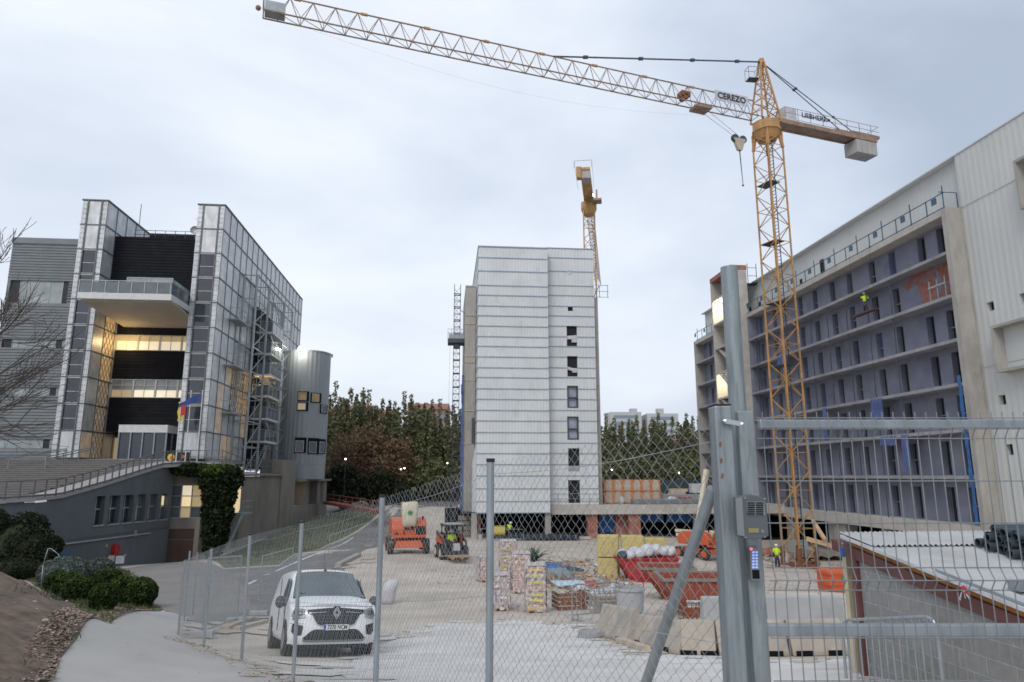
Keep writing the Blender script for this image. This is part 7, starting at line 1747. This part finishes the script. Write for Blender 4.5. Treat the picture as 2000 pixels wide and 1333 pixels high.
for i in range(6):
    for j in range(2):
        m=MB(); fplate(m,1469.5+j*6.3,1473.6+j*6.3,1077.3+i*5.9,1080.9+i*5.9,d1-.002,.0018); m.build('key','key_blue',kp,w=True)
m=MB(); fplate(m,1464.8,1469.2,1070.6,1074.6,d1-.002,.0018); m.build('red_light','led_red',kp,w=True)
m=MB(); fplate(m,1469,1483,1113.5,1131,d1-.002,.0018); m.build('reader_pad','slot_black',kp,w=True)
# ================= BLOCK SHED =================
X0=5.76; yS=PX(1660,928,X0).y; sh=thing('block_shed','grey concrete block shed with a sloping corrugated roof behind the gate','shed',(X0,yS-2,-2.5))
def zt_at(px,py,X=X0): q=PX(px,py,X); return q.y,q.z
yA,zA=PX(1660,1086,X0).y,PX(1660,1086,X0).z; yB,zB=PX(1960,1218,X0).y,PX(1960,1218,X0).z; gsl=(zB-zA)/(yB-yA); zl=lambda y,o=0:zA+gsl*(y-yA)+o
m=MB(); m.prism([(X0,yS-.03,-5),(X0,yS-.03,zl(yS)-.02),(X0,2,zl(2)-.02),(X0,2,-5)],(.2,0,0)); m.prism([(X0+.2,yS-.05,-5),(X0+4.5,yS-.05,-5),(X0+4.5,yS-.05,zl(yS)),(X0+.2,yS-.05,zl(yS))],(0,-.2,0)); m.build('wall','block_wall',sh,w=True)
m=MB(); m.box(X0-.06,X0+.02,yS-.02,yS+.06,-5,zl(yS)+.05); m.build('corner_post','maroon',sh,w=True)
m=MB(); m.box(X0-.035,X0-.005,yS+.07,yS+.13,-5,zl(yS)+.0); m.build('corner_post_edge','rust',sh,w=True)
bt_=.15; m=MB(); yE=yS+.55
m.prism([(X0-.05,yE,zl(yE)),(X0-.05,2,zl(2)),(X0-.05,2,zl(2)+bt_),(X0-.05,yE,zl(yE)+bt_)],(.14,0,0)); m.build('steel_beam','maroon',sh,w=True)
m=MB(); m.prism([(X0+.0,yS+.15,zl(yS+.15)+bt_+.002),(X0+.0,2,zl(2)+bt_+.002),(X0+.0,2,zl(2)+bt_+.10),(X0+.0,yS+.15,zl(yS+.15)+bt_+.10)],(.1,0,0)); m.build('timber_plate','timber_orange',sh,w=True)
m=MB(); ro=bt_+.11; pitch=.075; xs4=[]; x=X0-.08; pts=[]
nC=int(4.6/pitch)
rowp=[]
for k in range(nC*6+1): xx=X0-.08+k*pitch/6; rowp.append((xx,.013*math.sin(2*math.pi*k/6)))
Va=[];ysr=[yS+.75,8.0,2.0]
ysr=[yS+.22,7.9,6.0,2.0]
for j,y in enumerate(ysr):
    for (xx,o) in rowp: Va.append((xx,y,zl(y)+ro+o))
nP=len(rowp); m.add(Va,[(j*nP+i,j*nP+i+1,(j+1)*nP+i+1,(j+1)*nP+i) for j in range(len(ysr)-1) for i in range(nP-1)])
V2=[(x_,y_,z_-.006) for x_,y_,z_ in Va]; m.add(V2,[(j*nP+i+1,j*nP+i,(j+1)*nP+i,(j+1)*nP+i+1) for j in range(len(ysr)-1) for i in range(nP-1)]); m.build('corrugated_roof','roof_sheet',sh,w=True,smooth=True)
m=MB(); ye=yS+.1; Va=[]
for j,y in enumerate([yS+.30,yS-.45]):
    for (xx,o) in rowp: Va.append((xx+.02,y,zl(y)+ro+o+.03+(.01 if j==0 else 0)))
m.add(Va,[(i,i+1,nP+i+1,nP+i) for i in range(nP-1)]); m.build('upper_roof_sheet','roof_sheet',sh,w=True,smooth=True)
m=MB(); m.prism([(X0-.10,yS+.22,zl(yS+.22)+ro-.02),(X0-.10,2,zl(2)+ro-.02),(X0-.10,2,zl(2)+ro+.022),(X0-.10,yS+.22,zl(yS+.22)+ro+.022)],(.02,0,0)); m.build('roof_edge_trim','plastic_white',sh,w=True)
m=MB(); a=PX(1625,1078,6.6);  m.box(X0+.12,X0+1.0,yS+.5,yS+.6,-5,zl(yS+.5)); m.build('cream_panel','cream_wall',sh,w=True)
m=MB(); m.bar((X0+.2,yS+1.5,zl(yS+1.5)+.22),(X0-.12,yS+.6,zl(yS+.6)+.12),.05); m.bar((X0-.3,yS+.8,zl(yS+.8)+.1),(X0+.2,yS+.4,zl(yS)+.05),.06); m.build('loose_batten','timber',sh,w=True)
# angle profile and lath on the roof
yy=7.15; m=MB(); z=zl(yy)+ro; m.box(X0+.25,X0+2.6,yy-.02,yy+.02,z+.02,z+.12); m.box(X0+.25,X0+2.6,yy-.14,yy-.021,z+.02,z+.03); tag(m.build('steel_angle','galv'),'long grey steel angle lying across the corrugated shed roof','steel angle')
m=MB(); m.bar((X0-.02,7.9,zl(7.9)+ro+.03),(X0-.02,6.2,zl(6.2)+ro+.03),.02); tag(m.build('lath','steel_light'),'thin lath lying along the roof edge of the shed','lath')
m=MB(); p=Vector((X0-.12,7.35,zl(7.35)+ro-.02)); m.blob(p,.022,.034,.028,9,6,.3,1); m.blob(p-Vector((0,.035,.045)),.018,.022,.03,8,6,.35,2); m.build('a_','red'); o=bpy.data.objects['a_'];o.name='ribbon';tag(o,'knotted red and white ribbon tied at the shed roof edge','ribbon')
m=MB()
for s in (-1,1):
    for k in range(4): m.bar(p+Vector((-.01,s*.018*k,-.015-.013*k-.012*(s>0)*k)),p+Vector((-.01,s*.018*(k+1)-.004*k,-.03-.022*k-.012*(s>0)*k)),.009)
m.bar(p-Vector((0,0,.02)),p-Vector((0,.012,.10)),.009); rb_=m.build('ribbon_tails','plastic_white',o)
m=MB(); q=PX(1646,1075,X0-.15); m.box(q.x-.03,q.x+.02,q.y-.03,q.y+.03,q.z-.09,q.z+.04); pk=thing('padlock','blue padlock hanging from the left end of the dark red beam','padlock',q); m.build('padlock_body','blue_paint',pk,w=True,bevel=.006); m=MB(); m.path([q+Vector((0,-.018,.04)),q+Vector((0,-.018,.085)),q+Vector((0,0,.10)),q+Vector((0,.018,.085)),q+Vector((0,.018,.04))],.005,6); m.build('shackle','chrome',pk,w=True)
# pipes stacked on the roof, axes along +X
pg='grey pipes stacked on the shed roof'; rp=.058; 
yc0=8.35
pipes=[]
for row,n,y0 in ((0,9,0.0),(1,8,.5),(2,7,1.0)):
    for k in range(n): pipes.append((row,8.95-(k+y0)*rp*2.02))
for i,(row,y) in enumerate(pipes):
    z=zl(y)+ro+.02+rp+row*rp*1.75; xs_=PX({0:1905,1:1912,2:1925}[row],1080,7).x; k=i%9; x0_=7.15+.06*math.sin(i*2.3)+(.05*row) ; ring=lambda x,r:[(x,y+r*math.cos(a),z+r*math.sin(a)) for a in np.linspace(0,2*math.pi,17)[:-1]]
    m=MB(); m.loft([ring(x0_+2.4,rp*.8),ring(x0_,rp*.8),ring(x0_,rp),ring(x0_+2.4,rp)],cap=False); o=m.build('pipe','pipe_grey',smooth=False); tag(o,ORD[int(round((8.95-y)/(rp*2.02)-(0,.5,1)[row]))]+' pipe from the far end, '+['bottom','middle','top'][row]+' layer of the shed roof stack','pipe',pg)
# ================= VEGETATION =================
def crown_pts(n,fn,seed):
    q=np.random.RandomState(seed);return fn(q,n)
def poplar_proto(seed,h=16,mt='leaf_poplar'):
    q=np.random.RandomState(seed); t=thing('poplar_tree','x','tree',(0,0,0)); pts=[];m=MB(); m.tube((0,0,0),(0,0,h*.75),.22,7,.06)
    ns=11
    for i in range(ns):
        a=q.rand()*6.3;r0=(.3+q.rand()*1.5 if i else 0);hh=h*(.62+.33*q.rand()) if i else h; bx,by=r0*math.cos(a),r0*math.sin(a)
        m.tube((bx*.2,by*.2,h*.12),(bx,by,hh*.8),.07,5,.02)
        n=340; tt=q.rand(n)**.9; rad=(.40*np.sin(np.pi*np.clip(tt*.93+.05,0,1))**.6+.08)*(.55+.5*q.rand(n)); th=q.rand(n)*6.3
        z=h*.06+(hh-h*.06)*tt; k=q.rand(n)*3; z=z
        pts.append(np.stack([bx*np.clip(tt*2,0,1)+rad*np.cos(th),by*np.clip(tt*2,0,1)+rad*np.sin(th),z],1))
    mb=MB(); leaves(mb,np.concatenate(pts),.36,seed=seed,tri=True); mb.build('crown',mt,t); m.build('trunk','bark',t); return t
protos=[poplar_proto(s,16,mt) for s,mt in ((1,'leaf_poplar'),(2,'leaf_poplar2'),(3,'leaf_poplar'),(4,'leaf_poplar2'),(5,'leaf_poplar'))]
used=set()
def place_pop(px,pyt,d,k,label,grp):
    p=D(px,928,d); g_=-5.5; top=D(px,pyt,d).z; s=(top-g_)/16.0
    o=protos[k%5]
    if k%5 in used: o=dup(o,(p.x,p.y,g_),rnd.uniform(0,6),label,grp,scale=(s*.95,s*.95,s))
    else:
        used.add(k%5); o.location=(p.x,p.y,g_);o.scale=(s*.95,s*.95,s);o['label']=label;o['group']=grp
L1=' poplar from the left in the row between round tower and white block'
L2=' poplar from the left in the row right of the white block'
XL=sorted([630,648,664,678,690,703,715,730,742,757,772,786,799,812,826,842,857,870,884,897,655,720,765,830,880]);XR=sorted([1172,1187,1203,1218,1232,1248,1263,1278,1290,1303,1317,1330,1346,1358,1370,1195,1240,1290.5,1335])
k=0
for px,py,d in [(630,760,125),(648,745,118),(664,775,128),(678,757,124),(690,770,120),(703,760,128),(715,762,122),(730,790,130),(742,778,124),(757,782,126),(772,800,120),(786,765,128),(799,768,122),(812,800,130),(826,790,124),(842,782,120),(857,780,128),(870,800,122),(884,790,118),(897,800,126),(655,790,140),(720,800,140),(765,800,142),(830,800,140),(880,805,142)]:
    place_pop(px,py,d,k,ORD[XL.index(px)]+L1,'poplar row left of the white block');k+=1
for px,py,d in [(1172,820,130),(1187,808,126),(1203,815,134),(1218,822,128),(1232,820,134),(1248,812,126),(1263,822,132),(1278,818,128),(1290,806,134),(1303,822,128),(1317,815,132),(1330,825,126),(1346,806,124),(1358,812,132),(1370,815,126),(1195,830,145),(1240,832,145),(1290.5,830,145),(1335,832,145)]:
    place_pop(px,py,d,k,ORD[XR.index(px)]+L2,'poplar row right of the white block');k+=1
def round_tree(loc,h,rx,mt,label,seed,n=5200,sz=.4,zc=.58,bare=0,name='leafy_tree',cat='tree'):
    q=np.random.RandomState(seed);t=thing(name,label,cat,loc); m=MB(); m.tube((0,0,-.3),(0,0,h*.45),.16*h/8,8,.09*h/8)
    cl=[]
    for i in range(34):
        a=q.rand()*6.3;e=q.uniform(-.4,1.3);r=rx*(.45+.5*q.rand()); c=np.array([r*math.cos(a)*math.cos(e),r*math.sin(a)*math.cos(e),h*zc+h*.42*math.sin(e)*(.6+.4*q.rand())]); cl.append(c); b=Vector((0,0,h*.3));m.tube(b,b.lerp(Vector(c),.5)+Vector((0,0,.3)),.05*h/8,5,.03*h/8);m.tube(b.lerp(Vector(c),.5)+Vector((0,0,.3)),Vector(c),.03*h/8,5,.01*h/8)
        for _ in range(6 if bare else 2): v=Vector(c)+Vector(q.normal(size=3)*rx*.2); m.tube(Vector(c),v,.018,4,.006)
    pts=np.concatenate([c+q.normal(size=(n//34,3))*np.array([rx*.2,rx*.2,h*.075]) for c in cl]); mb=MB(); leaves(mb,pts,sz,seed=seed,tri=True); mb.build('crown',mt,t); m.build('trunk','bark',t); return t
def gtree(px,pyt,d,rxpx,mt,label,seed,g_=-5.5,**k):
    p=D(px,928,d); top=D(px,pyt,d).z; return round_tree((p.x,p.y,g_),top-g_,rxpx*d/1365,mt,label,seed,**k)
gtree(722,845,108,50,'leaf_autumn','large rusty brown autumn tree in front of the left poplars',11,n=9000,sz=.34,bare=1)
gtree(775,868,112,36,'leaf_autumn','smaller rusty brown autumn tree right of the large one',12,n=4200,sz=.34,bare=1)
gtree(668,850,104,42,'leaf_autumn','sparse greyish brown autumn tree next to the round tower',13,n=2200,sz=.28,bare=1)
gtree(672,905,100,38,'leaf_dark','dark green bush mass at the foot of the sparse autumn tree',14,n=5200,sz=.4,zc=.45,name='bush',cat='bush')
gtree(745,920,103,50,'leaf_dark','dark green bush mass at the foot of the large autumn tree',15,n=5600,sz=.4,zc=.45,name='bush',cat='bush')
for i,(px,d) in enumerate([(830,115),(870,118),(1200,122),(1250,120),(1310,122),(1355,118)]):
    gtree(px,895 if i<2 else 885,d,46,'leaf_poplar','dark green undergrowth below the poplars, '+['left of the lattice mast','behind the lattice mast','just right of the white block','above the left half of the orange panels','right of the orange panels','beside the long building'][i],20+i,n=4200,sz=.5,zc=.45,name='bush',cat='bush')
# round clipped bushes
def topiary(px,pyb,wpx,hpx,label,seed,mt='leaf_box',grp='round clipped bushes',name='round_bush'):
    p=G(px,pyb);d=gd(p);rx=wpx*d/1365/2;rz=hpx*d/1391/2; t=thing(name,label,'bush',p,group=grp); q=np.random.RandomState(seed); n=5200
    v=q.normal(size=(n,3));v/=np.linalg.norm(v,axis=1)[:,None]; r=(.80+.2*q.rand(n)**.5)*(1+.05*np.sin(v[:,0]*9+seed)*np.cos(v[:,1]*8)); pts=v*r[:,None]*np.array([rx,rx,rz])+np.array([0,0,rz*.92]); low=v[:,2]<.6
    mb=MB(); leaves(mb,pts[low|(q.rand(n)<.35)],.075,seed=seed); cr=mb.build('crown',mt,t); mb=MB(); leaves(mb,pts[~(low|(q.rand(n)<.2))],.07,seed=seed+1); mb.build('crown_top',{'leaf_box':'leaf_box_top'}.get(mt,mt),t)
    m=MB(); m.blob((0,0,rz*.92),rx*.8,rx*.8,rz*.8,12,8,.05,seed); m.tube((0,0,-.2),(0,0,rz*.5),.05,6); m.build('inner_twigs',mt,t); return t
B=[(272,1187,58,58,'large round clipped bush nearest the driveway, rightmost of the group'),(236,1180,56,54,'round clipped bush just left of and behind the rightmost one'),(200,1192,50,50,'small round clipped bush standing alone in front of the others'),(212,1150,44,38,'bright green clipped bush at the back, centre of the group'),(150,1178,56,52,'dark round clipped bush left of the small white stone'),(133,1165,58,46,'wide clipped bush second from the left at the back'),(110,1158,44,42,'leftmost clipped bush, half hidden by the wide one'),(205,1140,40,28,'far flat topped clipped bush near the white boxes')]
for i,(a,b,c,d_,l) in enumerate(B): topiary(a,b,c,d_,l,40+i)
topiary(122,1150,92,62,'wide grey-green rounded shrub below the slate wall',60,'leaf_grey','grey shrubs','grey_shrub'); topiary(192,1132,52,42,'smaller grey-green rounded shrub left of the white boxes',61,'leaf_grey','grey shrubs','grey_shrub')
# big dark shrub left
p=G(28,1128); t=thing('dark_shrub','big dark green evergreen shrub at the left edge of the bank','shrub',p); q=np.random.RandomState(70); pts=[]
d=gd(p); s=d/1365
for cx_,cz_,rx_,rz_ in ((-60,45,55,60),(-10,60,55,58),(30,48,48,50),(52,30,34,36),(-30,25,70,30),(10,85,34,34),(62,58,20,18),(-55,100,40,30)):
    n=2600; v=q.normal(size=(n,3));v/=np.linalg.norm(v,axis=1)[:,None]; r=(.75+.3*q.rand(n)); pts.append(v*r[:,None]*np.array([rx_*s,rx_*s*.8,rz_*s])+np.array([cx_*s,q.uniform(-.6,.6),cz_*s]))
mb=MB(); leaves(mb,np.concatenate(pts),.12,seed=71); mb.build('crown','leaf_dark',t); m=MB()
for cx_,cz_,rx_,rz_ in ((-60,45,44,48),(-10,60,44,46),(30,48,38,40),(50,30,28,30)): m.blob((cx_*s,0,cz_*s),rx_*s*.9,rx_*s*.7,rz_*s*.9,12,8,.15,3)
m.build('inner_branches','leaf_dark',t)
for i,(px,pyb,w_,h_) in enumerate([(20,1132,110,40),(75,1128,70,34)]): topiary(px,pyb,w_,h_,['low dark shrub mass under the big dark shrub','low dark shrub between the big shrub and the grey one'][i],80+i,'leaf_dark','low dark shrubs','low_shrub')
m=MB(); pts=[D(80,1150,30),D(84,1104,30),D(94,1072,30),D(100,1072,30),D(114,1083,30),D(116,1088,30),D(108,1090,30)]; m.path(pts,.018,8); tag(m.build('bent_handrail','steel_light',smooth=True),'bent pale metal handrail sticking out of the dark shrub','handrail')
# ivy
ic0=PY(392,928,62.8);iy=thing('ivy','thick dark ivy hanging over the wall corner beside the garage','ivy',(-19.5,62.6,-6)); q=np.random.RandomState(90); pts=[];tps=[]
def ivb(px,py,rx,rz,n,Y=62.2,lst=None):
    c=PY(px,py,Y); s=Y/1365; v=q.normal(size=(n,3));v/=np.linalg.norm(v,axis=1)[:,None]; r=.7+.35*q.rand(n); (pts if lst is None else lst).append(v*r[:,None]*np.array([rx*s,.9,rz*s])+np.array(c))
for a in [(432,938,40,27,2400),(428,965,32,34,2200),(425,1000,29,34,2200),(421,1035,24,34,1800),(416,1065,18,24,900),(375,918,40,12,1200),(448,925,24,14,800)]: ivb(*a)
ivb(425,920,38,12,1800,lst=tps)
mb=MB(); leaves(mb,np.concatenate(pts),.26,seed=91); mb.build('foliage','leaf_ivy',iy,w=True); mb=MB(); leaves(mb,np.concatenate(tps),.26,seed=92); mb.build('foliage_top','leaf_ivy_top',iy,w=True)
m=MB()
for px,py,rx,rz in ((430,940,32,22),(428,968,25,30),(425,1003,22,30),(421,1038,18,30)): c=PY(px,py,62.4); s=62/1365; m.blob(c,rx*s,.7,rz*s,10,7,.1,2)
m.build('stems','leaf_ivy',iy,w=True)
# bare tree on the left
bt0=thing('bare_tree','bare leafless tree with thin reaching branches at the left edge','tree',D(-110,1100,17)); m=MB(); q=random.Random(12); P=[];Q=[];Rr=[]
def grow(p,d,L_,r,dep):
    n=4; pp=p
    for i in range(n):
        d2=(d+Vector((q.uniform(-.16,.16),q.uniform(-.16,.16),q.uniform(-.10,.20)))).normalized(); nx=pp+d2*L_/n; 
        if r>.009: m.tube(pp,nx,r*(1-.18*i/n),6,r*(1-.18*(i+1)/n))
        else: P.append(pp);Q.append(nx)
        pp=nx; d=d2
        if dep>0 and i>0:
            for _ in range(2 if dep>1 else 1):
                ax=Vector((q.uniform(-1,1),q.uniform(-1,1),q.uniform(-.6,1))).normalized(); b=(d+ax*.75).normalized(); grow(pp,b,L_*q.uniform(.5,.72),r*.58,dep-1)
    if dep>0: grow(pp,d,L_*.65,r*.7,dep-1)
base=Vector(bt0.location); base.z=tz(base.x,base.y)-.1
m.tube(base,D(-95,700,16.5),.16,8,.11)
st0=D(-95,700,16.5); st1=D(-105,820,16.8)
for tgt,L_,r,dp,src in ((D(150,640,15),2.0,.022,2,st1),(D(170,780,15.5),1.7,.018,2,st1),(D(30,620,15),1.4,.022,2,st0),(D(0,500,15.5),1.2,.018,2,st0),(D(230,720,15),1.9,.018,2,st1),(D(120,910,16),1.6,.02,2,st1),(D(60,680,15),1.5,.02,3,st0),(D(40,430,15.5),1.0,.014,2,D(-40,560,16)),(D(70,840,15),1.6,.02,3,st1)):
    grow(src,(tgt-src).normalized(),L_,r,dp)
m.build('trunk','bark',bt0,w=True)
seg_obj('twigs',P,Q,.006,'twig',bt0,3)
# ================= FAR BACKGROUND =================
def block(px0,px1,pyt,d,label,name,wm,rows,cols,pyb=930,roof=None,grp=None,gm='far_glass',strip=False,dep=14):
    a=D(px0,928,d);b=D(px1,928,d);zt=D((px0+px1)/2,pyt,d).z; t=thing(name,label,'building',((a.x+b.x)/2,(a.y+b.y)/2,-4),-YAW,group=grp); W_=(b-a).length; H_=zt+4
    m=MB(); m.box(-W_/2,W_/2,0,dep,0,H_); m.build('wall',wm,t)
    for r in range(rows):
        z=H_-1.4-3.1*(r+1)+1.4
        if strip: m=MB(); m.box(-W_/2+W_*.12,W_/2-W_*.12,-.06,-.002,z,z+1.5); m.build('window',gm,t)
        else:
            for c in range(cols): x=-W_/2+W_*(c+.5)/cols; m=MB(); m.box(x-.6,x+.6,-.06,-.002,z,z+1.5); m.build('window',gm,t)
    if roof: m=MB(); m.prism([(-W_/2-.4,-.4,H_+.003),(-W_/2-.4,dep+.4,H_+.003),(-W_/2+1,dep/2,H_+2.6)],(.01,0,0)) if False else m.prism([(-W_/2-.4,-.5,H_+.003),(-W_/2-.4,dep+.5,H_+.003),(-W_/2-.4,dep/2,H_+2.4)],(W_+.8,0,0)); m.build('roof',roof,t)
    return t
block(718,760,812,210,'tan brick apartment block behind the poplars, left of the brick terrace','apartment_block','far_brick',4,4,roof='far_roof')
block(640,715,802,225,'long tan apartment block behind the poplars next to the round tower','apartment_block','far_brick',4,6,roof='far_roof')
block(795,868,800,200,'red brick apartment block with stepped roof and chimneys behind the poplars','apartment_block','far_brick',5,6,roof='far_roof')
for px in (800,815,832): p=D(px,790,205); m=MB(); m.box(p.x-.6,p.x+.6,p.y,p.y+1.2,p.z-5,p.z+.5); tag(m.build('chimney_stack','far_brick'),'brick chimney stack on the red brick block behind the poplars, '+{800:'leftmost',815:'middle',832:'rightmost'}[px]+' of three','chimney')
t=block(1195,1257,805,330,'left of the two pale high-rise blocks with glass bands beyond the poplars','high_rise','far_white',4,0,strip=True,dep=20); 
t=block(1268,1330,808,330,'right of the two pale high-rise blocks with glass bands beyond the poplars','high_rise','far_white',4,0,strip=True,dep=20)
for px,l in ((1238,'small roof box on top of the left pale high-rise'),(1290,'small roof box on top of the right pale high-rise')): p=D(px,800,334); m=MB(); m.box(p.x-1.6,p.x+1.6,p.y,p.y+3,p.z-3,p.z+.4); tag(m.build('roof_box','far_white'),l,'roof box')
block(1330,1372,868,200,'low pinkish brick building beside the long building edge','apartment_block','far_brick',2,4,roof='far_roof')
# dark fence at the far side of the yard
def dfence(px0,px1,d,y0,y1,label,mt='green_fence'):
    a=D(px0,y0,d);b=D(px1,y0,d);z0=D(px0,y1,d).z; t=thing('screen_fence',label,'fence',(a.x,a.y,z0)); m=MB(); m.prism([(a.x,a.y,z0),(b.x,b.y,z0),(b.x,b.y,b.z),(a.x,a.y,a.z)],(0,.05,0)); m.build('screen',mt,t,w=True); m=MB(); n=int((b-a).length/3)
    for k in range(n+1): p=a.lerp(b,k/n); m.tube((p.x,p.y-.05,z0-.3),(p.x,p.y-.05,p.z+.1),.05,5)
    m.build('posts','steel_dark',t,w=True)
dfence(780,905,128,926,944,'dark screen fence across the far end of the road'); dfence(1178,1378,112,937,962,'dark screen fence behind the podium deck')
t=thing('footbridge','rust red metal footbridge by the round tower','footbridge',D(642,980,92)); m=MB(); a=D(640,982,92);b=D(742,1000,80)
m.bar(a,b,1.2,.35); m.build('deck','footbridge_red',t,w=True); m=MB()
for h in (.55,1.1): m.bar(a+Vector((0,0,h)),b+Vector((0,0,h)),.08)
for k in range(9): p=a.lerp(b,k/8); m.bar(p,p+Vector((0,0,1.1)),.06)
m.build('railing','footbridge_red',t,w=True)
for k,(px,py,d) in enumerate([(675,897,95),(783,917,110),(790,915,110),(874,905,112),(1195,918,110),(1326,924,108)]):
    p=D(px,py,d); g_=-5; t=thing('street_lamp','small lit street lamp '+['among the bushes by the round tower','left of a close pair below the autumn tree','right of a close pair below the autumn tree','just left of the lattice mast','near the white block above the orange panels','near the long building above the deck'][k],'street lamp',(p.x,p.y,g_)); m=MB(); m.ball((0,0,p.z-g_),.10,8,6); m.build('lamp_head','lamp_white',t); m=MB(); m.tube((0,0,0),(0,0,p.z-g_-.1),.035,6); m.build('pole','steel_dark',t)
for px,l,c in ((845,'dark red parked car far away at the end of the road','red'),(838,'pale parked car far away next to the dark red one','barrier_grey')):
    p=D(px,943,124); t=thing('parked_car',l,'car',(p.x,p.y,p.z-1.3)); m=MB(); m.prism([(-2,0,.3),(2,0,.3),(2,0,.85),(1.2,0,.95),(.8,0,1.4),(-.9,0,1.4),(-1.4,0,.95),(-2,0,.9)],(0,1.7,0)); m.build('body',c,t,bevel=.08); m=MB()
    for x in (-1.2,1.2): m.tube((x,-.02,.32),(x,1.72,.32),.32,12)
    m.build('wheels','rubber',t); m=MB(); m.prism([(.75,-.01,.97),(.6,-.01,1.32),(-.8,-.01,1.32),(-1.1,-.01,.97)],(0,1.72,0)); m.build('windows','car_glass',t)
S.render.film_transparent=False
try: S.cycles.samples=S.cycles.samples
except Exception: pass
